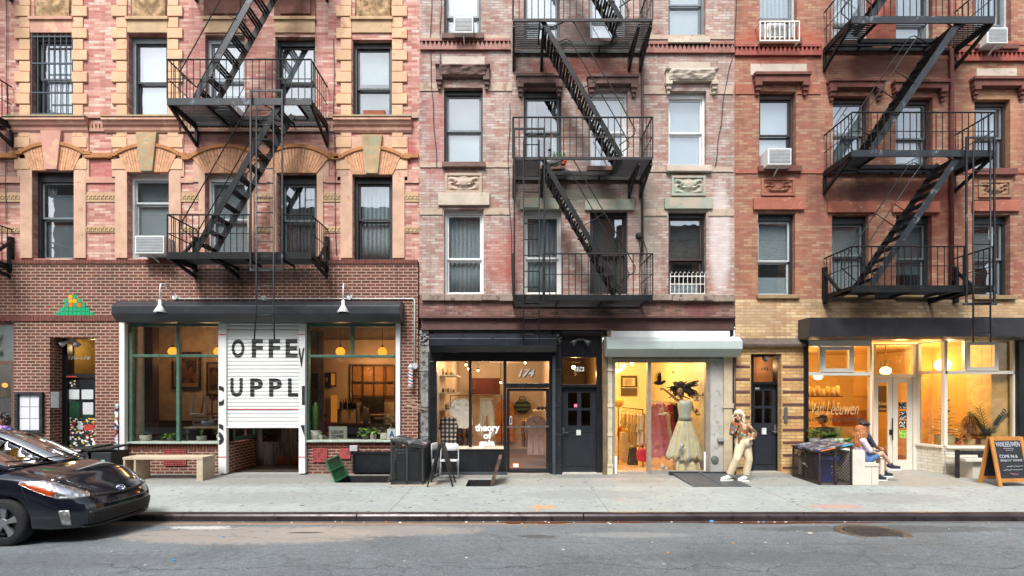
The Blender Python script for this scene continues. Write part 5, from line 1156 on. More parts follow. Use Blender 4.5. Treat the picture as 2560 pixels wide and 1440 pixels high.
fx = math_(nt, 'GREATER_THAN', math_(nt, 'SINE', math_(nt, 'MULTIPLY', sp_.outputs[0], 62)), 0); fz = math_(nt, 'GREATER_THAN', math_(nt, 'SINE', math_(nt, 'MULTIPLY', sp_.outputs[2], 62)), 0)
L(nt, ramp(nt, math_(nt, 'MULTIPLY', math_(nt, 'ADD', fx, fz), .5), [(0, C('d2c6b6')), (.4, C('55525a')), (.9, C('1c1c26'))], 'CONSTANT'), b.inputs['Base Color']); b.inputs['Roughness'].default_value = .9
tee = [(0, .02), (.07, .0), (.19, .06), (.25, .3), (.20, .33), (.19, .5), (.20, .80), (0, .80)]
hang(tee, X(1121, .45), .45, Z(1042, .45), .98, pl, 'black and cream plaid shirt hanging at the lower left of the shop pane', 'plaid_shirt', 'shirt')
trou = [(0, .0), (.13, .0), (.17, .25), (.19, .80), (.07, .84), (.03, .36), (0, .34)]
hang(trou, X(1216, .5), .5, Z(1001, .5), 1.06, pm('c2b096', rough=.9, var=.06), 'beige trousers clipped to a hanger in the second shop pane', 'trousers', 'trousers', hanger=False)
t = thing('clip_hanger', 'pale wooden clip hanger holding the beige trousers', 'hanger', (X(1216, .5), .5, Z(999, .5))); m = MB(); BY(m, 1198, 1234, 995, 999, .49, .51); m.tube([(X(1216, .5), .5, Z(995, .5)), (X(1216, .5), .5, Z(990, .5))], .006, 6); m.build('bar', pm('cbb48c'), t)
m = MB(); m.tube([(X(1126, .5), .5, Z(1120, .5)), (X(1126, .5), .5, Z(989, .5)), (X(1254, .5), .5, Z(989, .5)), (X(1254, .5), .5, Z(1120, .5))], .014, 8); tag(m.build('clothes_rail', pm('3a3634', metal=.6, rough=.4), smooth=True), 'dark pipe clothes rail standing in the shop window', 'clothes rail')
hang([(0, .03), (.08, .0), (.22, .06), (.30, .42), (.24, .45), (.20, .3), (.23, .98), (0, .98)], X(1340, .9), .9, Z(1040, .9), .98, wavy('pink_dress_cloth', 'b79a94', 'a5867f', 8, 'X', dist=1.5, bump=.2), 'dusty pink short-sleeved dress hanging behind the shop door', 'dress', 'dress')
for k in range(7):
    hx = ('3a3c44', 'c8a678', '6a4a3a', 'b89a80', '2a2a30', 'a8623a', '8a6a5a')[k]; yy = 1.25+.14*k; o = hang(tee, .50-.03*k, yy, Z(1048, yy), .9, pm(hx, rough=.9), 'garment on the rail behind the dusty pink dress', 'garment', 'garment', group='clothes on the shop rail'); o.rotation_euler.z = 1.35
# shelves, bag, mirror, small goods
for k, (py, ln) in enumerate(((937, 1.1), (981, 1.1), (1024, 1.1))):
    t = thing('wall_shelf', ('top', 'middle', 'bottom')[k]+' white shelf on the left wall of the clothes shop', 'shelf', (X(1090, 1.0), 1.0, Z(py, 1.0))); m = MB(); m.box(X(1088)+.005, X(1088)+.42, .75, .75+ln, Z(py, .75)-.03, Z(py, .75)); m.build('board', pm('d0c8ba'), t)
    for j in range(5):
        m = MB(); r = random.Random(k*9+j); xx = X(1088)+.08+.065*j; hz = Z(py, .75); hh = .05+.13*r.random(); m.lathe([(.028, 0), (.032, hh*.6), (.015, hh)], (xx, .82+.1*(j % 2), hz), 8); tag(m.build('ornament', pm(('8a5a3a', '3a3a3a', 'c9a060', '6a6a5a', 'b0a898')[(j+k) % 5]), smooth=True), ('small vessel on the top white shelf', 'small vessel on the middle white shelf', 'small vessel on the bottom white shelf')[k], 'ornament', 'small goods on the shop shelves')
t = thing('wall_shelf', 'white shelf of shoes on the right wall of the clothes shop', 'shelf', (X(1385)-.2, 1.6, Z(1024, 1.4))); m = MB(); m.box(X(1385)-.42, X(1385)-.005, 1.2, 2.2, Z(1026, 1.3)-.03, Z(1026, 1.3)); m.build('board', pm('d0c8ba'), t)
for k in range(3): m = MB(); m.ell((X(1385)-.30+.1*k, 1.3, Z(1026, 1.3)+.06), (.05, .1, .055), 10, 6); tag(m.build('shoe', pm('2a2422'), smooth=True), 'dark shoe on the right wall shelf of the clothes shop', 'shoe', 'shoes on the shop shelf')
m = MB(); pts = []; yb = 5.4; xc, w = X(1263, yb), .30; z0, z1 = Z(1105, yb), Z(1020, yb)
pts = [(xc-w, z0), (xc+w, z0), (xc+w, z1)] + [(xc+w*math.cos(a), z1+w*math.sin(a)) for a in [math.pi*k/12 for k in range(1, 12)]] + [(xc-w, z1)]
m.prism(pts, 'y', yb, 5.58); m.build('arched_niche', pm('b87a2c', rough=.7), Bc)
t = thing('striped_bag', 'black bag with green and tan stripes on the back wall of the clothes shop', 'bag', (X(1306, 5), 5.3, Z(1025, 5))); yb = 5.3
m = MB(); m.ell((X(1306, yb), yb, Z(1016, yb)), (.28, .09, .24), 14, 9); m.build('body', wavy('bag_stripes', '1c1c1c', '4a6a4a', 2.2, 'Z', sharp=(.5, .6)), t, smooth=True); m = MB(); m.tube([(X(1306, yb)-.12, yb, Z(1006, yb)), (X(1306, yb)-.08, yb, Z(992, yb)), (X(1306, yb)+.08, yb, Z(992, yb)), (X(1306, yb)+.12, yb, Z(1006, yb))], .02, 6); m.build('strap', blk, t)
m = MB(); BY(m, 1180, 1250, 945, 986, 4.6, 4.7); m.build('red_reflection', pm('4a1e1a', rough=.9), Bc)  # solid dark red board standing in for a reflection in the pane
t = thing('ceiling_fan', 'white ceiling fan in the second pane of the clothes shop', 'fan', (X(1250, 2), 2.0, 2.7)); m = MB(); m.lathe([(.08, 0), (.10, .06), (.03, .1), (.03, .34)], (X(1250, 2), 2.0, 2.7), 12); m.build('motor', whl, t)
for k in range(4): m = MB(); a = k*1.571+.4; m.bar((X(1250, 2)+.1*math.cos(a), 2+.1*math.sin(a), 2.73), (X(1250, 2)+.62*math.cos(a), 2+.62*math.sin(a), 2.73), .12, .012); m.build('blade', whl, t)
for k, (px, hx) in enumerate(((1140, '6a3a2a'), (1156, '2c2a30'), (1164, 'a87850'))): hang(tee, X(px, 1.1), 1.1, Z(1070, 1.1), .75, pm(hx, rough=.9), ('rust brown', 'charcoal', 'light brown')[k]+' top on the low rail behind the white blouse', 'garment', 'garment')
# ================================================================ street door 174
sd = thing('street_door', 'black street door with four small panes between the two clothes shops', 'door', (X(1450), 0, 0))
m = MB(); B(m, 1402, 1506, 826, 893, .02, .2); m.box(X(1402), X(1506), -.12, .02, Z(836), Z(826.2)); B(m, 1402, 1405, 893, 1184, .02, .2); B(m, 1492, 1506, 893, 1184, .02, .2); B(m, 1405, 1492, 961, 967, .02, .2); m.build('frame', blackp, sd, bevel=.005)
m = MB(); yd = .12
def paneldoor(m, px0, px1, py0, py1, panes, y0, t=.05):
    x0, x1, z0, z1 = X(px0, y0), X(px1, y0), Z(py1, y0), Z(py0, y0); wall(m, x0, x1, z0, z1, [pxh(*p, y0) for p in panes], y0, t)
    m.quad((x0, y0+t, z0), (x1, y0+t, z0), (x1, y0+t, z0+.9), (x0, y0+t, z0+.9))
pn = ((1420, 1443, 982, 1020), (1453, 1476, 982, 1020), (1420, 1443, 1026, 1064), (1453, 1476, 1026, 1064))
paneldoor(m, 1405, 1493, 967, 1182, pn, yd)
for q in ((1414, 1418, 1078, 1165), (1480, 1484, 1078, 1165), (1418, 1480, 1078, 1081), (1418, 1480, 1162, 1165)): m.box(X(q[0], yd), X(q[1], yd), yd-.014, yd+.001, Z(q[3], yd), Z(q[2], yd))
dm = m.build('door', pm('20242a', rough=.35, var=.2, hex2='3a3f46', patch=.66), sd)
m = MB()
for p in pn: BY(m, *p, yd+.02, yd+.024)
m.each('pane', glass_dk, dm)
m = MB(); BY(m, 1441, 1452, 1075, 1088, yd-.03, yd-.001); m.build('lock_plate', pm('b5b8b8', rough=.4), dm); m = MB(); BY(m, 1434, 1444, 1008, 1016, yd-.006, yd-.001) if False else BY(m, 1435, 1443, 1010, 1018, yd+.010, yd+.016); m.build('pink_note', pm('d87a90'), dm)
m = MB(); m.bar((X(1408, yd), yd-.06, Z(1081, yd)), (X(1420, yd), yd-.06, Z(1081, yd)), .025); m.bar((X(1409, yd), yd-.06, Z(1081, yd)), (X(1409, yd), yd, Z(1081, yd)), .02); BY(m, 1406, 1411, 1068, 1088, yd-.01, yd-.001); m.build('handle', pm('6a6d70', metal=.7, rough=.35), dm)
m = MB(); B(m, 1405, 1492, 893, 961, .08, .086); m.build('transom_pane', glass_sh, sd)
m = MB(); B(m, 1437, 1461, 917, 928, .066, .07); m.build('number_plate', whl, sd); text('174', X(1440), X(1458), Z(926.5), Z(918.5), .064, blk, sd, bold=.02, shear=.2)
m = MB(); B(m, 1404, 1505, 1182, 1190, -.04, .3); m.build('threshold', pm('b5b0a6', rough=.7), sd)
room(Bc, X(1396), X(1512), .25, 4.2, .02, 2.95, pm('c2a884', rough=.9), pm('5a4a3c'), pm('c9b493'), 'hallway')
t = thing('hanging_bulb', 'bare glowing bulb under a ring in the transom of door 174', 'lamp', (X(1434, .9), .9, Z(918, .9))); m = MB(); m.ell((0, 0, 0), .05, 12, 8); m.build('bulb', emit('ffc878', 8), t, local=True, smooth=True); m = MB(); m.tube([(0, 0, .04), (0, 0, .42)], .008, 6); m.lathe([(.16, .12), (.17, .13), (.16, .14)], (0, 0, 0), 20); m.build('fitting', blk, t, local=True); light(X(1440, .9), 1.0, Z(935, .9), 12, 'ffcc88', .05)
m = MB(); BY(m, 1408, 1460, 935, 960, 2.6, 2.66); m.build('inner_door', pm('5a4a34'), Bc)
# ================================================================ open clothes shop with the mannequin
os_ = thing('clothes_shop_front', 'aluminium framed clothes shop front with its sliding door open beside a big pane', 'shopfront', (X(1650), 0, 0))
alu = pm('a39a8e', rough=.45, metal=.5, var=.12)
m = MB(); B(m, 1529, 1776, 897, 906, .0, .14); B(m, 1529, 1538, 906, 1186, .0, .14); B(m, 1619, 1628, 906, 1186, .0, .14); B(m, 1765, 1776, 906, 1186, .0, .14); m.build('frame', alu, os_, bevel=.004)
m = MB(); B(m, 1529, 1776, 890.5, 897, .0, .14); B(m, 1776, 1806, 893, 897, .0, .1); m.build('header', pm('6a6156', rough=.6), os_)
m = MB(); B(m, 1628, 1765, 1177, 1187, -.02, .15); B(m, 1538, 1619, 1180, 1188, -.02, .3); m.each('threshold', pm('b9b6ae', rough=.35, metal=.6), os_)
m = MB(); B(m, 1628, 1765, 906, 1177, .06, .066); m.build('pane', glass_sh, os_)
m = MB(); B(m, 1761, 1765, 1130, 1177, .02, .05); B(m, 1536, 1541, 1140, 1184, -.05, -.02); m.each('gasket', whl, os_)
m = MB(); B(m, 1776, 1808, 890, 1190, .01, .35); m.build('concrete_pier', pm('a9a7a1', rough=.85, var=.16, vs=3, hex2='8a8780', patch=.55, bump=.3, bs=14), Bc)
m = MB(); B(m, 1808, 1829, 890, 1190, -.05, .35); B(m, 1805, 1832, 1008, 1020, -.07, -.05) ; m.build('pilaster', pm('b3a488', rough=.7, var=.15, hex2='8a7a60', patch=.62), Bc)
m = MB(); m.tube([(X(1834), -.06, Z(895)), (X(1834), -.06, -.01)], .03, 8); m.build('drain_pipe', pm('3c302c', var=.3), Bc, smooth=True)
m = MB(); B(m, 1793, 1808, 1095, 1103, -.07, .0); m.build('meter_box', pm('8a8d8c', rough=.5), Bc); m = MB(); m.lathe([(.0, -.03), (.05, -.03), (.06, -.02), (.085, -.02), (.09, .0)], (X(1787), .0, Z(1149)), 20, 'y'); m.build('vent_cap', pm('777c7c', metal=.5, rough=.5), Bc)
awning('shutter_housing', 'pale green white shutter housing over the open clothes shop', 1517, 1857, 843, 890, .40, pm('a9b5b2', rough=.4, var=.06, vs=2, hex2='8f8f86', patch=.72), yb=-.003, tops=(.26, .38))
m = MB(); m.box(X(1528, -.16), X(1824, -.16), -.17, -.145, Z(843, -.16)+.0, Z(827.5, -.16)); m.build('sign_board', pm('e2e4e2', rough=.5, var=.03), os_)
ww = pm('d9cfae', rough=.9, var=.04)
room(Bc, X(1529), X(1776), .36, 5.2, .012, 3.2, ww, pm('c79a68', rough=.22, var=.06), ww)
for x, y, z, e in ((2.75, 1.4, 2.9, 38), (2.9, 3.3, 2.8, 75), (3.9, 2.6, 2.9, 48), (4.0, .30, 3.0, 26), (3.5, .30, 3.0, 12)): light(x, y, z, e*.75, 'ffcc80' if y > .6 else 'fff2e0', .1)  # the pale front pair is an added fill for the mannequin, no fixture
for px, py, y in ((1543, 927, 2.2), (1552, 924, 1.9), (1561, 916, 1.6), (1580, 909, 1.1)):
    t = thing('track_lamp', 'small track spotlight on the ceiling of the open clothes shop', 'lamp', (X(px, y), y, Z(py, y)), 'track lamps in the open shop'); m = MB(); m.lathe([(.025, -.05), (.045, .04)], (0, 0, 0), 10); m.build('bulb', bulb, t, local=True); m = MB(); m.tube([(0, 0, .04), (0, .03, .12), (0, .03, 3.2-Z(py, y))], .012, 6); m.build('arm', whl, t, local=True)
yb = 5.15
t = thing('air_conditioner', 'air conditioner set in the back wall window of the open clothes shop', 'air conditioner', (X(1575, yb), yb, Z(968, yb))); m = MB(); BY(m, 1553, 1593, 939, 989, yb-.02, yb+.04); m.build('window_frame', pm('4a3a22'), t); m = MB(); BY(m, 1559, 1588, 945, 965, yb-.2, yb-.02); m.build('casing', pm('b8a888'), t, bevel=.01); m = MB()
for k in range(6): BY(m, 1561, 1580, 948+k*2.6, 949+k*2.6, yb-.215, yb-.2)
m.build('grille', pm('6a5a40'), t)
m = MB(); BY(m, 1556, 1592, 968, 970, yb-.04, yb-.021); m.build('window_rail', whl, t)
# clothes on rails, bags, plinths inside
r = random.Random(4)
for k in range(13):
    yy = 1.2+.16*k; hx = ('b8a88a', 'a8987c', 'd0c0a0', '8a8068', 'c0a880', '98886a', 'c8b898', 'b09870', 'd8c8a8', '6a6250', 'a89878', 'c8b080', '988868')[k]
    o = hang([(0, .03), (.08, .0), (.2, .05), (.26, .4+.2*r.random()), (.2, .5), (.2, .9+.2*r.random()), (0, 1.0)], X(1607, 1.2)-.01*k, yy, Z(1032+r.random()*6, 1.2), .85, pm(hx, rough=.9, var=.15, vs=14), 'pale garment on the rail inside the open shop door', 'garment', 'garment', group='pale clothes on the open shop rail'); o.rotation_euler.z = 1.1+.3*r.random()
m = MB(); m.tube([(X(1605, 1.2), 1.1, Z(1024, 1.2)), (X(1600, 1.2), 3.4, Z(1024, 1.2))], .014, 8); m.tube([(X(1605, 1.2), 1.1, Z(1024, 1.2)), (X(1605, 1.2), 1.1, .0)], .014, 8); tag(m.build('clothes_rail', pm('3a3230', metal=.5)), 'dark rail carrying the pale clothes in the open shop', 'clothes rail')
t = thing('plinth', 'white display plinth inside the open shop door', 'plinth', (X(1566, 2.2), 2.2, 0)); m = MB(); BY(m, 1556, 1577, 1082, 1163, 2.2, 2.6); m.build('block', pm('c9c0a8'), t)
t = thing('handbag', 'gold handbag standing on the white plinth', 'bag', (X(1572, 2.2), 2.3, Z(1082, 2.2))); m = MB(); m.ell((X(1572, 2.3), 2.35, Z(1076, 2.3)), (.13, .08, .09), 12, 8); m.build('body', pm('c99a3c', rough=.35), t, smooth=True); m = MB(); m.tube([(X(1566, 2.3), 2.35, Z(1074, 2.3)), (X(1572, 2.3), 2.35, Z(1060, 2.3)), (X(1579, 2.3), 2.35, Z(1074, 2.3))], .01, 6); m.build('strap', pm('c99a3c'), t)
t = thing('handbag', 'red handbag on the floor beside the sliding door post', 'bag', (X(1608, .9), .9, .0)); m = MB(); y_ = .9; m.prism([(X(1595, y_), Z(1152, y_)), (X(1621, y_), Z(1157, y_)), (X(1620, y_), Z(1124, y_)), (X(1600, y_), Z(1122, y_)), (X(1594, y_), Z(1135, y_))], 'y', y_, y_+.2); m.build('body', pm('a01c30', rough=.5), t, bevel=.03); m = MB(); m.tube([(X(1600, y_), y_+.1, Z(1124, y_)), (X(1603, y_), y_+.1, Z(1110, y_)), (X(1616, y_), y_+.1, Z(1110, y_)), (X(1618, y_), y_+.1, Z(1124, y_))], .012, 6); m.build('strap', pm('c05a5a'), t)
t = thing('floral_bag', 'dark floral tote on the floor behind the red handbag', 'bag', (X(1584, 1.5), 1.5, .0)); m = MB(); y_ = 1.5; m.prism([(X(1571, y_), .01), (X(1596, y_), .01), (X(1592, y_), Z(1118, y_)), (X(1577, y_), Z(1120, y_))], 'y', y_, y_+.2); m.build('body', vor_mat('floral_tote', ['20201c', '2a2a26', '5a4a2a', '1c1c1c', '4a2a2a', '2c3a2a'], 22), t, bevel=.02)
t = thing('lamp_shade', 'round yellow paper lamp just inside the open shop door', 'lamp', (X(1544, 1.6), 1.6, Z(1005, 1.6))); m = MB(); m.ell((X(1546, 1.6), 1.6, Z(1006, 1.6)), (.14, .14, .13), 14, 9); m.build('shade', pm('e0b050', rough=.8), t, smooth=True); m = MB(); m.tube([(X(1546, 1.6), 1.6, Z(1018, 1.6)), (X(1546, 1.6), 1.6, .0)], .012, 6); m.build('stem', blk, t)
# pink and red dresses on the hanging rail behind the pane
m = MB(); m.tube([(X(1622, 1.3), 1.3, Z(1003, 1.3)), (X(1690, 1.3), 1.3, Z(1006, 1.3))], .012, 8); tag(m.build('clothes_rail', pm('c9b48c')), 'thin rail behind the shop pane carrying the pink gowns', 'clothes rail')
gown = [(0, .04), (.05, .0), (.11, .1), (.10, .3), (.17, .9), (.20, 1.28), (.15, 1.33), (0, 1.30)]
pinkg = [wavy('pink_gown_cloth', 'c76a72', 'd88a8c', 9, 'X', dist=2, bump=.3), wavy('rose_gown_cloth', 'b85a66', 'd0787e', 10, 'X', dist=2, bump=.3)]
hang(gown, X(1637, 1.1), 1.1, Z(1008, 1.1), 1.05, pinkg[0], 'pale pink frilled gown hanging left behind the big pane', 'gown', 'gown', hm=whl); hang(gown, X(1654, 1.2), 1.2, Z(1006, 1.2), 1.05, pinkg[1], 'deeper rose gown hanging next to the white dove', 'gown', 'gown', hm=whl)
hang(gown, X(1675, 1.4), 1.4, Z(1010, 1.4), .8, pm('8a1424', rough=.8), 'dark red gown hanging behind the mannequin', 'gown', 'gown'); hang(tee, X(1686, 1.45), 1.45, Z(1008, 1.45), .8, pm('16161a', rough=.9), 'black garment hanging behind the mannequin arm', 'garment', 'garment'); hang(gown, X(1667, 1.25), 1.25, Z(1030, 1.25), .8, pm('c8bc98', rough=.8), 'pale cream gown hanging between the rose and red gowns', 'gown', 'gown')
# mannequin in the pale gown
mq = thing('mannequin', 'mannequin with wild dark hair and raised arm in a pale satin gown', 'mannequin', (X(1712, .62), .62, 0))
y = .62; mp = lambda px, py, dy=0.0: Vector((X(px, y), y+dy, Z(py, y)))
skin_m = pm('b08868', rough=.55, var=.05)
m = MB(); m.ell(mp(1699, 979), (.078, .088, .11), 14, 10); m.limb([mp(1702, 988), mp(1704, 1004)], [.045, .05], 10); m.ell(mp(1709, 1010), (.14, .07, .05), 12, 8); m.limb([mp(1711, 1010), mp(1712, 1050)], [.105, .10], 12); m.ell(mp(1693, 981, -.07), (.012, .022, .018), 8, 5)
m.limb([mp(1694, 1001), mp(1674, 985, -.06), mp(1655, 972, -.12)], [.042, .032, .022], 9); m.limb([mp(1726, 1006), mp(1733, 1025, -.02), mp(1738, 1036, -.12)], [.042, .032, .022], 9)
for bx_, by_, sx_, sy_ in ((1655, 972, -1, -.4), (1738, 1036, .8, .3)):
    p = mp(bx_, by_, -.12); m.ell(p+Vector((sx_*.03, 0, .0)), (.035, .022, .025), 8, 6)
    for f in range(5): d = Vector((sx_, -.25+.13*f, .35-.2*f+sy_*.3)).normalized(); m.limb([p+d*.02, p+d*(.09-.008*abs(f-2))], [.010, .007], 6)
m.build('body', skin_m, mq, voxel=.010, sm=4)
satin, nt, b = nodes('pale_satin'); b.inputs['Base Color'].default_value = C('c6d2cc'); b.inputs['Roughness'].default_value = .38; b.inputs['Sheen Weight'].default_value = .3
m = MB(); c = mp(1712, 1050)
prof = [(.135, mp(0, 1001).z), (.16, mp(0, 1012).z), (.145, mp(0, 1025).z), (.125, mp(0, 1040).z), (.15, mp(0, 1050).z)]
m.lathe([(r_, z_) for r_, z_ in [(a*1.12, q) for a, q in prof]], (c.x, y, 0), 24); o = m.build('bodice', satin, mq, smooth=True); 
for v in o.data.vertices: v.co.y = y+(v.co.y-y)*.85
m = MB(); z0, z1 = mp(0, 1049).z, mp(0, 1143).z
def skirt(z_end, r_end, ph, amp):
    def fn(u, v):
        a = 2*math.pi*u; rr = .15+(r_end-.15)*v**.85; f = 1+amp*v*math.sin(11*a+ph)+amp*.5*v*math.sin(23*a+ph*2)
        return (c.x-.015*v+rr*f*math.cos(a), y+.75*rr*f*math.sin(a), z0+(z_end-z0)*v+.03*v*math.sin(5*a+ph))
    return fn
m.grid(skirt(z1, .40, .4, .13), 120, 14); m.build('skirt', satin, mq, smooth=True, solid=.004)
m = MB(); m.grid(skirt(mp(0, 1147).z, .42, 1.9, .12), 110, 12); m.build('underskirt', pm('c9be98', rough=.7), mq, smooth=True, solid=.004)
m = MB(); r = random.Random(8); hc = mp(1703, 975)
for k in range(120):
    a = r.random()*6.28; p = hc+Vector((.07*math.cos(a), .05*math.sin(a)+.03, .05*r.random())); up = r.random()
    d = Vector((math.cos(a)*.22+(.12 if up > .4 else .02), .03*r.gauss(0, 1), (.20*up if k % 2 else -.22*up)))
    m.tube([p, p+d*.4+Vector((.03*r.gauss(0, 1), .0, .02)), p+d*.8+Vector((.04*r.gauss(0, 1), 0, 0)), p+d*1.05+Vector((.05*r.gauss(0, 1), 0, -.02))], [.030, .026, .020, .010], 6)
m.ell(hc+Vector((.02, .05, .06)), (.12, .07, .09), 10, 7); m.build('hair', pm('20161a', rough=.55, var=.3), mq, smooth=True)
m = MB(); m.tube([(c.x-.02, y, 0), (c.x-.02, y, mp(0, 1143).z+.4)], .03, 8); m.build('stand', whl, mq)
t = thing('plinth', 'low pale block under tulle beneath the mannequin', 'plinth', (c.x, y, 0)); m = MB(); BY(m, 1690, 1738, 1140, 1176, .5, .75); m.build('block', pm('d8d0b8'), t); m = MB()
m.grid(lambda u, v: (X(1690, .5)-.12*v*math.sin(3.1*u)+.52*u+.1*v*(u-.5), .47-.14*v-.03*math.sin(18*u), Z(1138, .5)*(1-v)+.012), 40, 8); m.build('tulle', pm('cfc4a0', rough=.9), t, smooth=True, solid=.004)
def bird(px, py, y, s, mat, label, wing=1.0, flip=1, grp='birds hung in the shop window'):
    t = thing('bird_ornament', label, 'ornament', (X(px, y), y, Z(py, y)), grp); m = MB()
    m.ell((0, 0, 0), (s*.5, s*.22, s*.22), 10, 7); m.ell((flip*s*.5, 0, s*.12), (s*.17, s*.14, s*.14), 8, 6); m.tube([(flip*s*.62, 0, s*.12), (flip*s*.8, 0, s*.08)], [s*.05, .001], 6); m.build('body', mat, t, local=True, smooth=True)
    m = MB()
    for sg in (-1, 1):
        for k in range(6): d = Vector((-flip*(.15+.18*k), sg*.25, wing*(1.0-.12*k))).normalized(); leaf(m, (flip*s*.15, sg*s*.12, s*.1), d, s*(1.15-.09*k), s*.12, .05, 3)
    for k in range(4): leaf(m, (-flip*s*.4, 0, 0), (-flip, -.3+.2*k, -.15), s*.6, s*.09, .1, 2)
    m.build('wings', mat, t, local=True); return t
bird(1647, 957, .5, .25, pm('241c1c', rough=.7, var=.2), 'large black bird with raised wings above the mannequin hand', 1.0, 1); bird(1655, 1035, .4, .17, pm('e0d0b4', rough=.7), 'cream dove with spread wings in front of the pink gowns', 1.0, 1); bird(1742, 1000, .45, .15, pm('d0c4a8', rough=.7), 'pale swooping dove right of the mannequin hair', .7, 1); bird(1688, 966, .6, .09, pm('d8d0bc'), 'small white bird left of the mannequin hair', .8, -1); bird(1741, 962, .6, .08, pm('d8d0bc'), 'small white bird above right of the mannequin hair', .8, 1)
bird(1757, 988, .4, .06, pm('241c1c'), 'tiny black bird at the right edge of the big pane', .9, -1); bird(1741, 1029, .45, .08, pm('241c1c'), 'small black bird perched on the mannequin lowered hand', .5, 1); bird(1683, 932, .7, .07, pm('e0b060'), 'small golden bird near the top of the big pane', .4, 1); bird(1707, 1120, .25, .13, pm('dfe2e0'), 'white dove resting on the pale skirt hem', .35, 1); bird(1660, 1172, .35, .14, pm('e4e8ea'), 'white dove on the floor at the bottom of the big pane', .3, 1)
# ================================================================ street door 172
sd = thing('street_door', 'dark street door numbered 172 in the yellow brick wall', 'door', (X(1912), .2, 0)); yd = .24
m = MB(); x0, x1 = DOORR[0]+.003, DOORR[1]-.003; zt = DOORR[3]-.003
m.box(x0, X(1880, yd), .15, .38, -.05, zt); m.box(X(1947, yd)-.0, x1, .15, .38, -.05, zt); m.box(X(1880, yd), X(1947, yd), .15, .38, zt-.05, zt); m.box(X(1880, yd), X(1947, yd), .15, .38, Z(961, yd), Z(955, yd)); m.build('frame', blackp, sd)
pn = ((1887, 1905, 977, 1015), (1911, 1929, 977, 1015), (1887, 1905, 1021, 1058), (1911, 1929, 1021, 1058)); m = MB(); paneldoor(m, 1880, 1947, 961, 1178, pn, yd)
for q in ((1886, 1889, 1075, 1160), (1930, 1933, 1075, 1160), (1889, 1930, 1075, 1078), (1889, 1930, 1157, 1160)): m.box(X(q[0], yd), X(q[1], yd), yd-.014, yd+.001, Z(q[3], yd), Z(q[2], yd))
dm = m.build('door', pm('262a31', rough=.35, var=.2, hex2='3f444c', patch=.66), sd)
m = MB()
for p in pn: BY(m, *p, yd+.02, yd+.024)
m.each('pane', glass_dk, dm); m = MB(); BY(m, 1905, 1916, 1070, 1086, yd-.03, yd-.001); m.build('lock_plate', pm('c2c4c2', rough=.4), dm)
m = MB(); m.bar((X(1928, yd), yd-.06, Z(1078, yd)), (X(1942, yd), yd-.06, Z(1079, yd)), .025); BY(m, 1936, 1942, 1062, 1086, yd-.02, yd-.001); m.build('handle', pm('9a9c9c', metal=.7, rough=.3), dm); m = MB(); BY(m, 1888, 1899, 968, 973, yd-.006, yd-.001); m.build('sticker', pm('c8d4d4'), dm)
m = MB(); BY(m, 1880, 1947, 890, 955, yd+.03, yd+.036); m.build('transom_pane', glass_sh, sd); text('172', X(1905, yd), X(1921, yd), Z(926, yd), Z(919, yd), yd+.02, pm('2c241c'), sd, bold=.015)
m = MB(); m.box(X(1868), X(1960), -.08, .5, -.06, .045); m.build('step', pm('9a968c', rough=.8, var=.15), sd)
room(Br, X(1872)-.1, X(1956)+.1, .45, 3.0, .02, 3.0, pm('b08a68', rough=.9), pm('5a4a3c'), pm('b89a78'), 'hallway'); light(X(1912), 1.3, 2.6, 9, 'ffcc90', .08)
m = MB(); B(m, 1958, 1966, 1018, 1056, -.06, -.03); B(m, 1959.5, 1964.5, 1022, 1030, -.066, -.06); m.build('intercom', pm('55585a', rough=.4), sd)
m = MB(); BY(m, 126, 147, 980, 1020, YB-.07, YB); tag(m.build('intercom_box', pm('77797a', rough=.5, metal=.4, var=.2), bevel=.006), 'grey metal intercom box beside the sticker covered door', 'intercom')
# ================================================================ ice cream shop
ic = thing('ice_cream_shop_front', 'cream painted ice cream shop front with a recessed door and angled window', 'shopfront', (X(2280), 0, 0))
icw = pm('d3cdbf', rough=.5, var=.05, vs=2); yi = .03; yd = .70
glass_ic = glass('shop_glass_amber', 'f4ead8', base=.045, k=1.0, wav=.015)
m = MB(); B(m, 2007, 2017, 845, 1190, -.08, .12); B(m, 2541, 2554, 845, 1190, -.08, .12); m.each('black_post', blackp, ic)
m = MB()
B(m, 2017, 2182, 930, 939, yi, yi+.10); B(m, 2017, 2182, 845, 865, yi, yi+.10); B(m, 2052, 2056, 865, 930, yi, yi+.09); B(m, 2133, 2137, 865, 930, yi, yi+.09); B(m, 2178, 2182.5, 865, 930, yi, yi+.11); B(m, 2178, 2182.5, 939, 1190, yi, yi+.11)
frame(m, (2056, 2133, 866, 930), .085, yi-.02, yi+.05)
B(m, 2366, 2541, 927, 935, yi, yi+.10); B(m, 2366, 2541, 840, 852, yi, yi+.10); B(m, 2364, 2372, 852, 1115, yi, yi+.11); B(m, 2415, 2418, 852, 927, yi, yi+.09); B(m, 2497, 2500, 852, 927, yi, yi+.09); B(m, 2537, 2541, 852, 1115, yi, yi+.10); frame(m, (2418, 2497, 853, 927), .085, yi-.02, yi+.05)
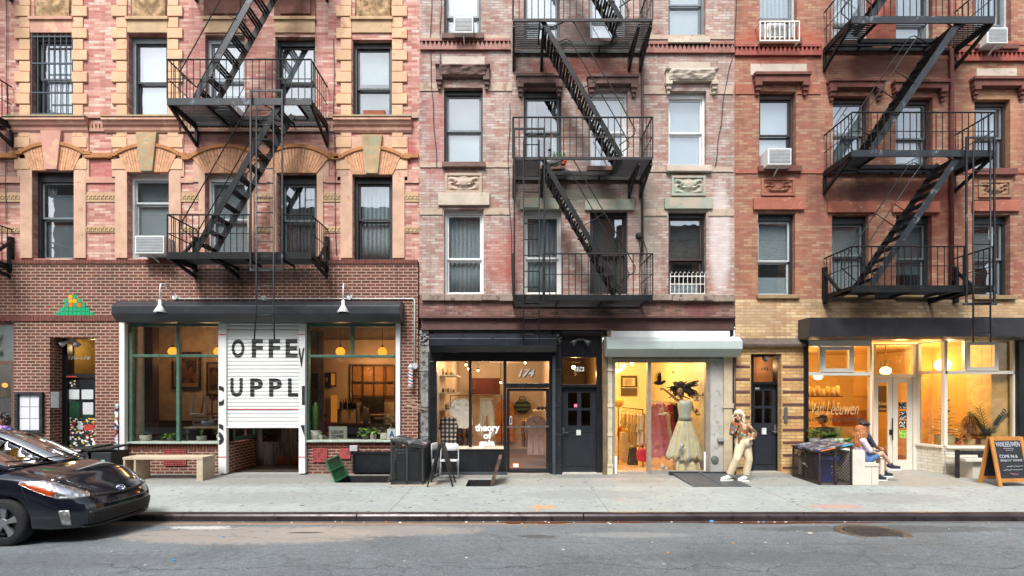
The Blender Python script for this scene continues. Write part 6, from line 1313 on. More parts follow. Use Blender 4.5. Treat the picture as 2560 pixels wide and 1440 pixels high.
# recessed entrance: side returns and door wall
ca, cb = (X(2368), yi+.05), (X(2296, yd), yd)
def along(m, p, q, z0, z1, t): # upright slab between two plan points
    d = Vector((q[0]-p[0], q[1]-p[1], 0)).normalized(); n = Vector((-d.y, d.x, 0))*t/2
    m.add([(p[0]-n.x, p[1]-n.y, z0), (q[0]-n.x, q[1]-n.y, z0), (q[0]+n.x, q[1]+n.y, z0), (p[0]+n.x, p[1]+n.y, z0), (p[0]-n.x, p[1]-n.y, z1), (q[0]-n.x, q[1]-n.y, z1), (q[0]+n.x, q[1]+n.y, z1), (p[0]+n.x, p[1]+n.y, z1)], [(0, 1, 2, 3), (7, 6, 5, 4), (0, 4, 5, 1), (1, 5, 6, 2), (2, 6, 7, 3), (3, 7, 4, 0)])
zl, zs_, zt1, zt2, zh = Z(1117), Z(933), Z(925), Z(850), 3.1
lerp2 = lambda p, q, t: (p[0]+(q[0]-p[0])*t, p[1]+(q[1]-p[1])*t)
along(m, lerp2(ca, cb, .02), lerp2(ca, cb, .98), zs_, zt1, .09); along(m, lerp2(ca, cb, .02), lerp2(ca, cb, .98), zt2, zh, .09); along(m, lerp2(ca, cb, .93), lerp2(ca, cb, 1.0), zl, zt2, .085)
la, lb_ = (X(2180), yi+.12), (X(2180), yd-.02)
along(m, la, lb_, zs_, zt1, .08); along(m, la, lb_, zt2, zh, .08); along(m, la, lb_, 0, .5, .1)
x = lambda px: X(px, yd)
m.box(x(2184), x(2190), yd, yd+.1, 0, zh); m.box(x(2283), x(2297), yd-.01, yd+.1, 0, zh); m.box(x(2190), x(2283), yd, yd+.1, Z(943, yd), Z(935, yd)); m.box(x(2190), x(2283), yd, yd+.1, Z(863, yd), zh); m.box(x(2233), x(2237), yd+.005, yd+.09, 0, Z(943, yd))
m.build('frame', icw, ic, bevel=.005)
m = MB(); frame_ = lambda m, a, b_, c, d, gl, y: [m.box(x(a), x(gl[0]), y, y+.05, Z(d, yd), Z(c, yd)), m.box(x(gl[1]), x(b_), y, y+.05, Z(d, yd), Z(c, yd)), m.box(x(gl[0]), x(gl[1]), y, y+.05, Z(gl[2], yd), Z(c, yd)), m.box(x(gl[0]), x(gl[1]), y, y+.05, Z(d, yd), Z(gl[3], yd))]
frame_(m, 2190, 2232.5, 944, 1176, (2197, 2221, 957, 1150), yd+.02); dl = m.build('door', icw, ic, bevel=.004)
m = MB(); frame_(m, 2237.5, 2282.5, 944, 1176, (2246, 2269, 957, 1150), yd+.02); sl = m.build('side_panel', icw, ic, bevel=.004)
m = MB(); m.box(x(2197), x(2221), yd+.04, yd+.046, Z(1150, yd), Z(957, yd)); m.build('pane', glass_ic, dl); m = MB(); m.box(x(2246), x(2269), yd+.04, yd+.046, Z(1150, yd), Z(957, yd)); m.build('pane', glass_ic, sl)
m = MB(); m.tube([(x(2228), yd-.05, Z(1100, yd)), (x(2228), yd-.05, Z(1045, yd))], .014, 8); BY(m, 2224, 2231, 1074, 1087, yd, yd+.021); m.build('handle', pm('3a3a3a', metal=.6, rough=.4), dl)
m = MB()
for q in ((2247, 2266, 1006, 1022), (2248, 2267, 1028, 1048), (2248, 2266, 1051, 1070)): BY(m, *q, yd+.03, yd+.036)
m.each('sticker', vor_mat('dark_stickers', ['20242c', '2c303a', 'c8c8c0', '181c22', '3a4a5a'], 40), sl); m = MB(); BY(m, 2248, 2266, 1076, 1095, yd+.03, yd+.036); m.build('green_sticker', vor_mat('green_sticker', ['5a9a2a', '8cc84a', 'a8d060'], 40), sl)
m = MB(); B(m, 2017, 2178, 939, 1112, yi+.05, yi+.056)
for q in ((2017, 2052, 865, 930), (2063, 2126, 873, 923), (2137, 2178, 865, 930), (2372, 2415, 852, 927), (2425, 2490, 860, 920), (2500, 2537, 852, 927), (2372, 2537, 935, 1115)): B(m, *q, yi+.05, yi+.056)
along(m, lerp2(ca, cb, .06), lerp2(ca, cb, .93), zl, zs_, .006); along(m, lerp2(ca, cb, .06), lerp2(ca, cb, .93), zt1, zt2, .006); along(m, la, lb_, .5, zs_, .006); along(m, la, lb_, zt1, zt2, .006); m.box(x(2190), x(2283), yd+.03, yd+.036, Z(935, yd), Z(863, yd)); m.each('pane', glass_ic, ic, gap=.002)
wbrick = brick_mat('white_painted_brick', ['d6d2c6', 'cfcabd', 'dad6ca', 'd2cdc0'], 'bdb8aa', bw=.22, bh=.075, ms=.008, soot=.15, bump=1.0)
m = MB(); B(m, 2366, 2541, 1121, 1192, .02, .12); along(m, ca, cb, -.05, Z(1121), .1); B(m, 2017, 2178, 1112, 1192, yi+.0, .14); m.each('brick_base', wbrick, ic, gap=.02)
m = MB(); B(m, 2366, 2541, 1115, 1121, -.04, .35); along(m, ca, cb, Z(1121), Z(1115)+.004, .18); m.each('window_ledge', icw, ic, gap=.02, bevel=.006)
cg = pm('b8a070', rough=.5, var=.03); gd_ = pm('b08a4a', rough=.35, metal=.4, var=.1); dkt = pm('3a332c', rough=.7)
text('172', x(2201), x(2230), Z(914, yd), Z(901, yd), yd+.025, cg, ic, bold=.015)
text('Van Leeuwen', X(2034), X(2152), Z(1037), Z(1005), yi+.045, cg, ic, bold=-.012, shear=.4); text('ICE CREAM & VEGAN ICE CREAM', X(2018), X(2162), Z(1054), Z(1045), yi+.045, dkt, ic, bold=.004)
text('Van Leeuwen', x(2199), x(2220), Z(1013, yd), Z(1004, yd), yd+.036, cg, dl, bold=.01, shear=.35); text('ICE CREAM', x(2202), x(2217), Z(1025, yd), Z(1021, yd), yd+.036, cg, dl)
t = awning('shutter_housing', 'long dark shutter housing over the ice cream shop', 2024, 2680, 796, 846, .50, pm('26262b', rough=.42, var=.2, vs=2, hex2='33343a', patch=.6, coat=.15), tops=(.02, .10), yb=-.032)
m = MB(); m.box(X(2014), X(2546), .13, .2, Z(847), 3.25); m.box(X(2014), X(2546), -.06, .13, Z(845), Z(838)); m.build('header', blackp, ic)
# room
orw = pm('d9c08a', rough=.9, var=.04); fl_ = pm('8a6a4a', rough=.5)
xa, xb = X(2014), X(2546); m = MB(); zr_ = 3.15; yb = 5.2
m.quad((xa, .1, .0), (xa, yb, 0), (xa, yb, zr_), (xa, .1, zr_)); m.quad((xb, .1, .0), (xb, yb, 0), (xb, yb, zr_), (xb, .1, zr_)); m.quad((xa, yb, 0), (xb, yb, 0), (xb, yb, zr_), (xa, yb, zr_)); m.cur = 1
m.quad((xa, .15, .012), (la[0], .15, .012), (la[0], yb, .012), (xa, yb, .012)); m.quad((la[0], yd+.1, .012), (xb, yd+.1, .012), (xb, yb, .012), (la[0], yb, .012)); m.add([(ca[0], ca[1]+.08, .012), (xb, .15, .012), (xb, yd+.1, .012), (cb[0], yd+.1, .012)], [(0, 1, 2, 3)])
m.cur = 2; m.quad((xa, .1, zr_), (xb, .1, zr_), (xb, yb, zr_), (xa, yb, zr_)); m.build('interior', [orw, fl_, orw], Br)
m = MB(); m.box(X(2300, 2.2), xb, 2.6, 2.7, 0, zr_); m.build('partition', pm('dcb878', rough=.9), Br)
m = MB(); m.box(xb-.45, xb-.02, .2, .9, .012, zr_); m.build('column', pm('d8cdb0', rough=.8), Br)
for X_, y_, z_, e in ((7.4, 1.2, 2.9, 40), (7.6, 3.2, 2.7, 80), (9.0, 1.8, 2.8, 70), (10.0, 1.3, 2.75, 60), (10.9, 1.6, 2.6, 45), (8.3, 3.6, 2.8, 60), (10.4, .32, 2.9, 26), (7.3, .3, 2.9, 16)): light(X_, y_, z_, e*.50, 'ffd086' if y_ > .6 else 'fff0d8', .12)  # pale pair by the glass: unseen fill added to front-light the plants
gl2 = emit('ffe0a0', 7)
for px, py, y_, lb, s in ((2214, 927, 1.6, 'bright oval lamp below the number 172 of the ice cream shop', .13), (2357, 912, 2.1, 'big bright globe lamp behind the angled transom of the ice cream shop', .20), (2045, 941, 1.6, 'half hidden ceiling lamp at the upper left of the ice cream shop', .11)):
    t = thing('globe_lamp', lb, 'pendant lamp', (X(px, y_), y_, Z(py, y_)), 'globe lamps in the ice cream shop'); m = MB(); m.ell((0, 0, 0), (s, s, s*.8), 16, 10); m.build('globe', gl2, t, local=True, smooth=True); m = MB(); m.tube([(0, 0, s*.7), (0, 0, 3.15-Z(py, y_))], .008, 6); m.build('cord', blk, t, local=True)
t = thing('neon_ring', 'thin glowing ring sign on the right ice cream shop pane', 'sign', (X(2455, .4), .4, Z(992, .4))); m = MB(); rr = .24; m.tube([(rr*math.cos(a), 0, rr*1.1*math.sin(a)) for a in [2*math.pi*k/40 for k in range(41)]], .010, 6); m.build('tube', emit('f0b850', 1.5), t, local=True, smooth=True); m = MB(); m.tube([(0, 0, rr*1.1), (0, 0, 3.15-Z(992, .4))], .003, 5); m.build('cord', blk, t, local=True)
# shelves of cups, counter
yS = 2.4
for k, py in enumerate((990, 1025)):
    t = thing('wall_shelf', ('upper', 'lower')[k]+' dark shelf of cups behind the ice cream shop glass', 'shelf', (X(2060, yS), yS, Z(py, yS))); m = MB(); m.box(xa+.02, X(2108, yS), yS, yS+.25, Z(py, yS)-.03, Z(py, yS)); m.build('board', pm('3a2418'), t)
    for j in range(7):
        px = 2026+12.5*j; h = (.27, .22, .28, .20, .26, .24, .28)[(j+2*k) % 7]; m = MB(); m.lathe([(.05, 0), (.052, h*.92), (.046, h)], (X(px, yS), yS+.12, Z(py, yS)), 12); tag(m.build('cup_stack', pm(('e8d4a8', 'e0c890', 'd8c09a')[j % 3], rough=.5), smooth=True), 'tall cream cup stack on the '+('upper', 'lower')[k]+' dark shelf', 'cups', 'cup stacks on the ice cream shop shelves')
m = MB(); m.box(xa+.02, X(2108, yS), yS-.02, yS+.3, Z(1012, yS), Z(958, yS)) if False else None
t = thing('counter', 'white serving counter deep inside the ice cream shop', 'counter', (8.0, 2.2, 0)); m = MB(); m.box(xa+.05, X(2150, 2.0), 1.75, 2.2, .012, 1.0); m.build('body', pm('c9b48a'), t); m = MB(); m.box(X(2100, 1.8), X(2165, 1.8), 1.80, 2.15, 1.0, 1.42); m.build('machine', pm('8a4a28', rough=.4), t)
m = MB(); m.box(X(2195, 2.5), X(2228, 2.5), 2.5, 2.55, Z(1030, 2.5), Z(965, 2.5)); tag(m.build('menu_board', pm('3a2c24', rough=.7)), 'dark menu board seen through the ice cream shop door', 'menu board')
plant(2362, 1115, .32, 128, 'rubber', pm('c3d0c6', rough=.4), 'tall variegated rubber plant in a pale pot behind the white window bar', pr=.20, ph=.27, seed=11, lf='pale')
plant(2424, 1115, .28, 86, 'droop', pm('cfc8bc', rough=.5), 'drooping rust red plant in a pale pot in the right ice cream shop window', pr=.11, ph=.17, seed=12, lf='rust'); plant(2395, 1115, .36, 40, 'pothos', tpot, 'small dark plant in a terracotta pot beside the rust red plant', pr=.06, ph=.12, seed=13, lf='dark'); plant(2440, 1110, .55, 120, 'fern', tpot, 'tall dark green plant behind the rust red plant', pr=.1, ph=.15, seed=14, lf='dark'); plant(2468, 1115, .30, 118, 'zz', pm('c0cdc8', rough=.4), 'spreading dark green plant in a pale pot behind the chalkboard sign', pr=.12, ph=.16, seed=15, lf='dark')
plant(2075, 1116, -.30, 62, 'fern', pm('8a8a84'), 'bushy fern behind the caged rubbish bins', pr=.12, ph=.2, seed=16, lf='mid'); plant(2095, 1113, -.35, 62, 'spike', wpot, 'spiky green plant in a white pot beside the seated girl', pr=.13, ph=.16, seed=17, lf='mid'); plant(2036, 1112, -.22, 46, 'bush', pm('8a8a84'), 'small leafy bush at the left end of the ice cream shop window', pr=.12, ph=.16, seed=18, lf='mid'); plant(2122, 1125, -.6, 40, 'pothos', gpot, 'lime green trailing plant behind the white bench back', pr=.1, ph=.14, seed=19, lf='lime')
t = thing('planter_shelf', 'white slatted shelf under the left ice cream shop window holding the plants', 'planter', (X(2070), -.2, 0)); m = MB(); m.box(X(2018, -.5), X(2128, -.5), -.62, -.08, Z(1124, -.3)-.06, Z(1121, -.3)-.03); m.build('top', icw, t); m = MB(); m.box(X(2020, -.5), X(2126, -.5), -.60, -.1, -.02, Z(1124, -.3)-.061); m.build('body', icw, t)
# ================================================================ bench, board and cages on the pavement
icb = pm('cfc9bb', rough=.55, var=.07, hex2='b5ad9c', patch=.68)
t = thing('bench', 'white boxy slatted bench with a high back where the girl sits', 'bench', (7.2, -1.0, 0)); yF, yB = -1.33, -.50
m = MB(); xx0, xx1 = X(2125, yF), X(2163, yF); 
for k in range(1): m.box(xx0, xx1, yF, yB, G(yF)-.01, Z(1128, yF))
m.build('back_panel', icb, t, bevel=.006); m = MB(); s0, s1 = xx1+.003, X(2198, yF)
m.box(s0, s1, yF, yB, Z(1166, yF), Z(1159, yF)); m.build('seat', icb, t, bevel=.004)
m = MB(); n = 2
for k in range(n): m.box(s0+(s1-s0)*k/n+.003, s0+(s1-s0)*(k+1)/n-.006, yF+.015, yB-.01, G(yF)-.01, Z(1166, yF)-.001)
m.build('base_board', icb, t)
t = thing('stool', 'low white box seat half hidden behind the girl', 'stool', (X(2206, -.35), -.35, 0)); m = MB(); BY(m, 2166, 2211, 1146, 1188, -.5, -.12); m.build('box', icb, t, bevel=.006); m = MB(); BY(m, 2164, 2213, 1143, 1146, -.52, -.10); m.build('top', icb, t, bevel=.004)
t = thing('bench', 'white slab bench with a black metal arm under the right ice cream shop window', 'bench', (X(2430), -.5, 0)); m = MB(); yy = -.55
m.box(X(2392, yy), X(2400, yy), yy, yy+.06, G(yy), Z(1125, yy)); m.box(X(2400, yy), X(2480, yy), yy, yy+.06, Z(1137, yy), Z(1127, yy)); m.box(X(2450, yy), X(2462, yy), yy, yy+.06, Z(1144, yy), Z(1137, yy)); m.build('arm', blk, t, bevel=.006)
m = MB(); m.box(X(2404, yy), X(2530, yy), yy-.12, -.1, Z(1153, yy), Z(1145, yy)); m.build('seat', icb, t, bevel=.006); m = MB(); m.box(X(2430, yy), X(2520, yy), yy-.02, -.12, G(yy)-.01, Z(1153, yy)-.001); m.build('base', icb, t)
# chalkboard sandwich sign
woodf = pm('b5793a', rough=.5, var=.15, vs=12, stretch=(1, 1, .2)); chalkb = pm('1f2226', rough=.75, var=.3, vs=5, hex2='34373c', patch=.6)
yc = -1.30; t = thing('chalkboard_sign', 'wooden framed chalkboard sandwich sign on the pavement at the right', 'sandwich board', (X(2512, yc), yc, G(yc)))
w = (X(2557, yc)-X(2466, yc))/2; hgt = Z(1092, yc)-G(yc)
def sboard(sg):
    m = MB(); b_ = .075; top = hgt; tilt = .16*sg
    P_ = lambda u, z, d: (u, -sg*(.02+(top-z)*.20)*1.0+d, z)
    m.bar(P_(-w+b_/2, 0, 0), P_(-w+b_/2, top, 0), b_, .03, (0, 1, 0)); m.bar(P_(w-b_/2, 0, 0), P_(w-b_/2, top, 0), b_, .03, (0, 1, 0)); m.bar(P_(-w+b_, top-b_/2, 0), P_(w-b_, top-b_/2, 0), .03, b_); m.bar(P_(-w+b_, .12, 0), P_(w-b_, .12, 0), .03, b_); m.build('wood_frame', woodf, t, local=True)
    m = MB(); m.add([P_(-w+b_, .155, 0), P_(w-b_, .155, 0), P_(w-b_, top-b_, 0), P_(-w+b_, top-b_, 0), P_(-w+b_, .155, .012), P_(w-b_, .155, .012), P_(w-b_, top-b_, .012), P_(-w+b_, top-b_, .012)], [(0, 1, 2, 3), (7, 6, 5, 4), (0, 4, 5, 1), (1, 5, 6, 2), (2, 6, 7, 3), (3, 7, 4, 0)]); m.build('board', chalkb, t, local=True)
sboard(1); sboard(-1)
chk = pm('b9bcc4', rough=.9, var=.2); chp = pm('c87aa0', rough=.9)
def ctext(s, a, b_, f0, f1, mat):
    z0, z1 = hgt*f0, hgt*f1; o = text(s, a*w, b_*w, z0, z1, 0, mat, t, 'chalk_writing', bold=-.004, depth=.003, local=True)
    for v in o.data.vertices: v.co.y += -(.02+(hgt-v.co.z)*.20)-.006
ctext('VANLEEUWEN', -.72, .72, .80, .90, chk); ctext('COME IN &', -.62, .45, .57, .635, chk); ctext('ENJOY SOME', -.60, .70, .49, .54, chk); 
def scrib(a, b_, f, mat, amp, seed):
    r = random.Random(seed); m = MB(); n = int(abs(b_-a)*34); ps = []
    for k in range(n): u = (a+(b_-a)*k/n)*w; z = hgt*f+amp*r.uniform(-1, 1); ps.append((u, -(.02+(hgt-z)*.20)-.006, z))
    m.tube(ps, .0035, 4); m.build('chalk_writing', mat, t, local=True)
for a_, b__, f_, mt_, am_, sd_ in ((-.30, .35, .765, chk, .008, 1), (-.2, .3, .725, chk, .008, 2), (-.3, .72, .40, chk, .012, 3), (-.55, .65, .33, chk, .012, 4), (-.20, .32, .245, chp, .022, 5)): scrib(a_, b__, f_, mt_, am_, sd_)
t.rotation_euler.z = .10
# mesh cages for bins
meshm = pm('3a3c3e', rough=.5, metal=.3, var=.3, hex2='6a6862', patch=.64, vs=9); rusty = pm('3a2f2a', rough=.65, metal=.2, var=.35, hex2='6a4a38', patch=.58, vs=9)
def lattice(m, o, du, dv, w, h, sp, r=.0042):
    o, du, dv = Vector(o), Vector(du), Vector(dv); k = -h
    while k < w:
        for sg in (1, -1):
            a0, b0 = max(k, 0), min(k+h, w); p = (a0, a0-k); q = (b0, b0-k)
            if sg < 0: p, q = (p[0], h-p[1]), (q[0], h-q[1])
            if b0-a0 > .01: m.bar(o+du*p[0]+dv*p[1], o+du*q[0]+dv*q[1], r*2)
        k += sp
def cage(label, x0, x1, y0, y1, zl_, zr2, mat, lidmat, sp=.062):
    t = thing('bin_cage', label, 'bin enclosure', ((x0+x1)/2, (y0+y1)/2, G(y0))); zb = G(y0)+.03; m = MB(); b_ = .035
    zz = lambda xx: zl_+(zr2-zl_)*(xx-x0)/(x1-x0)
    for xx in (x0, (x0+x1)/2, x1):
        for yy in ((y0, y1) if xx != (x0+x1)/2 else (y0,)): m.bar((xx, yy, G(yy)-.01), (xx, yy, zz(xx)-.02), b_)
    m.bar((x0, (y0+y1)/2, zb), (x0, (y0+y1)/2, zl_-.02), .03); m.bar((x1, (y0+y1)/2, zb), (x1, (y0+y1)/2, zr2-.02), .03)
    for zf0, zf1 in ((zb+.02, zb+.02), (zl_-.02, zr2-.02)):
        m.bar((x0, y0, zf0), (x1, y0, zf1), b_); m.bar((x0, y1, zf0), (x1, y1, zf1), b_); m.bar((x0, y0, zf0), (x0, y1, zf0), b_); m.bar((x1, y0, zf1), (x1, y1, zf1), b_)
    m.build('frame', mat, t); m = MB(); h = min(zl_, zr2)-zb-.04
    lattice(m, (x0, y0, zb+.02), (1, 0, 0), (0, 0, 1), x1-x0, h, sp); lattice(m, (x0, y0, zb+.02), (0, 1, 0), (0, 0, 1), y1-y0, h, sp); lattice(m, (x1, y0, zb+.02), (0, 1, 0), (0, 0, 1), y1-y0, h, sp); m.build('mesh_panel', mat, t)
    m = MB(); e = .03; m.add([(x0-e, y0-e, zl_), (x1+e, y0-e, zr2), (x1+e, y1+e, zr2), (x0-e, y1+e, zl_), (x0-e, y0-e, zl_+.035), (x1+e, y0-e, zr2+.035), (x1+e, y1+e, zr2+.035), (x0-e, y1+e, zl_+.035)], [(0, 3, 2, 1), (4, 5, 6, 7), (0, 1, 5, 4), (1, 2, 6, 5), (2, 3, 7, 6), (3, 0, 4, 7)]); m.build('lid', lidmat, t); return t
lid1 = vor_mat('scrawled_lid', ['2a2c2e', '34363a', '26282c', '9a4a4a', '3a3c40', '6a6c70', '2c2e32', '8a8c90', '303236', '4a4c50'], 9); lid2 = vor_mat('stickered_lid', ['2a2c2e', '5a5c60', '26282c', '4a4a6a', '8a8c8c', '3a3c3a', '1c1e20', '6a5a70', '303236', '9a9ca0'], 11)
cage('black wire mesh bin cage with a scrawled sloping lid beside the coffee shop', -2.52, -1.87, -1.30, -.37, .90, .765, meshm, lid1); cr = cage('rusty wire mesh bin cage with a stickered sloping lid by the ice cream shop', 6.40, 7.06, -1.36, -.32, .665, .81, rusty, lid2, sp=.07)
m = MB(); m.box(6.62, 7.08, -1.396, -1.391, .675, .70) if False else None
m = MB(); m.add([(6.86, -1.394, .768), (7.08, -1.394, .816), (7.08, -1.394, .845), (6.86, -1.394, .797)], [(0, 1, 2, 3)]); m.build('blue_sticker', pm('4aa8c8'), cr, solid=.003); m = MB(); m.add([(6.42, -1.394, .672), (6.70, -1.394, .733), (6.70, -1.394, .758), (6.42, -1.394, .697)], [(0, 1, 2, 3)]); m.build('orange_sticker', pm('d87a3a'), cr, solid=.003)
m = MB(); m.bar((6.385, -.86, .34), (6.36, -.80, .36), .03); m.bar((6.37, -.95, .30), (6.37, -.78, .36), .015); m.build('latch', pm('b5b8b8', metal=.7, rough=.3), cr)
def bin_(x, y, r, h, mat, label, ribs=True):
    t = thing('rubbish_bin', label, 'bin', (x, y, G(y))); m = MB(); m.lathe([(r*.78, .0), (r*.80, .02), (r*.96, h*.86), (r*1.03, h*.865), (r*1.03, h*.90), (r, h*.91), (r*1.02, h*.96), (r*1.06, h), (r*.97, h), (r*.9, h*.6), (.001, h*.55)], (0, 0, 0), 26); m.build('body', mat, t, local=True, smooth=True)
    m = MB(); m.box(-r*1.18, -r*.98, -.06, .06, h*.80, h*.86); m.box(r*.98, r*1.18, -.06, .06, h*.80, h*.86); m.build('handle', mat, t, local=True); return t
bl_ = bin_(6.76, -1.02, .24, .58, pm('2450a0', rough=.45, var=.12), 'blue round rubbish bin with yellow lettering inside the rusty mesh cage')
for k, (s, ww_) in enumerate((('Brooklyn', .11),)):
    o = text(s, -.0-ww_, ww_, .34-.075*k, .39-.075*k, 0, pm('c8b43a') if k != 2 else pm('c8ccd8'), bl_, bold=.01, local=True, depth=.002)
    for v in o.data.vertices: a = v.co.x/.225; rr = .225+.05*(v.co.z/.58); v.co.x, v.co.y = rr*math.sin(a+.25), -rr*math.cos(a+.25)-.004+v.co.y*.3
for k in range(3):
    m = MB(); rr = random.Random(k); m.tube([((.232+.05*z_/.58)*math.sin(a+.25), -(.232+.05*z_/.58)*math.cos(a+.25), z_) for a, z_ in [(-.45+.9*j/26, .30-.065*k+.014*rr.uniform(-1, 1)) for j in range(27)]], .005, 4); m.build('lettering', pm('c8b43a') if k != 1 else pm('c8ccd8'), bl_, local=True)
bin_(6.66, -.56, .20, .56, pm('3a3d40', rough=.5), 'dark grey round bin at the back of the rusty mesh cage')
m_ = pm('23272b', rough=.45, var=.2); t = thing('rubbish_bin', 'black square bin standing inside the black mesh cage', 'bin', (-2.18, -.85, 0)); m = MB(); m.prism([(-2.42, G(-1)), (-1.98, G(-1)), (-1.94, .66), (-2.46, .66)], 'y', -1.2, -.55); m.build('body', m_, t, bevel=.03); m = MB(); m.box(-2.48, -1.92, -1.22, -.53, .66, .70); m.build('lid', m_, t, bevel=.015)
for k, (xx, lb) in enumerate(((X(225, -.6), 'black wheeled bin with a drooping lid by the stickered door, farther left'), (X(272, -.6), 'black wheeled bin with a turquoise sticker beside the stickered pole'))):
    t = thing('wheeled_bin', lb, 'bin', (xx, -.6, G(-.6)), 'wheeled bins behind the car'); m = MB(); m.prism([(-.21, .02), (.21, .02), (.27, .62), (-.27, .62)], 'y', -.28, .28); m.build('body', pm('202428', rough=.5, var=.25, hex2='34393e', patch=.58), t, local=True, bevel=.02); m = MB(); m.add([(-.29, -.31, .63), (.29, -.31, .68), (.29, .31, .72), (-.29, .31, .66), (-.29, -.31, .67), (.29, -.31, .72), (.29, .31, .76), (-.29, .31, .70)], [(0, 3, 2, 1), (4, 5, 6, 7), (0, 1, 5, 4), (1, 2, 6, 5), (2, 3, 7, 6), (3, 0, 4, 7)]); m.build('lid', blk, t, local=True, bevel=.01)
    m = MB(); m.box(.05, .13, -.297, -.285, .36, .45) if k else m.box(-.25, .05, -.325, -.315, .64, .675); m.build('sticker', pm('8fc8b8') if k else pm('c0b0b0'), t, local=True)
    for sx in (-1, 1): m = MB(); m.lathe([(.09, -.03), (.09, .03)], (sx*.2, .2, .09), 14, 'x'); m.build('wheel', blk, t, local=True)
m = MB(); m.box(X(299), X(307), -.16, -.09, -.01, Z(1010)); tag(m.build('sticker_pole', vor_mat('sticker_pole_paper', ['1a1c1e', 'd0d0cc', '2a2c30', 'b85a80', '1a1c1e', '3a8a5a', 'c8ccd0', '202224', 'b04040', '8aa8c8'], 15)), 'narrow post covered in torn stickers beside the white shop post', 'post')
# wooden bench outside the coffee shop
t = thing('bench', 'plain weathered plywood bench under the left coffee shop window', 'bench', (X(425), -.5, 0)); ply = pm('b3a48c', rough=.75, var=.15, vs=4, hex2='8f8069', patch=.62, stretch=(.4, 1, 1)); yf_ = -.90; x0, x1, z1 = X(306, yf_), X(507, yf_), Z(1143, yf_)
m = MB(); m.box(x0, x1, yf_, yf_+.50, z1-.055, z1); m.build('seat', ply, t, bevel=.004)
for a, b_ in ((x0+.01, x0+.28), (x1-.14, x1-.01)): m = MB(); m.box(a, a+.04, yf_+.01, yf_+.49, G(yf_), z1-.056); m.box(b_-.04, b_, yf_+.01, yf_+.49, G(yf_), z1-.056); m.box(a+.04, b_-.04, yf_+.01, yf_+.05, G(yf_), z1-.056) if b_-a < .2 else None; m.build('leg', ply, t)
# cellar hatches
hg = pm('23583a', rough=.5, var=.25, vs=6, hex2='6a4632', patch=.62); hb_ = pm('4c3a30', rough=.6, var=.3, vs=8, hex2='7a5a44', patch=.55)
def leafdoor(label, xh, dx, h, y0, y1, mat, edge, rim=.04, tt=.035):
    t = thing('cellar_door', label, 'cellar hatch', (xh, (y0+y1)/2, G(y0)))
    P_ = lambda s, y, d: (xh+dx*s+d*math.copysign(1, -dx)*.9, y, G(y)+h*s)
    def slab(m, s0, s1, ya, yb, d0, d1): m.add([P_(s0, ya, d0), P_(s0, yb, d0), P_(s1, yb, d0), P_(s1, ya, d0), P_(s0, ya, d1), P_(s0, yb, d1), P_(s1, yb, d1), P_(s1, ya, d1)], [(0, 1, 2, 3), (7, 6, 5, 4), (0, 4, 5, 1), (1, 5, 6, 2), (2, 6, 7, 3), (3, 7, 4, 0)])
    m = MB(); slab(m, 0, 1, y0, y1, 0, .008); m.build('panel', mat, t); m = MB()
    slab(m, 0, .06, y0, y1, .008, tt); slab(m, .94, 1, y0, y1, .008, tt); slab(m, .06, .94, y0, y0+rim, .008, tt); slab(m, .06, .94, y1-rim, y1, .008, tt); slab(m, .48, .53, y0+rim, y1-rim, .008, tt*.8); m.build('rim', edge, t); return t
leafdoor('rusty green cellar door leaf leaning open left of the dark pit', -3.78, -.22, .47, -1.08, -.20, hg, hg); leafdoor('green cellar door leaf seen edge on beside the black bin cage', -2.63, .14, .46, -1.08, -.20, hg, hb_); leafdoor('narrow rusty brown cellar door leaf standing open by the black shop front', -.39, .17, .55, -1.48, -.74, hb_, hb_, tt=.07)
dkp = pm('2b2e32', rough=.6, metal=.2, var=.25, vs=8)
for k, (a, b_) in enumerate(((3.70, 4.30), (4.32, 4.90))):
    t = thing('cellar_door', ('left', 'right')[k]+' grey steel cellar plate lying shut before the concrete pier', 'cellar hatch', (a, -.8, 0)); m = MB(); m.add([(a, -1.55, G(-1.55)+.012), (b_, -1.55, G(-1.55)+.012), (b_, -.20, .05), (a, -.20, .05), (a, -1.55, G(-1.55)-.01), (b_, -1.55, G(-1.55)-.01), (b_, -.20, -.01), (a, -.20, -.01)], [(0, 1, 2, 3), (7, 6, 5, 4), (0, 4, 5, 1), (1, 5, 6, 2), (2, 6, 7, 3), (3, 7, 4, 0)]); m.build('plate', pm('50555a', rough=.5, metal=.4, var=.15, vs=10), t)
    m = MB(); e = (a if k else b_); m.box(e-.02, e+.02, -.30, -.22, .05, .085); m.build('hasp', pm('b5b8b8', metal=.7, rough=.35), t)
m = MB(); m.box(3.62, 4.95, -.19, -.12, -.01, .075); tag(m.build('hatch_kerb', dkp), 'black raised edge behind the grey cellar plates', 'hatch kerb')
t = thing('hatch_panel', 'black framed hatch panel in the brick base above the open cellar', 'panel', (X(934), -.1, .3)); m = MB(); B(m, 884, 987, 1130, 1180, -.06, -.001); m.build('board', blackp, t); m = MB()
for q in ((884, 987, 1128, 1133), (884, 888, 1133, 1176), (983, 987, 1133, 1176), (884, 987, 1176, 1181)): B(m, *q, -.085, -.061)
m.build('frame', blackp, t)
m = MB(); B(m, 877, 896, 1113, 1127, -.10, -.001); tag(m.build('meter_box', pm('a9adad', rough=.5), bevel=.008), 'small pale meter box on the brick below the right coffee shop window', 'meter box')
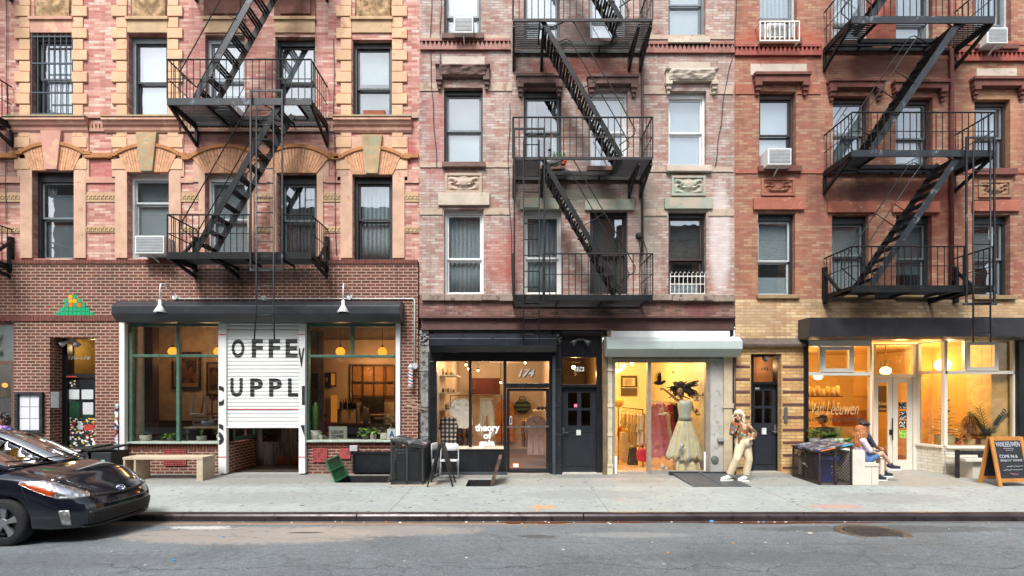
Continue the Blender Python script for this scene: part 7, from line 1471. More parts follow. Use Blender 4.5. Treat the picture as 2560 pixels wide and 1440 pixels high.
for q, lb in (((784, 818, 1121, 1154), 'square red painted iron grate under the right coffee shop window'), ((851, 876, 1121, 1146), 'red iron grate half hidden by the green cellar door'), ((412, 466, 1124, 1163), 'reddish iron grate behind the plywood bench')):
    t = thing('vent_grate', lb, 'grate', (X((q[0]+q[1])/2), 0, Z(q[3])), 'red grates in the brick base'); m = MB(); B(m, *q, -.02, -.001); m.build('backing', pm('2a2422'), t); m = MB(); n = 9; a, b_, c, d = X(q[0]), X(q[1]), Z(q[3]), Z(q[2])
    for k in range(n+1): xx = a+(b_-a)*k/n; m.box(xx-.009, xx+.009, -.035, -.021, c, d); zz = c+(d-c)*k/n; m.box(a, b_, -.034, -.0205, zz-.009, zz+.009)
    m.build('lattice', pm('9a4444', rough=.7, var=.3, hex2='4a3434', patch=.6, vs=12), t)
# folding chair, folded chair, black easel board
chw = pm('c3c5c6', rough=.4, metal=.2, var=.1)
def foldchair(x, y, label, yaw=0, lean=0.0):
    t = thing('folding_chair', label, 'chair', (x, y, G(y))); t.rotation_euler = (lean, 0, yaw); w = .20
    m = MB(); m.tube([(-w, -.02, 0), (-w, .06, .44), (-w*.96, .1, .70), (-w*.8, .105, .76), (w*.8, .105, .76), (w*.96, .1, .70), (w, .06, .44), (w, -.02, 0)], .013, 8); m.tube([(-w, -.01, .06), (w, -.01, .06)], .010, 6); m.build('frame', chw, t, local=True, smooth=True)
    for sx in (-1, 1): m = MB(); m.tube([(sx*w*.9, .2 if not lean else .05, 0), (sx*w*.9, -.08 if not lean else .03, .42)], .012, 8); m.build('leg', chw, t, local=True, smooth=True)
    m = MB(); m.box(-w*.92, w*.92, -.20 if not lean else .02, .12 if not lean else .05, .40, .425); m.build('seat', chw, t, local=True, bevel=.01); m = MB(); m.grid(lambda u, v: (-w*.97+w*1.94*u, .075+.03*v-.025*math.sin(math.pi*u), .62+.14*v), 10, 3); m.build('backrest', chw, t, local=True, smooth=True, solid=.012); return t
foldchair(X(1123, -.62), -.62, 'white folding chair standing open by the black shop front'); foldchair(X(1086, -.55), -.42, 'white folding chair folded flat and leaning beside the bin cage', yaw=1.35, lean=.12)
t = thing('easel_board', 'black sandwich board seen edge on beside the white folding chair', 'sandwich board', (-1.47, -1.30, G(-1.3)))
for sg in (-1, 1):
    m = MB(); tp = (.015*sg, 0, .86)
    for yy in (-.26, .26): m.bar((sg*.26, yy, 0), (.02*sg, yy*.9, .88), .035, .03)
    m.bar((.03*sg, -.24, .84), (.03*sg, .24, .84), .03); m.bar((.18*sg, -.26, .28), (.18*sg, .26, .28), .03); m.build('frame', blk, t, local=True)
    m = MB(); m.add([(sg*.178, -.235, .30), (sg*.178, .235, .30), (sg*.035, .22, .82), (sg*.035, -.22, .82)], [(0, 1, 2, 3)]); m.build('panel', pm('23262a', rough=.6, var=.4, hex2='7a7c7e', patch=.68, vs=9), t, local=True, solid=.012)
# ---------------------------------------------------------------- on the left facade: lamps, conduit, barber pole, mosaic, menu case
lw = pm('d9dbd9', rough=.35, var=.04)
for px, wx, lb in ((400, 440, 'white gooseneck lamp over the left half of the black shutter housing'), (858, 875, 'white gooseneck lamp over the right half of the black shutter housing')):
    y_ = -.58; t = thing('gooseneck_lamp', lb, 'wall lamp', (X(wx), YB, Z(744)), 'gooseneck lamps on the brown brick'); x, z = X(px, y_), Z(756, y_); m = MB(); xw, zw = X(wx, YB), Z(744, YB)
    m.tube([(xw, YB, zw), (xw+(x-xw)*.12, YB-.1, zw+.08), (xw+(x-xw)*.42, -.30, zw+.20), (xw+(x-xw)*.75, -.48, z+.43), (x-.00, y_+.02, z+.42), (x, y_, z+.30), (x, y_, z)], .014, 8); m.build('arm', lw, t, smooth=True)
    m = MB(); m.lathe([(.018, .06), (.035, .04), (.04, -.06), (.055, -.09), (.135, -.22), (.13, -.225), (.045, -.10), (.001, -.09)], (x, y_, z), 20); m.build('shade', lw, t, smooth=True); m = MB(); m.lathe([(.0, -.06), (.055, -.06), (.06, -.05), (.06, 0)], (xw, YB, zw), 14, 'y'); m.build('box', lw, t)
m = MB(); cz = Z(747, YB); cxr = X(1037, YB); yy = YB-.03
m.tube([(X(444, YB), yy, cz), (cxr-.05, yy, cz), (cxr-.015, yy, cz-.015), (cxr, yy, cz-.05), (cxr, yy, Z(910, YB))], .014, 8); tag(m.build('conduit', lw, smooth=True), 'white conduit running along the brown brick and down to the barber pole', 'conduit')
m = MB(); m.lathe([(.0, -.05), (.06, -.05), (.065, 0)], (X(661, YB), YB, Z(745, YB)), 14, 'y'); tag(m.build('junction_box', pm('a9adac', rough=.5)), 'round grey junction box on the conduit above the gate', 'junction box')
t = thing('barber_pole', 'striped red white and blue barber pole on the brown brick pier', 'barber pole', (X(1027, -.2), -.2, Z(972))); y_ = -.20; bx, z0, z1 = X(1027, y_), Z(962, y_), Z(922, y_)
bpm, nt, b = nodes('barber_stripes'); tc = N(nt, 'ShaderNodeTexCoord'); sp_ = N(nt, 'ShaderNodeSeparateXYZ'); L(nt, tc.outputs['Object'], sp_.inputs[0]); f = math_(nt, 'FRACT', math_(nt, 'MULTIPLY', math_(nt, 'ADD', sp_.outputs[2], math_(nt, 'MULTIPLY', sp_.outputs[0], .45)), 7.0)); L(nt, ramp(nt, f, [(0, C('d8d8d6')), (.28, C('b02a34')), (.5, C('d8d8d6')), (.76, C('243a8a'))], 'CONSTANT'), b.inputs['Base Color']); b.inputs['Roughness'].default_value = .25
m = MB(); m.lathe([(.052, z0), (.052, z1)], (bx, y_, 0), 20); m.build('striped_tube', bpm, t, smooth=False); m = MB(); m.lathe([(.02, z0-.07), (.05, z0-.05), (.062, z0-.02), (.062, z0)], (bx, y_, 0), 18); m.lathe([(.062, z1), (.066, z1+.05), (.045, z1+.09), (.001, z1+.10)], (bx, y_, 0), 18); m.box(bx, bx+.12, y_-.02, y_+.02, z1+.02, z1+.06); m.build('cap', pm('c6c9c9', rough=.3, metal=.3), t, smooth=False)
m = MB(); m.lathe([(.0, -.06), (.07, -.06), (.075, 0)], (X(1038, YB), YB, Z(915, YB)), 16, 'y'); m.build('mount', pm('a9adac', rough=.5), t)
t = thing('tile_mosaic', 'small stepped mosaic of green, yellow and orange tiles on the brown brick', 'mosaic', (X(194), YB, Z(790))); gm = [pm('1f9a6a', rough=.25, var=.06), pm('e0a020', rough=.25, var=.05), pm('d86a20', rough=.25, var=.05)]; m = MB(); px0, py0, s = 147, 790, 10.4
for row, (c0, c1, cols) in enumerate(((0, 9, '000000000'), (1, 8, '0000000'), (2, 7, '02020'[:5]), (2, 6, '0110'), (3, 5, '10'))):
    for j, cx_ in enumerate(range(c0, c1)): m.cur = int(cols[j]); B(m, px0+s*cx_+.5, px0+s*(cx_+1)-.4, py0-s*(row+1)+.5, py0-s*row-.4, YB-.012, YB-.001)
m.build('tiles', gm, t)
t = thing('menu_case', 'black framed menu case with six white sheets on the brown brick', 'menu case', (X(78), YB, Z(1082))); m = MB(); a, b_, c, d = X(43, YB), X(112, YB), Z(1083, YB), Z(980, YB)
for q in ((a, a+.07, c, d), (b_-.07, b_, c, d), (a+.07, b_-.07, d-.06, d), (a+.07, b_-.07, c, c+.07)): m.box(q[0], q[1], YB-.08, YB-.001, q[2], q[3])
m.build('frame', blk, t, bevel=.006); m = MB(); m.box(a+.07, b_-.07, YB-.02, YB-.001, c+.07, d-.06); m.build('backing', pm('8a9088'), t)
for i in range(2):
    for j in range(3): m = MB(); u0 = a+.075+i*(b_-a-.15)/2; v0 = d-.07-(j+1)*(d-c-.14)/3; m.box(u0+.01, u0+(b_-a-.15)/2-.012, YB-.026, YB-.021, v0+.006, v0+(d-c-.14)/3-.01); m.build('menu_sheet', pm('c9cbd2', rough=.8, var=.06, vs=30), t)
# chalk-white scrawl on the pier
m = MB(); r = random.Random(3)
for k in range(7): cx_, cz_ = X(1030, YB)+.10*r.gauss(0, 1), Z(1012, YB)-.02-.035*k+.1; m.tube([(cx_+.13*math.cos(a*1.3+k)*(1-.2*(k % 3)), YB-.004, cz_+.05*math.sin(a+k)) for a in [j*.5 for j in range(9)]], .006, 5)
tag(m.build('graffiti_scrawl', pm('b89a88')), 'thin pale graffiti scrawl on the brown brick pier under the barber pole', 'graffiti')
# loose cables down the fronts
def cable(pts, label, r=.008):
    m = MB(); ps = []
    for (a, b_), (c, d) in zip(pts, pts[1:]):
        for k in range(6): t_ = k/6; ps.append((X(a+(c-a)*t_+1.5*math.sin(t_*6+a)), -.03, Z(b_+(d-b_)*t_)))
    ps.append((X(pts[-1][0]), -.03, Z(pts[-1][1]))); m.tube(ps, r, 5); tag(m.build('cable', pm('1c1c1e'), smooth=True), label, 'cable')
cable([(1080, -50), (1076, 140), (1084, 280), (1092, 420)], 'loose black cable down the left side of the whitewashed building'); cable([(1104, -50), (1100, 90), (1103, 200)], 'short black cable beside the top air conditioner of the whitewashed building'); cable([(1840, -50), (1836, 120), (1812, 220), (1800, 320), (1786, 420)], 'sagging black cable across the seam of the whitewashed and red buildings'); cable([(1275, 260), (1270, 420), (1276, 560), (1282, 730)], 'thin cable left of the slender fire escape'); cable([(1606, 590), (1618, 640), (1610, 740)], 'cable hanging right of the slender fire escape'); cable([(18, -40), (20, 260), (18, 560)], 'black cable at the left edge of the pink building'); cable([(835, 100), (836, 320), (842, 640)], 'thin black cable between the fire escape and the gold quoins')
t = thing('wall_bell', 'black round alarm bell on the whitewashed brick beside the fire escape', 'bell', (X(1597), 0, Z(590))); m = MB(); m.lathe([(.0, -.10), (.06, -.09), (.075, -.05), (.08, 0)], (X(1597), 0, Z(590)), 14, 'y'); m.build('dome', blk, t); m = MB(); m.tube([(X(1597), -.03, Z(598)), (X(1600), -.04, Z(625)), (X(1602), -.03, Z(660))], .012, 6); m.build('lead', blk, t)
# ---------------------------------------------------------------- the other side of the street (seen only as reflections)
for k, (xa, xb, h, hx) in enumerate(((-26, -15.2, 13.5, '8a4a3c'), (-15, -5.2, 12.0, 'a5725c'), (-5, 5.8, 13.0, '7c3a30'), (6, 15.8, 11.0, 'b09880'), (16, 27, 14.0, '8a5040'))):
    t = thing('brick_building', ('dark red', 'salmon', 'deep red', 'tan', 'rust')[k]+' brick building across the street behind the photographer', 'building', ((xa+xb)/2, -17.6, 0)); m = MB(); m.box(xa, xb, -24, -17.6, 0, h); m.build('wall', brick_mat('brick_across', [hx, hx, '6a4a40'], '9a8a7a', soot=.3), t); m = MB(); m.box(xa-.1, xb+.1, -17.6, -17.2, h-.5, h+.3); m.build('cornice', pm('4a4038'), t); base = None
    for i in range(4):
        for j in range(3):
            cx_ = xa+(xb-xa)*(i+.5)/4; zz = 4.4+3.0*j
            if zz+1.8 > h: continue
            if base is None: m = MB(); m.box(-.5, .5, -.02, .06, 0, 1.8); base = m.build('window', pm('3a4046', rough=.1), t, local=True); o = base
            else: o = base.copy(); COL.objects.link(o)
            o.parent = t; o.location = Vector((cx_, -17.6, zz))-Vector(t.location)
    m = MB(); m.box(xa+.5, xb-.5, -17.6, -17.52, .3, 3.0); m.build('shop_window', pm('23282c', rough=.12), t); m = MB(); m.box(xa+.3, xb-.3, -17.6, -16.9, 3.05, 3.5); m.build('awning', pm(('2a2a2c', '7a2a2a', '3a4a3a', 'c0b8a8', '2c3a4a')[k]), t)
plant(1386, 412, -.35, 40, 'spike', pm('d0cec8'), 'spiky plant in a white planter on the middle landing of the slender fire escape', pr=.16, ph=.10, seed=21, lf='mid'); plant(1408, 412, -.30, 34, 'droop', tpot, 'dry straw coloured plant beside the spiky one on the slender fire escape', pr=.08, ph=.12, seed=22, lf='pale')
# ================================================================ people
skin = pm('c79a80', rough=.55, var=.05, vs=3); skin2 = pm('a8765a', rough=.55, var=.05, vs=3)
def hand(m, wr, d, up, s=1.0, curl=.5, side=1):
    wr, d, up = Vector(wr), Vector(d).normalized(), Vector(up).normalized(); sd = d.cross(up).normalized()*side; up = sd.cross(d).normalized()*side
    m.limb([wr, wr+d*.045*s, wr+d*.085*s], [.024*s, .030*s, .028*s], 8)
    for k, ln in enumerate((.070, .080, .076, .060)):
        b = wr+d*.085*s+sd*(.027-.018*k)*s; d1 = (d*math.cos(curl*.6)+up*math.sin(curl*.6)); d2 = (d*math.cos(curl*1.7)+up*math.sin(curl*1.7))
        m.limb([b, b+d1*ln*.5*s, b+d1*ln*.5*s+d2*ln*.5*s], [.0095*s, .009*s, .0075*s], 6)
    b = wr+d*.03*s+sd*.03*s; m.limb([b, b+(d*.5+sd*.8+up*.3).normalized()*.035*s, b+(d*.8+sd*.7+up*.7).normalized()*.065*s], [.012*s, .011*s, .009*s], 6)
def face_dirs(f): f = Vector(f).normalized(); r = f.cross(Vector((0, 0, 1))).normalized(); return f, r, r.cross(f)
def add_head(m, c, f, s=1.0):
    f, r, u = face_dirs(f); c = Vector(c); R_ = Matrix((r, f, u)).transposed()
    m.ell(c+u*.02*s, (.074*s, .090*s, .098*s), 16, 11, R_); m.ell(c+f*.030*s-u*.055*s, (.056*s, .058*s, .060*s), 14, 9, R_); m.ell(c+f*.092*s-u*.018*s, (.014*s, .020*s, .024*s), 8, 6, R_); m.ell(c+f*.08*s-u*.082*s, (.022*s, .02*s, .02*s), 8, 6, R_)
    for sg in (-1, 1): m.ell(c+r*sg*.076*s-f*.005*s-u*.012*s, (.012*s, .022*s, .032*s), 8, 6, R_)
def face_parts(par, c, f, s=1.0, lip='a85a58', brow='6a5038'):
    f, r, u = face_dirs(f); c = Vector(c); R_ = Matrix((r, f, u)).transposed()
    for sg in (-1, 1):
        m = MB(); m.ell(c+r*sg*.032*s+f*.081*s+u*.006*s, (.013*s, .008*s, .008*s), 8, 6, R_); m.build('eye', pm('2a2220', rough=.2), par)
        m = MB(); m.ell(c+r*sg*.034*s+f*.084*s+u*.028*s, (.020*s, .008*s, .005*s), 8, 6, R_); m.build('eyebrow', pm(brow), par)
    m = MB(); m.ell(c+f*.088*s-u*.052*s, (.022*s, .010*s, .009*s), 8, 6, R_); m.build('lips', pm(lip), par)
def figure(name_label, j, f, s=1.0, sk=None, loc=None, wid=1.0, extra=None, hands=None):
    """one continuous body from the joints; returns the thing and a function that grows clothing over chosen parts"""
    sk = sk or skin; f = Vector((f[0], f[1], 0)).normalized(); r = Vector((f.y, -f.x, 0)); R_ = Matrix((r, f, Vector((0, 0, 1)))).transposed()
    t = thing('person', name_label, 'person', loc or (j['pelvis'].x, j['pelvis'].y, min(j['anL'].z, j['anR'].z)-.08))
    def torso(m, i):
        m.ell(j['chest'], ((.145*wid+i)*s, (.098+i)*s, (.165+i)*s), 16, 11, R_); m.ell(j['waist'], ((.125*wid+i)*s, (.092+i)*s, (.13+i)*s), 16, 10, R_); m.tube([j['chest'], j['waist'], j['pelvis']], [(.10+i)*s]*3, 12)
        m.limb([j['shL'], j['chest']+Vector((0, 0, .10*s)), j['shR']], [(.052+i)*s, (.075+i)*s, (.052+i)*s], 10)
    def hips(m, i): m.ell(j['pelvis'], ((.165*wid+i)*s, (.120+i)*s, (.125+i)*s), 16, 10, R_); m.ell((j['pelvis']*.5+j['waist']*.5), ((.135*wid+i)*s, (.10+i)*s, (.11+i)*s), 14, 9, R_)
    def arm(m, k, i, frac=1.0):
        a, b, c = j['sh'+k], j['el'+k], j['wr'+k]; m.limb([a, b], [(.050+i)*s, (.040+i)*s], 10)
        if frac > .5: m.limb([b, b+(c-b)*min(1, (frac-.5)*2)], [(.040+i)*s, (.030+i*1.1)*s], 10)
    def leg(m, k, i, frac=1.0, straight=0.0):
        a, b, c = j['hip'+k], j['kn'+k], j['an'+k]
        if frac <= .5: m.limb([a, a+(b-a)*frac*2], [(.088*wid+i)*s, (.07*wid+i)*s], 12); return
        m.limb([a, b], [(.090*wid+i)*s, (.056+i+straight*.4)*s], 12); e = b+(c-b)*(frac-.5)*2; m.tube([b, b+(e-b)*.3, e], [(.056+i+straight*.4)*s, (.054+i+straight*.4)*s, (.036+i+straight)*s], 12)
    def foot(m, k, i): 
        d = Vector(j['toe'+k]-j['an'+k]); m.limb([j['an'+k]-d*.25-Vector((0, 0, .04*s)), j['an'+k]+d*.35-Vector((0, 0, .035*s)), j['toe'+k]], [(.034+i)*s, (.036+i)*s, (.026+i)*s], 10); m.limb([j['an'+k], j['an'+k]-d*.1-Vector((0, 0, .03*s))], [(.034+i)*s, (.036+i)*s], 8)
    m = MB(); torso(m, -.02); hips(m, -.02)
    for k in 'LR': arm(m, k, -.004); leg(m, k, -.008); foot(m, k, -.008)
    m.limb([j['chest']+Vector((0, 0, .10*s)), j['neck'], j['head']-Vector((0, 0, .04*s))], [.06*s, .048*s, .050*s], 10); add_head(m, j['head'], j['face'], s)
    for k in 'LR':
        d = (j['wr'+k]-j['el'+k]).normalized(); h = (hands or {}).get(k, {}); hand(m, j['wr'+k], h.get('d', d), h.get('up', f), s, h.get('curl', .5), h.get('side', 1 if k == 'R' else -1))
    m.build('body', sk, t, voxel=.0075, sm=3)
    return t, dict(torso=torso, hips=hips, arm=arm, leg=leg, foot=foot, r=r, f=f)
def J(y, **kw): return {k: (Vector((X(v[0], y), y+(v[2] if len(v) > 2 else 0), Z(v[1], y))) if k != 'face' else Vector(v)) for k, v in kw.items()}
# woman on the phone, leaning by the pier
yw = -.95
j = J(yw, head=(1846, 1038, -.02), neck=(1851, 1056), chest=(1853, 1073), waist=(1853, 1090), pelvis=(1858, 1106), shR=(1838, 1065, -.02), elR=(1825, 1082, -.10), wrR=(1830, 1057, -.06), shL=(1871, 1066, .02), elL=(1886, 1085, -.02), wrL=(1875, 1092, -.12),
      hipR=(1850, 1110, -.03), knR=(1836, 1146, -.12), anR=(1822, 1186, -.04), hipL=(1866, 1110, .03), knL=(1870, 1148, -.04), anL=(1865, 1188, .0), toeR=(1802, 1196, -.08), toeL=(1846, 1198, -.06), face=(-.58, -.80, -.08))
w_, fn = figure('blonde woman in a floral blouse and beige trousers talking on a phone', j, (-.55, -.83), .98, wid=1.08, hands={'R': dict(d=(.06, .10, 1), up=(.8, .1, 0), curl=.75), 'L': dict(curl=.3)})
face_parts(w_, j['head'], j['face'], .98, 'b06a68', '9a8468')
floral = vor_mat('floral_print', ['4a3a28', '7a4a30', '2c2a26', '8a8058', 'b0522e', '5a5636', '3a3430', 'a89a78', '6a5a40', '4a5a7a', '8a3a2a', '6a6a4a', 'b09a80', '9a4a30'], 20, stretch=(1, 1, .8))
m = MB(); fn['torso'](m, .012); m.limb([j['waist']+Vector((-.08, -.10, -.02)), j['waist']+Vector((-.11, -.13, -.12))], [.035, .02], 8)
for k in 'LR': fn['arm'](m, k, .020, .97)
for k, a in (('R', .35), ('L', .6)): p = j['el'+k]+(j['wr'+k]-j['el'+k])*a; m.ell(p, .058, 10, 8)
m.build('blouse', floral, w_, voxel=.009, sm=4)
beige = pm('c6b69a', rough=.85, var=.08, vs=5, bump=.4, bs=16); m = MB(); fn['hips'](m, .016)
for k in 'LR': fn['leg'](m, k, .016, .985, .028)
m.build('trousers', beige, w_, voxel=.009, sm=4); m = MB(); c = j['waist']*.62+j['pelvis']*.38; m.lathe([(.148, -.02), (.150, .025)], (0, 0, 0), 24); Rz = math.atan2(.83, .55)
m.v = [tuple(c+Vector((p[0]*math.cos(-.58)-p[1]*.75*math.sin(-.58), p[0]*math.sin(-.58)+p[1]*.75*math.cos(-.58), p[2]+.02))) for p in m.v]; m.build('waistband', pm('a8906c', rough=.85), w_)
m = MB(); lock = lambda m, c, n, ln, rad, seed, fdir, spread=.09: None
def hairdo(par, c, f, mat, ln, s=1.0, seed=1, n=70, vol=1.0, fringe=True, cap=True, wave=.02):
    f, r, u = face_dirs(f); c = Vector(c); rr = random.Random(seed); m = MB(); R_ = Matrix((r, f, u)).transposed()
    m.ell(c+u*.032*s-f*.018*s, (.087*s*vol, .092*s*vol, .094*s*vol), 16, 11, R_)
    for k in range(n):
        a = math.radians(rr.uniform(70, 290)) if ln > .1 else rr.random()*6.28; d = f*math.cos(a)+r*math.sin(a); p = c+u*.07*s+d*.055*s; L_ = ln*rr.uniform(.75, 1.05); q = [p]
        for i in range(1, 7): tt = i/6; q.append(c+u*(.07*s-L_*tt)+d*(.055+.045*min(1, tt*2.4)*vol)*s+r*wave*math.sin(tt*9+k)+d*wave*.6*math.cos(tt*8+k*2))
        m.tube(q, [.014*s, .020*s, .021*s, .020*s, .018*s, .015*s, .006*s], 6)
    if fringe:
        for k in range(10): a = -1.0+2.0*k/9; p = c+u*.115*s-f*.01*s; m.tube([p, c+u*.10*s+f*.055*s+r*.05*a*s, c+u*.055*s+f*.082*s+r*.075*a*s, c+u*.0*s+f*.062*s+r*.088*a*s*1.05], [.02*s, .018*s, .014*s, .008*s], 6)
    m.build('hair', mat, par, voxel=.008, sm=2)
hairm = lambda a, b_: wavy('hair_strands', a, b_, 14, 'X', rough=.5, dist=6, bump=.5)
hairdo(w_, j['head'], j['face'], hairm('cbbd98', 'e6dcc2'), .27, .98, 2, n=80, vol=1.08, wave=.014)
shoe_w = pm('d9d9d6', rough=.5, var=.05)
def shoes(par, fn, j, mat, sole, i=.016, nm='shoe'):
    for k in 'LR':
        m = MB(); fn['foot'](m, k, i); m.build(nm, mat, par, voxel=.008, sm=3)
        d = Vector(j['toe'+k]-j['an'+k]); d.z = 0; d.normalize(); n_ = Vector((-d.y, d.x, 0)); a = Vector(j['an'+k])-d*.08; b_ = Vector(j['toe'+k])+d*.035; zz = j['toe'+k].z-.040
        m = MB(); pr = []
        for k2 in range(20): an = 2*math.pi*k2/20; cc = (a+b_)/2; hl = (b_-a).length/2*1.0; p = cc+d*hl*math.copysign(abs(math.cos(an))**.6, math.cos(an))+n_*.046*math.copysign(abs(math.sin(an))**.7, math.sin(an)); pr.append((p.x, p.y))
        m.prism(pr, 'z', zz-.012, zz+.022); m.build('sole', sole, par)
shoes(w_, fn, j, shoe_w, pm('e2e2e0', rough=.5))
t = thing('phone', 'dark phone held to the ear of the blonde woman', 'phone', tuple(j['wr'+'R']+Vector((.03, .05, .1)))); m = MB(); p = Vector((X(1835.5, -.98), -.965, Z(1042, -.98))); m.bar(p+Vector((-.012, -.02, -.06)), p+Vector((.015, .02, .06)), .012, .06, (0, 1, 0)); m.build('case', pm('1c1a20', rough=.25), t, bevel=.006)
# girl with ginger hair on the white bench
yg = -.93
j = J(yg, head=(2151, 1078), neck=(2150, 1092), chest=(2149, 1109), waist=(2151, 1128), pelvis=(2159, 1144), shR=(2148, 1101, -.15), elR=(2160, 1124, -.20), wrR=(2184, 1132, -.10), shL=(2152, 1101, .15), elL=(2164, 1124, .20), wrL=(2186, 1132, .08),
      hipR=(2164, 1147, -.09), knR=(2199, 1132, -.07), anR=(2225, 1161, -.03), hipL=(2164, 1147, .09), knL=(2200, 1147, .06), anL=(2204, 1190, .08), toeR=(2246, 1169, -.03), toeL=(2219, 1198, .07), face=(.96, .25, -.05))
g_, fn = figure('girl with long ginger hair and denim shorts sitting cross-legged on the white bench', j, (.95, .2), .93, hands={'R': dict(up=(0, 0, -1)), 'L': dict(up=(0, 0, -1))})
face_parts(g_, j['head'], j['face'], .93)
m = MB(); fn['torso'](m, .014); 
for k in 'LR': fn['arm'](m, k, .013, .34)
m.build('shirt', pm('cfc0d6', rough=.85, var=.06, bump=.3, bs=18), g_, voxel=.009, sm=4)
m = MB(); fn['hips'](m, .012)
for k in 'LR': fn['leg'](m, k, .014, .26)
m.build('shorts', pm('4a6a96', rough=.85, var=.2, vs=16), g_, voxel=.009, sm=3); hairdo(g_, j['head'], j['face'], hairm('8a4f2c', 'b87a48'), .42, .98, 5, n=110, vol=1.16, wave=.026)
snk = pm('23273a', rough=.7, var=.1); shoes(g_, fn, j, snk, pm('dcdcda', rough=.5), nm='sneaker'); 
for k in 'LR': m = MB(); m.ell(j['toe'+k]+Vector((.012, 0, 0)), (.034, .042, .030), 10, 7); m.build('toe_cap', pm('dededc'), g_, smooth=True)
# companion with dark hair, mostly hidden behind the girl
yh = -.32
j = J(yh, head=(2160, 1064), neck=(2160, 1079), chest=(2160, 1096), waist=(2162, 1116), pelvis=(2168, 1133), shR=(2158, 1087, -.15), elR=(2172, 1110, -.16), wrR=(2192, 1118, -.06), shL=(2160, 1087, .15), elL=(2172, 1110, .16), wrL=(2192, 1118, .06),
      hipR=(2172, 1135, -.09), knR=(2204, 1134, -.08), anR=(2206, 1178, -.08), hipL=(2172, 1135, .09), knL=(2204, 1134, .08), anL=(2208, 1177, .08), toeR=(2222, 1186, -.08), toeL=(2224, 1185, .08), face=(.95, -.2, -.05))
p_, fn = figure('person with short dark hair sitting half hidden behind the ginger haired girl', j, (.98, -.1), .96, sk=skin2); face_parts(p_, j['head'], j['face'], .96)
m = MB(); fn['torso'](m, .014)
for k in 'LR': fn['arm'](m, k, .013, .36)
m.build('shirt', pm('363e4c', rough=.85), p_, voxel=.010, sm=4); m = MB(); fn['hips'](m, .012)
for k in 'LR': fn['leg'](m, k, .016, .6)
m.build('shorts', pm('2c3440', rough=.85), p_, voxel=.010, sm=4); hairdo(p_, j['head'], j['face'], pm('221c1a', rough=.5), .05, .96, 6, n=40, vol=1.05); shoes(p_, fn, j, snk, pm('dcdcda'), nm='sneaker')
# man in a cap inside the ice cream shop
ym = .75
j = J(ym, head=(2057, 1049), neck=(2059, 1064), chest=(2062, 1084), waist=(2063, 1106), pelvis=(2063, 1122), shR=(2045, 1075, .0), elR=(2036, 1098, .06), wrR=(2030, 1104, .26), shL=(2080, 1075, .0), elL=(2088, 1098, .06), wrL=(2084, 1104, .26),
      hipR=(2056, 1124), knR=(2054, 1122, .42), anR=(2054, 1160, .40), hipL=(2070, 1124), knL=(2072, 1122, .42), anL=(2072, 1160, .40), toeR=(2054, 1168, .54), toeL=(2072, 1168, .54), face=(-.85, .5, 0))
p_, fn = figure('man in a black cap and dark shirt inside the ice cream shop window', j, (-.3, .95), 1.0, sk=skin2); face_parts(p_, j['head'], j['face'])
m = MB(); fn['torso'](m, .018)
for k in 'LR': fn['arm'](m, k, .024, .5)
m.build('shirt', pm('23262a', rough=.85), p_, voxel=.010, sm=4); m = MB(); fn['hips'](m, .014)
for k in 'LR': fn['leg'](m, k, .018, .97, .02)
m.build('trousers', pm('2a2c34', rough=.85), p_, voxel=.010, sm=4); m = MB(); c = j['head']; m.ell(c+Vector((.01, 0, .055)), (.095, .095, .07), 14, 9); f_ = Vector((-.85, .5, 0)).normalized(); m.limb([c+f_*.08+Vector((0, 0, .045)), c+f_*.15+Vector((0, 0, .035))], [.03, .022], 8); m.build('cap', pm('17181a', rough=.8), p_, voxel=.009, sm=3)
m = MB(); m.ell(c-f_*.03, (.083, .083, .085), 12, 8); m.build('hair', pm('201a18'), p_, smooth=True)
t = thing('stool', 'dark bar stool under the man in the black cap', 'stool', (X(2063, ym), ym, 0)); zz = j['pelvis'].z-.14; m = MB(); m.lathe([(.0, -.05), (.19, -.05), (.19, 0), (.0, .0)], (X(2063, ym), ym, zz), 16); m.build('seat', blk, t)
for a in range(4): m = MB(); m.limb([(X(2063, ym)+.13*math.cos(a*1.57), ym+.13*math.sin(a*1.57), zz-.05), (X(2063, ym)+.18*math.cos(a*1.57), ym+.18*math.sin(a*1.57), .02)], [.014, .012], 6); m.build('leg', blk, t)
shoes(p_, fn, j, blk, blk)
# woman at the left edge, behind the car
yl_ = -1.6; xk = 4; k_ = lambda py: (py-1040)*1.0+1040
j = J(yl_, head=(7, 1046), neck=(5, 1064), chest=(3, 1083), waist=(2, 1106), pelvis=(2, 1124), shR=(-18, 1076), elR=(-25, 1106), wrR=(-20, 1128, -.08), shL=(24, 1076), elL=(31, 1106), wrL=(22, 1126, -.10), hipR=(-7, 1128), knR=(-8, 1172), anR=(-7, 1215), hipL=(11, 1128), knL=(12, 1172), anL=(12, 1215), toeR=(-12, 1223, -.13), toeL=(12, 1223, -.13), face=(-.35, -.93, 0))
p_, fn = figure('woman in a purple patterned top standing behind the car at the left edge', j, (-.2, -1), 1.0, sk=skin2); face_parts(p_, j['head'], j['face'])
m = MB(); fn['torso'](m, .012); m.build('top', vor_mat('purple_print', ['3a3a9a', '7a4a9a', '2a2a6a', 'b07ab0', '4a6ab0'], 18), p_, voxel=.010, sm=4); m = MB(); fn['hips'](m, .012)
for k in 'LR': fn['leg'](m, k, .014, .95, .02)
m.build('trousers', pm('23283a', rough=.85), p_, voxel=.010, sm=4); hairdo(p_, j['head'], j['face'], pm('241a18', rough=.5), .22, 1.0, 9, n=60); shoes(p_, fn, j, shoe_w, shoe_w)
m = MB(); c = j['head']; m.tube([c+Vector((.085*math.cos(a), .09*math.sin(a), .085)) for a in [k*.2 for k in range(-1, 18)]], .012, 6); m.build('headband', pm('5a9a98'), p_, smooth=True)
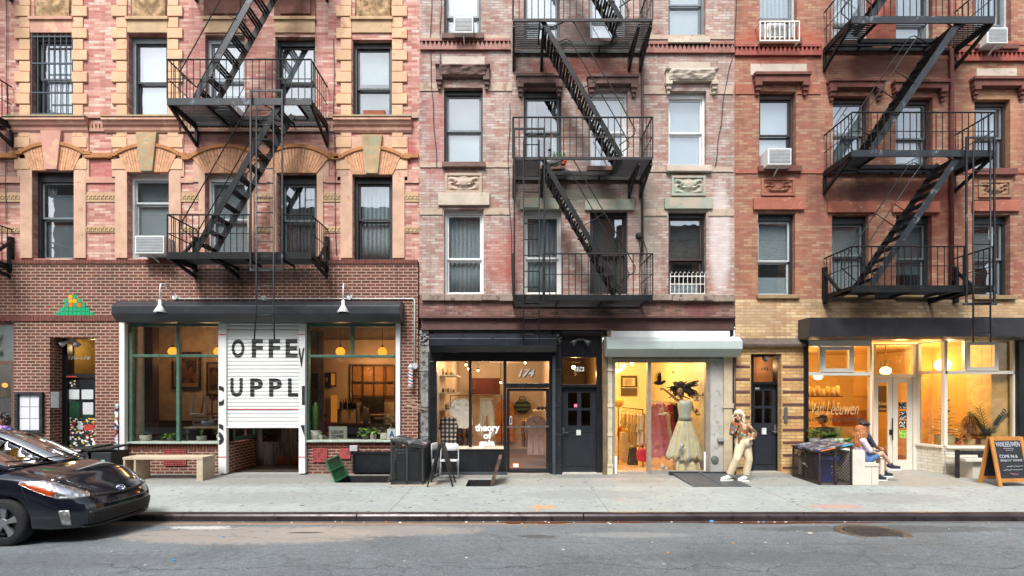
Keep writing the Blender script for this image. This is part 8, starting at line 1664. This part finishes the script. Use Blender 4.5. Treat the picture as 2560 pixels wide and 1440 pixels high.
# figure in orange at the back of the open shop
yo = 3.4
j = J(yo, head=(1560, 1054), neck=(1560, 1064), chest=(1560, 1076), waist=(1560, 1090), pelvis=(1560, 1100), shR=(1549, 1070), elR=(1546, 1088), wrR=(1549, 1102, -.05), shL=(1571, 1070), elL=(1574, 1088), wrL=(1571, 1102, -.05), hipR=(1556, 1102), knR=(1556, 1120), anR=(1556, 1137), hipL=(1565, 1102), knL=(1565, 1120), anL=(1565, 1137), toeR=(1555, 1141, -.08), toeL=(1566, 1141, -.08), face=(0, 1, 0))
p_, fn = figure('dark haired figure in an orange top at the back of the open shop', j, (0, 1), .72, sk=skin2)
m = MB(); fn['torso'](m, .02)
for k in 'LR': fn['arm'](m, k, .022, .4)
m.build('top', pm('d8581c', rough=.8), p_, voxel=.010, sm=3); m = MB(); fn['hips'](m, .02)
for k in 'LR': fn['leg'](m, k, .02, .98, .03)
m.build('trousers', pm('4a1418', rough=.8), p_, voxel=.010, sm=3); hairdo(p_, j['head'], j['face'], pm('201612'), .16, .78, 11, n=40)
# barista in magenta behind the cactus
yb_ = 2.6
j = J(yb_, head=(806, 1040), neck=(806, 1053), chest=(806, 1067), waist=(806, 1083), pelvis=(806, 1096), shR=(793, 1060), elR=(789, 1080), wrR=(796, 1090, -.1), shL=(819, 1060), elL=(823, 1080), wrL=(816, 1090, -.1), hipR=(800, 1098), knR=(800, 1124), anR=(800, 1150), hipL=(812, 1098), knL=(812, 1124), anL=(812, 1150), toeR=(799, 1154, -.1), toeL=(813, 1154, -.1), face=(.7, -.7, 0))
p_, fn = figure('person in a magenta top dimly seen behind the tall cactus', j, (.6, -.8), .9, sk=skin2)
m = MB(); fn['torso'](m, .016)
for k in 'LR': fn['arm'](m, k, .02, .5)
m.build('top', pm('6a1a3a', rough=.8), p_, voxel=.012, sm=3); m = MB(); fn['hips'](m, .014)
for k in 'LR': fn['leg'](m, k, .016, .97, .02)
m.build('trousers', pm('20242c', rough=.8), p_, voxel=.012, sm=3); hairdo(p_, j['head'], j['face'], pm('201612'), .12, .9, 12, n=40)
# ================================================================ the parked car
from mathutils.bvhtree import BVHTree
XN, YC, ZG = -5.60, -4.73, -.135
car = thing('parked_car', 'black hatchback parked at the kerb, nose into the picture at the left', 'car', (XN-2.2, YC, ZG))
def lerpt(tab, s):
    if s <= tab[0][0]: return tab[0][1]
    for (a, va), (b_, vb) in zip(tab, tab[1:]):
        if s <= b_: t_ = (s-a)/(b_-a); return va+(vb-va)*t_
    return tab[-1][1]
ZTOP = [(0, .66), (.05, .71), (.12, .755), (.3, .83), (.6, .925), (.9, .985), (1.12, 1.03), (1.3, 1.05)]
ZBELT = [(0, .61), (.12, .69), (.3, .765), (.6, .865), (.95, .93), (1.4, .965), (3.0, 1.01), (4.2, 1.04), (4.46, .98)]
WID = [(0, .30), (.02, .44), (.05, .56), (.11, .66), (.2, .735), (.34, .79), (.6, .84), (1.0, .865), (3.4, .87), (4.1, .83), (4.35, .74), (4.46, .62)]
ROOF = [(1.05, 1.0), (1.3, 1.12), (1.6, 1.265), (1.9, 1.385), (2.2, 1.46), (2.5, 1.49), (2.9, 1.485), (3.4, 1.42), (3.9, 1.29), (4.3, 1.10)]
def lean(z): return .17*max(0, (z-.46)/.25)**1.4 if z > .46 else .05*max(0, (.34-z)/.14)
ST = [0, .02, .05, .11, .2, .34, .5, .7, .95, 1.2, 1.6, 2.1, 2.6, 3.1, 3.6, 4.0, 4.3, 4.42, 4.46]
def section(s):
    w, zb, zt = lerpt(WID, s), lerpt(ZBELT, s), lerpt(ZTOP, s) if s < 1.25 else lerpt(ZBELT, s)+.005
    pts = [(0, .19), (w*.7, .185), (w*.93, .20), (w*.99, .27), (w, .40), (w*.995, .52), (w*.985, zb-.13), (w*.965, zb-.045), (w*.90, zb+.0), (w*.72, zb+.55*(zt-zb)+.01), (w*.40, zb+.9*(zt-zb)+.005), (0, zt)]
    k = max(0, 1-s/.55)
    return [(s+lean(z)*k*(1 if z > .34 else 1), y, z) for y, z in pts]
m = MB(); secs = []
for s in ST:
    half = section(s); ring = [(XN-a, YC-y, ZG+z) for a, y, z in half] + [(XN-a, YC+y, ZG+z) for a, y, z in reversed(half[1:-1])]; secs.append(ring)
n = len(secs[0]); vs = [p for r_ in secs for p in r_]
fs = [(i*n+k, i*n+(k+1) % n, (i+1)*n+(k+1) % n, (i+1)*n+k) for i in range(len(secs)-1) for k in range(n)]
# front and rear closed with strips between the two halves
h = n//2
for base in (0, (len(secs)-1)*n):
    for k in range(1, h): fs.append((base+k, base+k+1, base+(n-k-1) % n, base+(n-k) % n) if k+1 < h else (base+k, base+h, base+n-k))
    fs.append((base, base+1, base+n-1))
m.add(vs, fs)
paint, nt, b = nodes('black_car_paint'); b.inputs['Base Color'].default_value = (.006, .008, .014, 1); b.inputs['Roughness'].default_value = .12; b.inputs['Coat Weight'].default_value = 1; b.inputs['Coat Roughness'].default_value = .03
tc = N(nt, 'ShaderNodeTexCoord'); L(nt, ramp(nt, noise_(nt, tc.outputs['Object'], 3, 5), [(.35, grey(.08)), (.75, grey(.22))]), b.inputs['Roughness'])
body = m.build('body', paint, car, sub=2)
def bake(o, cutters=()):
    for c in cutters:
        q = o.modifiers.new('cut', 'BOOLEAN'); q.object = c; q.operation = 'DIFFERENCE'; q.solver = 'EXACT'
    bpy.context.view_layer.update(); dg = bpy.context.evaluated_depsgraph_get(); me = bpy.data.meshes.new_from_object(o.evaluated_get(dg)); o.modifiers.clear(); old = o.data; o.data = me; me.name = o.name
    for c in cutters: bpy.data.objects.remove(c)
WS, WR = (1.03, 3.73), .335
cut = []
for s in WS:
    c = MB(); c.lathe([(.365, -.95), (.365, .95)], (XN-s, YC, ZG+.325), 40, 'y'); c.v = [(p[0], p[1], p[2]) for p in c.v]; co = c.build('cutter', paint); cut.append(co)
full = body
bake(body); bmv = bmesh.new(); bmv.from_mesh(body.data); bvh = BVHTree.FromBMesh(bmv)
# keep the middle: cut only the outer 0.28 m of each side
for c in cut: bpy.data.objects.remove(c)
cut = []
for s in WS:
    for sg in (-1, 1):
        c = MB(); y0, y1 = sorted((YC+sg*.58, YC+sg*1.0)); c.lathe([(.362, y0), (.362, y1)], (XN-s, 0, ZG+.325), 44, 'y'); cut.append(c.build('cutter', paint))
bake(body, cut); body.data.polygons.foreach_set('use_smooth', [True]*len(body.data.polygons)); 
if hasattr(body.data, 'set_sharp_from_angle'): body.data.set_sharp_from_angle(angle=math.radians(38))
body.data.materials.clear(); body.data.materials.append(paint)
def skin_patch(name, fn, nu, nv, mat, off=.006, par=car, solid=.004, smooth=True):
    """a panel that follows the bodywork: grid of target points pulled to the body and lifted a few millimetres"""
    m = MB()
    def g(u, v):
        p = Vector(fn(u, v)); loc, nrm, i_, d_ = bvh.find_nearest(p)
        if nrm.dot(Vector((XN+.3-2.2-loc.x, YC-loc.y, ZG+.5-loc.z))) > 0: nrm = -nrm
        return loc+nrm*off
    m.grid(g, nu, nv); return m.build(name, mat, par, smooth=smooth, solid=solid)
def W3(s, y, z): return (XN-s, YC+y, ZG+z)
def quadfn(a, b_, c, d): # corners bottom-left, bottom-right, top-right, top-left
    a, b_, c, d = map(Vector, (a, b_, c, d)); return lambda u, v: (a*(1-u)+b_*u)*(1-v)+(d*(1-u)+c*u)*v
def curvefn(lo, hi):     # patch between two polylines
    def samp(pl, u):
        k = min(len(pl)-2, int(u*(len(pl)-1))); f = u*(len(pl)-1)-k; return Vector(pl[k])*(1-f)+Vector(pl[k+1])*f
    return lambda u, v: samp(lo, u)*(1-v)+samp(hi, u)*v
trim = pm('0f1012', rough=.45); trimm = pm('1a1c1f', rough=.6, var=.2)
lens = glass('headlight_lens', 'ffffff', base=.10, k=1.6, rough=.02)
refl, nt, b = nodes('headlight_reflector'); b.inputs['Metallic'].default_value = .9; b.inputs['Roughness'].default_value = .3; tc = N(nt, 'ShaderNodeTexCoord'); vo_ = N(nt, 'ShaderNodeTexVoronoi', Scale=16); L(nt, tc.outputs['Object'], vo_.inputs['Vector']); L(nt, ramp(nt, vo_.outputs['Distance'], [(.1, grey(.9)), (.6, grey(.45))]), b.inputs['Base Color'])
bp = N(nt, 'ShaderNodeBump', Strength=.8, Distance=.02); L(nt, vo_.outputs['Distance'], bp.inputs['Height']); L(nt, bp.outputs[0], b.inputs['Normal'])
for sg in (-1, 1):
    lo = [W3(.82, sg*.90, .835), W3(.55, sg*.88, .700), W3(.36, sg*.83, .632), W3(.22, sg*.71, .612), W3(.13, sg*.54, .618)]
    hi = [W3(.82, sg*.85, .862), W3(.64, sg*.77, .875), W3(.48, sg*.68, .830), W3(.33, sg*.58, .755), W3(.17, sg*.51, .640)]
    hl = skin_patch('headlight', curvefn(lo, hi), 20, 8, refl, .004)
    skin_patch('lens', curvefn(lo, hi), 20, 8, lens, .014, par=hl, solid=.002)
    mid = lambda a, b_, t_: tuple(Vector(a)*(1-t_)+Vector(b_)*t_)
    skin_patch('indicator', curvefn([mid(lo[0], hi[0], .2), lo[1], mid(lo[2], lo[1], .25)], [mid(lo[0], hi[0], .7), mid(lo[1], hi[1], .55), mid(lo[2], hi[2], .40)]), 10, 4, pm('e0581c', rough=.25), .010, par=hl)
    skin_patch('projector', curvefn([mid(lo[2], hi[2], .15), mid(lo[3], hi[3], .2)], [mid(lo[2], hi[2], .8), mid(lo[3], hi[3], .8)]), 6, 4, pm('c9d0d6', rough=.1, metal=.8), .011, par=hl)
    # fog light strip in the bumper corner
    skin_patch('fog_light', quadfn(W3(.30, sg*.80, .26), W3(.22, sg*.74, .26), W3(.24, sg*.75, .47), W3(.34, sg*.82, .47)), 5, 8, refl, .008)
    skin_patch('bumper_seam', curvefn([W3(.80, sg*.9, .82), W3(.74, sg*.9, .66), W3(.70, sg*.9, .60)], [W3(.79, sg*.9, .82), W3(.73, sg*.9, .66), W3(.69, sg*.9, .60)]), 10, 1, trim, .002, solid=.002)
def across(s0, z0, s1, z1, w_, nu=24, nv=3):
    def fn(u, v): y = -w_+2*w_*u; e = (abs(y)/.75)**2.2*.20; return W3(s0+(s1-s0)*v+e, y, z0+(z1-z0)*v)
    return fn, nu, nv
f_, a_, b_ = across(-.02, .255, -.02, .425, .60); gr = skin_patch('lower_grille', f_, 30, 6, trimm, .004)
for k in range(4): f_, a_, b_ = across(-.02, .275+.04*k, -.02, .285+.04*k, .57); skin_patch('grille_bar', f_, 30, 1, trim, .012, par=gr, solid=.006)
f_, a_, b_ = across(.05, .595, .06, .630, .46); skin_patch('upper_grille', f_, 26, 2, trimm, .005)
f_, a_, b_ = across(.10, .655, .10, .661, .50); skin_patch('bonnet_seam', f_, 26, 1, trim, .002, solid=.002)
f_, a_, b_ = across(.0, .20, .0, .235, .66); skin_patch('lip', f_, 30, 2, trim, .012, solid=.012)
chrome = pm('c9cdd2', rough=.12, metal=.95, var=.02); em = Vector(W3(.09, 0, .655)); loc, nrm, i_, d_ = bvh.find_nearest(em)
if nrm.x < 0: nrm = -nrm
q = nrm.to_track_quat('Z', 'Y').to_matrix(); m = MB()
def ring(m, rx, ry, tr, off=(0, 0), z=.012): m.tube([loc+q @ Vector((off[0]+rx*math.cos(a), off[1]+ry*math.sin(a), z)) for a in [2*math.pi*k/24 for k in range(25)]], tr, 6)
ring(m, .072, .050, .0075); ring(m, .020, .044, .0055, z=.015); ring(m, .048, .019, .0055, off=(0, .022), z=.015); eb = m.build('emblem', chrome, car, smooth=True)
m = MB(); m.add([loc+q @ Vector((0, 0, .008))]+[loc+q @ Vector((.070*math.cos(2*math.pi*k/24), .048*math.sin(2*math.pi*k/24), .007)) for k in range(24)], [(0, 1+k, 1+(k+1) % 24) for k in range(24)]); m.build('badge', pm('1f4a8a', rough=.2), eb, solid=.003)
# greenhouse: roof, pillars, glass
gls = glass('car_glass', '1e2624', base=.34, k=1.4, rough=.01); 
def cab(s, f):   # f 0 = belt, 1 = roof centre
    w = lerpt(WID, max(s, 1.0)); zb, zr_ = lerpt(ZBELT, s)-.01, max(lerpt(ROOF, s), lerpt(ZBELT, s)+.02); k = (zr_-zb)
    prof = [(w*.925, zb), (w*.86, zb+k*.50), (w*.78, zb+k*.84), (w*.66, zb+k*.965), (0, zr_+.005)]
    return prof
cs = [1.02, 1.3, 1.6, 1.9, 2.2, 2.5, 2.9, 3.4, 3.9, 4.3]
def cabgrid(s, sg): return [W3(s+.10*(y/.8)**2*(1 if s < 2.0 else 0)*max(0, 1-(s-1.0)/1.2)*1.6, sg*y, z) for y, z in cab(s, 0)]
def loft(name, ss, k0, k1, mat, both=True, par=car, off=0):
    m = MB()
    for sg in ((-1, 1) if both else (1,)):
        rows = [cabgrid(s, sg)[k0:k1+1] for s in ss]; nn = len(rows[0])
        m.add([p for r_ in rows for p in r_], [(i*nn+k, i*nn+k+1, (i+1)*nn+k+1, (i+1)*nn+k) for i in range(len(rows)-1) for k in range(nn-1)])
    bm = None; return m.build(name, mat, par, smooth=True, solid=.006)
loft('roof', [2.12, 2.3, 2.5, 2.9, 3.4, 3.7], 2, 4, paint); 
for sg in (-1, 1):
    m = MB(); rows = [cabgrid(s, sg) for s in [1.02, 1.2, 1.4, 1.6, 1.8, 2.0, 2.14]]; m.tube([Vector(r_[2]) for r_ in rows], .038, 8); m.build('pillar', paint, car, smooth=True)
    m = MB(); rows = [cabgrid(s, sg) for s in [2.1, 2.5, 2.9, 3.4, 3.9, 4.25]]; m.tube([Vector(r_[2]) for r_ in rows], .03, 8); m.build('roof_rail', paint, car, smooth=True)
    m = MB(); rows = [cabgrid(s, sg)[0:3] for s in [1.35, 1.7, 2.0, 2.5, 3.0, 3.5, 4.0]]; m.add([p for r_ in rows for p in r_], [(i*3+k, i*3+k+1, (i+1)*3+k+1, (i+1)*3+k) for i in range(6) for k in range(2)]); m.build('side_window', gls, car, smooth=True, solid=.004)
    for s in (2.45, 3.45): m = MB(); m.tube([Vector(p) for p in cabgrid(s, sg)[0:3]], .04, 8); m.build('pillar', paint, car, smooth=True)
    mr = MB(); mr.ell(W3(1.62, sg*1.0, .99), (.07, .11, .075), 12, 8); mr.bar(W3(1.6, sg*.86, .95), W3(1.6, sg*.95, .97), .04); mr.build('mirror', paint, car, smooth=True)
ws = [1.02, 1.15, 1.3, 1.5, 1.7, 1.9, 2.05, 2.14]; m = MB()
for sg in (-1, 1):
    rows = [cabgrid(s, sg)[2:5] for s in ws]; m.add([p for r_ in rows for p in r_], [(i*3+k, i*3+k+1, (i+1)*3+k+1, (i+1)*3+k) for i in range(len(ws)-1) for k in range(2)])
m.build('windscreen', gls, car, smooth=True, solid=.004)
m = MB()
for sg in (-1, 1):
    rows = [cabgrid(s, sg)[2:5] for s in (3.68, 3.9, 4.3)]; m.add([p for r_ in rows for p in r_], [(i*3+k, i*3+k+1, (i+1)*3+k+1, (i+1)*3+k) for i in range(2) for k in range(2)])
m.build('rear_window', gls, car, smooth=True, solid=.004)
m = MB(); m.grid(lambda u, v: W3(1.02+.12*v+.16*(2*u-1)**2, -.74+1.48*u, lerpt(ZTOP, 1.05)+.012-.01*v), 16, 2); m.build('cowl', trim, car, solid=.01)
m = MB(); m.tube([W3(1.22, .55, 1.075), W3(1.14, .1, 1.075), W3(1.16, -.35, 1.08)], .010, 6); m.tube([W3(1.12, -.1, 1.06), W3(1.2, -.62, 1.09)], .010, 6); m.build('wiper', trim, car)
m = MB(); m.box(XN-2.0, XN-1.15, YC-.66, YC+.66, ZG+.85, ZG+1.0); m.build('dashboard', pm('2c2c2a', rough=.8), car, bevel=.05)
for sy in (-.36, .36):
    m = MB(); m.limb([W3(2.35, sy, .75), W3(2.55, sy, 1.18)], [.20, .13], 12); m.ell(W3(2.58, sy, 1.33), (.06, .12, .10), 12, 8); m.build('seat', pm('3a3833', rough=.9), car, smooth=True)
m = MB(); m.tube([W3(2.02+.06*math.sin(a), -.36+.18*math.cos(a), 1.0+.17*math.sin(a)) for a in [2*math.pi*k/20 for k in range(21)]], .014, 6); m.build('steering_wheel', trim, car, smooth=True)
# wheels
rimm = pm('9a9da2', rough=.3, metal=.8, var=.1); tyrem = pm('17181a', rough=.85, var=.2, vs=20)
w0 = bpy.data.objects.new('wheel', None); COL.objects.link(w0); place(w0, car); 
def wheel(s, sg):
    y = YC+sg*.76; c = Vector((XN-s, y, ZG+.318)); m = MB(); m.lathe([(.20, -.10), (.275, -.105), (.305, -.085), (.316, -.05), (.318, 0), (.316, .05), (.305, .085), (.275, .105), (.20, .10)], (0, 0, 0), 48, 'y', False)
    ty = m.build('wheel', tyrem, car, smooth=True); ty.location = c-Vector(car.location); WO[ty.name] = c
    m = MB(); o_ = sg*.085
    m.lathe([(.212, -.09), (.232, -.085), (.236, .085), (.226, .10), (.215, .10), (.205, .06), (.2, -.08)], (0, 0, 0), 40, 'y', False); rim_ = m.build('rim', rimm, ty, local=True, smooth=False)
    m = MB()
    for k in range(5):
        a = 2*math.pi*k/5+.3; d = Vector((math.cos(a), 0, math.sin(a))); e = Vector((-math.sin(a), 0, math.cos(a)))
        pts = []
        for (rr, ww, yy) in ((.03, .030, o_*.95), (.10, .030, o_*.9), (.215, .052, o_*1.0)): pts += [d*rr-e*ww+Vector((0, yy, 0)), d*rr+e*ww+Vector((0, yy, 0))]
        pts += [p-Vector((0, sg*.035, 0)) for p in pts[:6]]
        m.add(pts, [(0, 1, 3, 2), (2, 3, 5, 4), (0, 2, 8, 6), (2, 4, 10, 8), (1, 7, 9, 3), (3, 9, 11, 5), (4, 5, 11, 10)])
    m.lathe([(.0, -.01), (.055, -.01), (.06, .0), (.05, .03), (.0, .03)], (0, o_*.85, 0), 18, 'y'); m.build('spokes', rimm, ty, local=True, bevel=.004)
    m = MB(); m.lathe([(.0, -.01), (.15, -.01), (.15, .01), (.0, .01)], (0, sg*.02, 0), 24, 'y'); m.build('brake_disc', pm('4a4a4a', metal=.8, rough=.4), ty, local=True)
bpy.data.objects.remove(w0)
for s in WS:
    for sg in (-1, 1): wheel(s, sg)
m = MB()
for s in WS: m.lathe([(.0, YC-.57), (.36, YC-.57), (.36, YC+.57), (.0, YC+.57)], (XN-s, 0, ZG+.325), 30, 'y')
m.each('wheel_well', pm('0c0c0d', rough=.95), car)
# ================================================================ sky, sun, camera
w = bpy.data.worlds.new('World'); SC.world = w; w.use_nodes = True; nt = w.node_tree; nt.nodes.clear()
sky = nt.nodes.new('ShaderNodeTexSky'); sky.sky_type = 'NISHITA'; sky.sun_disc = False
EL, ROT = math.radians(54), math.radians(198)
sky.sun_elevation = EL; sky.sun_rotation = ROT; sky.air_density = 1.0; sky.dust_density = 3.0; sky.ozone_density = 1.0
hs_ = nt.nodes.new('ShaderNodeHueSaturation'); hs_.inputs['Saturation'].default_value = .38; L(nt, sky.outputs[0], hs_.inputs['Color'])
tc = N(nt, 'ShaderNodeTexCoord'); cl = noise_(nt, tc.outputs['Generated'], 2.2, 6, .6)
colr = mixc(nt, 1.0, hs_.outputs[0], ramp(nt, cl, [(.3, grey(.75)), (.7, grey(1.5))]), 'MULTIPLY')
bg = N(nt, 'ShaderNodeBackground', Strength=.125); L(nt, colr, bg.inputs[0]); o = N(nt, 'ShaderNodeOutputWorld'); L(nt, bg.outputs[0], o.inputs[0])
sl = bpy.data.lights.new('sun', 'SUN'); sl.energy = 2.2; sl.angle = math.radians(18); sl.color = (1, .985, .96); so = bpy.data.objects.new('sun', sl); COL.objects.link(so)
d = Vector((math.sin(ROT)*math.cos(EL), math.cos(ROT)*math.cos(EL), math.sin(EL)))      # towards the sun: behind the photographer
so.rotation_euler = (-d).to_track_quat('-Z', 'Y').to_euler()
cam = bpy.data.cameras.new('camera'); co = bpy.data.objects.new('camera', cam); COL.objects.link(co); SC.camera = co
co.location = (0, -D, CZ); co.rotation_euler = (math.pi/2, 0, 0); cam.sensor_width = 36; cam.lens = 36*F/2560; cam.shift_y = (H-720)/2560; cam.clip_end = 2000; cam.clip_start = .05
SC.view_settings.view_transform = 'Standard'; SC.view_settings.look = 'None'; SC.view_settings.exposure = 1.0; SC.view_settings.gamma = 1
SC.render.engine = 'CYCLES'; SC.cycles.use_denoising = True; SC.cycles.max_bounces = 8; SC.cycles.transparent_max_bounces = 16; SC.cycles.sample_clamp_indirect = 6; SC.cycles.caustics_reflective = False; SC.cycles.caustics_refractive = False
SC.render.film_transparent = False
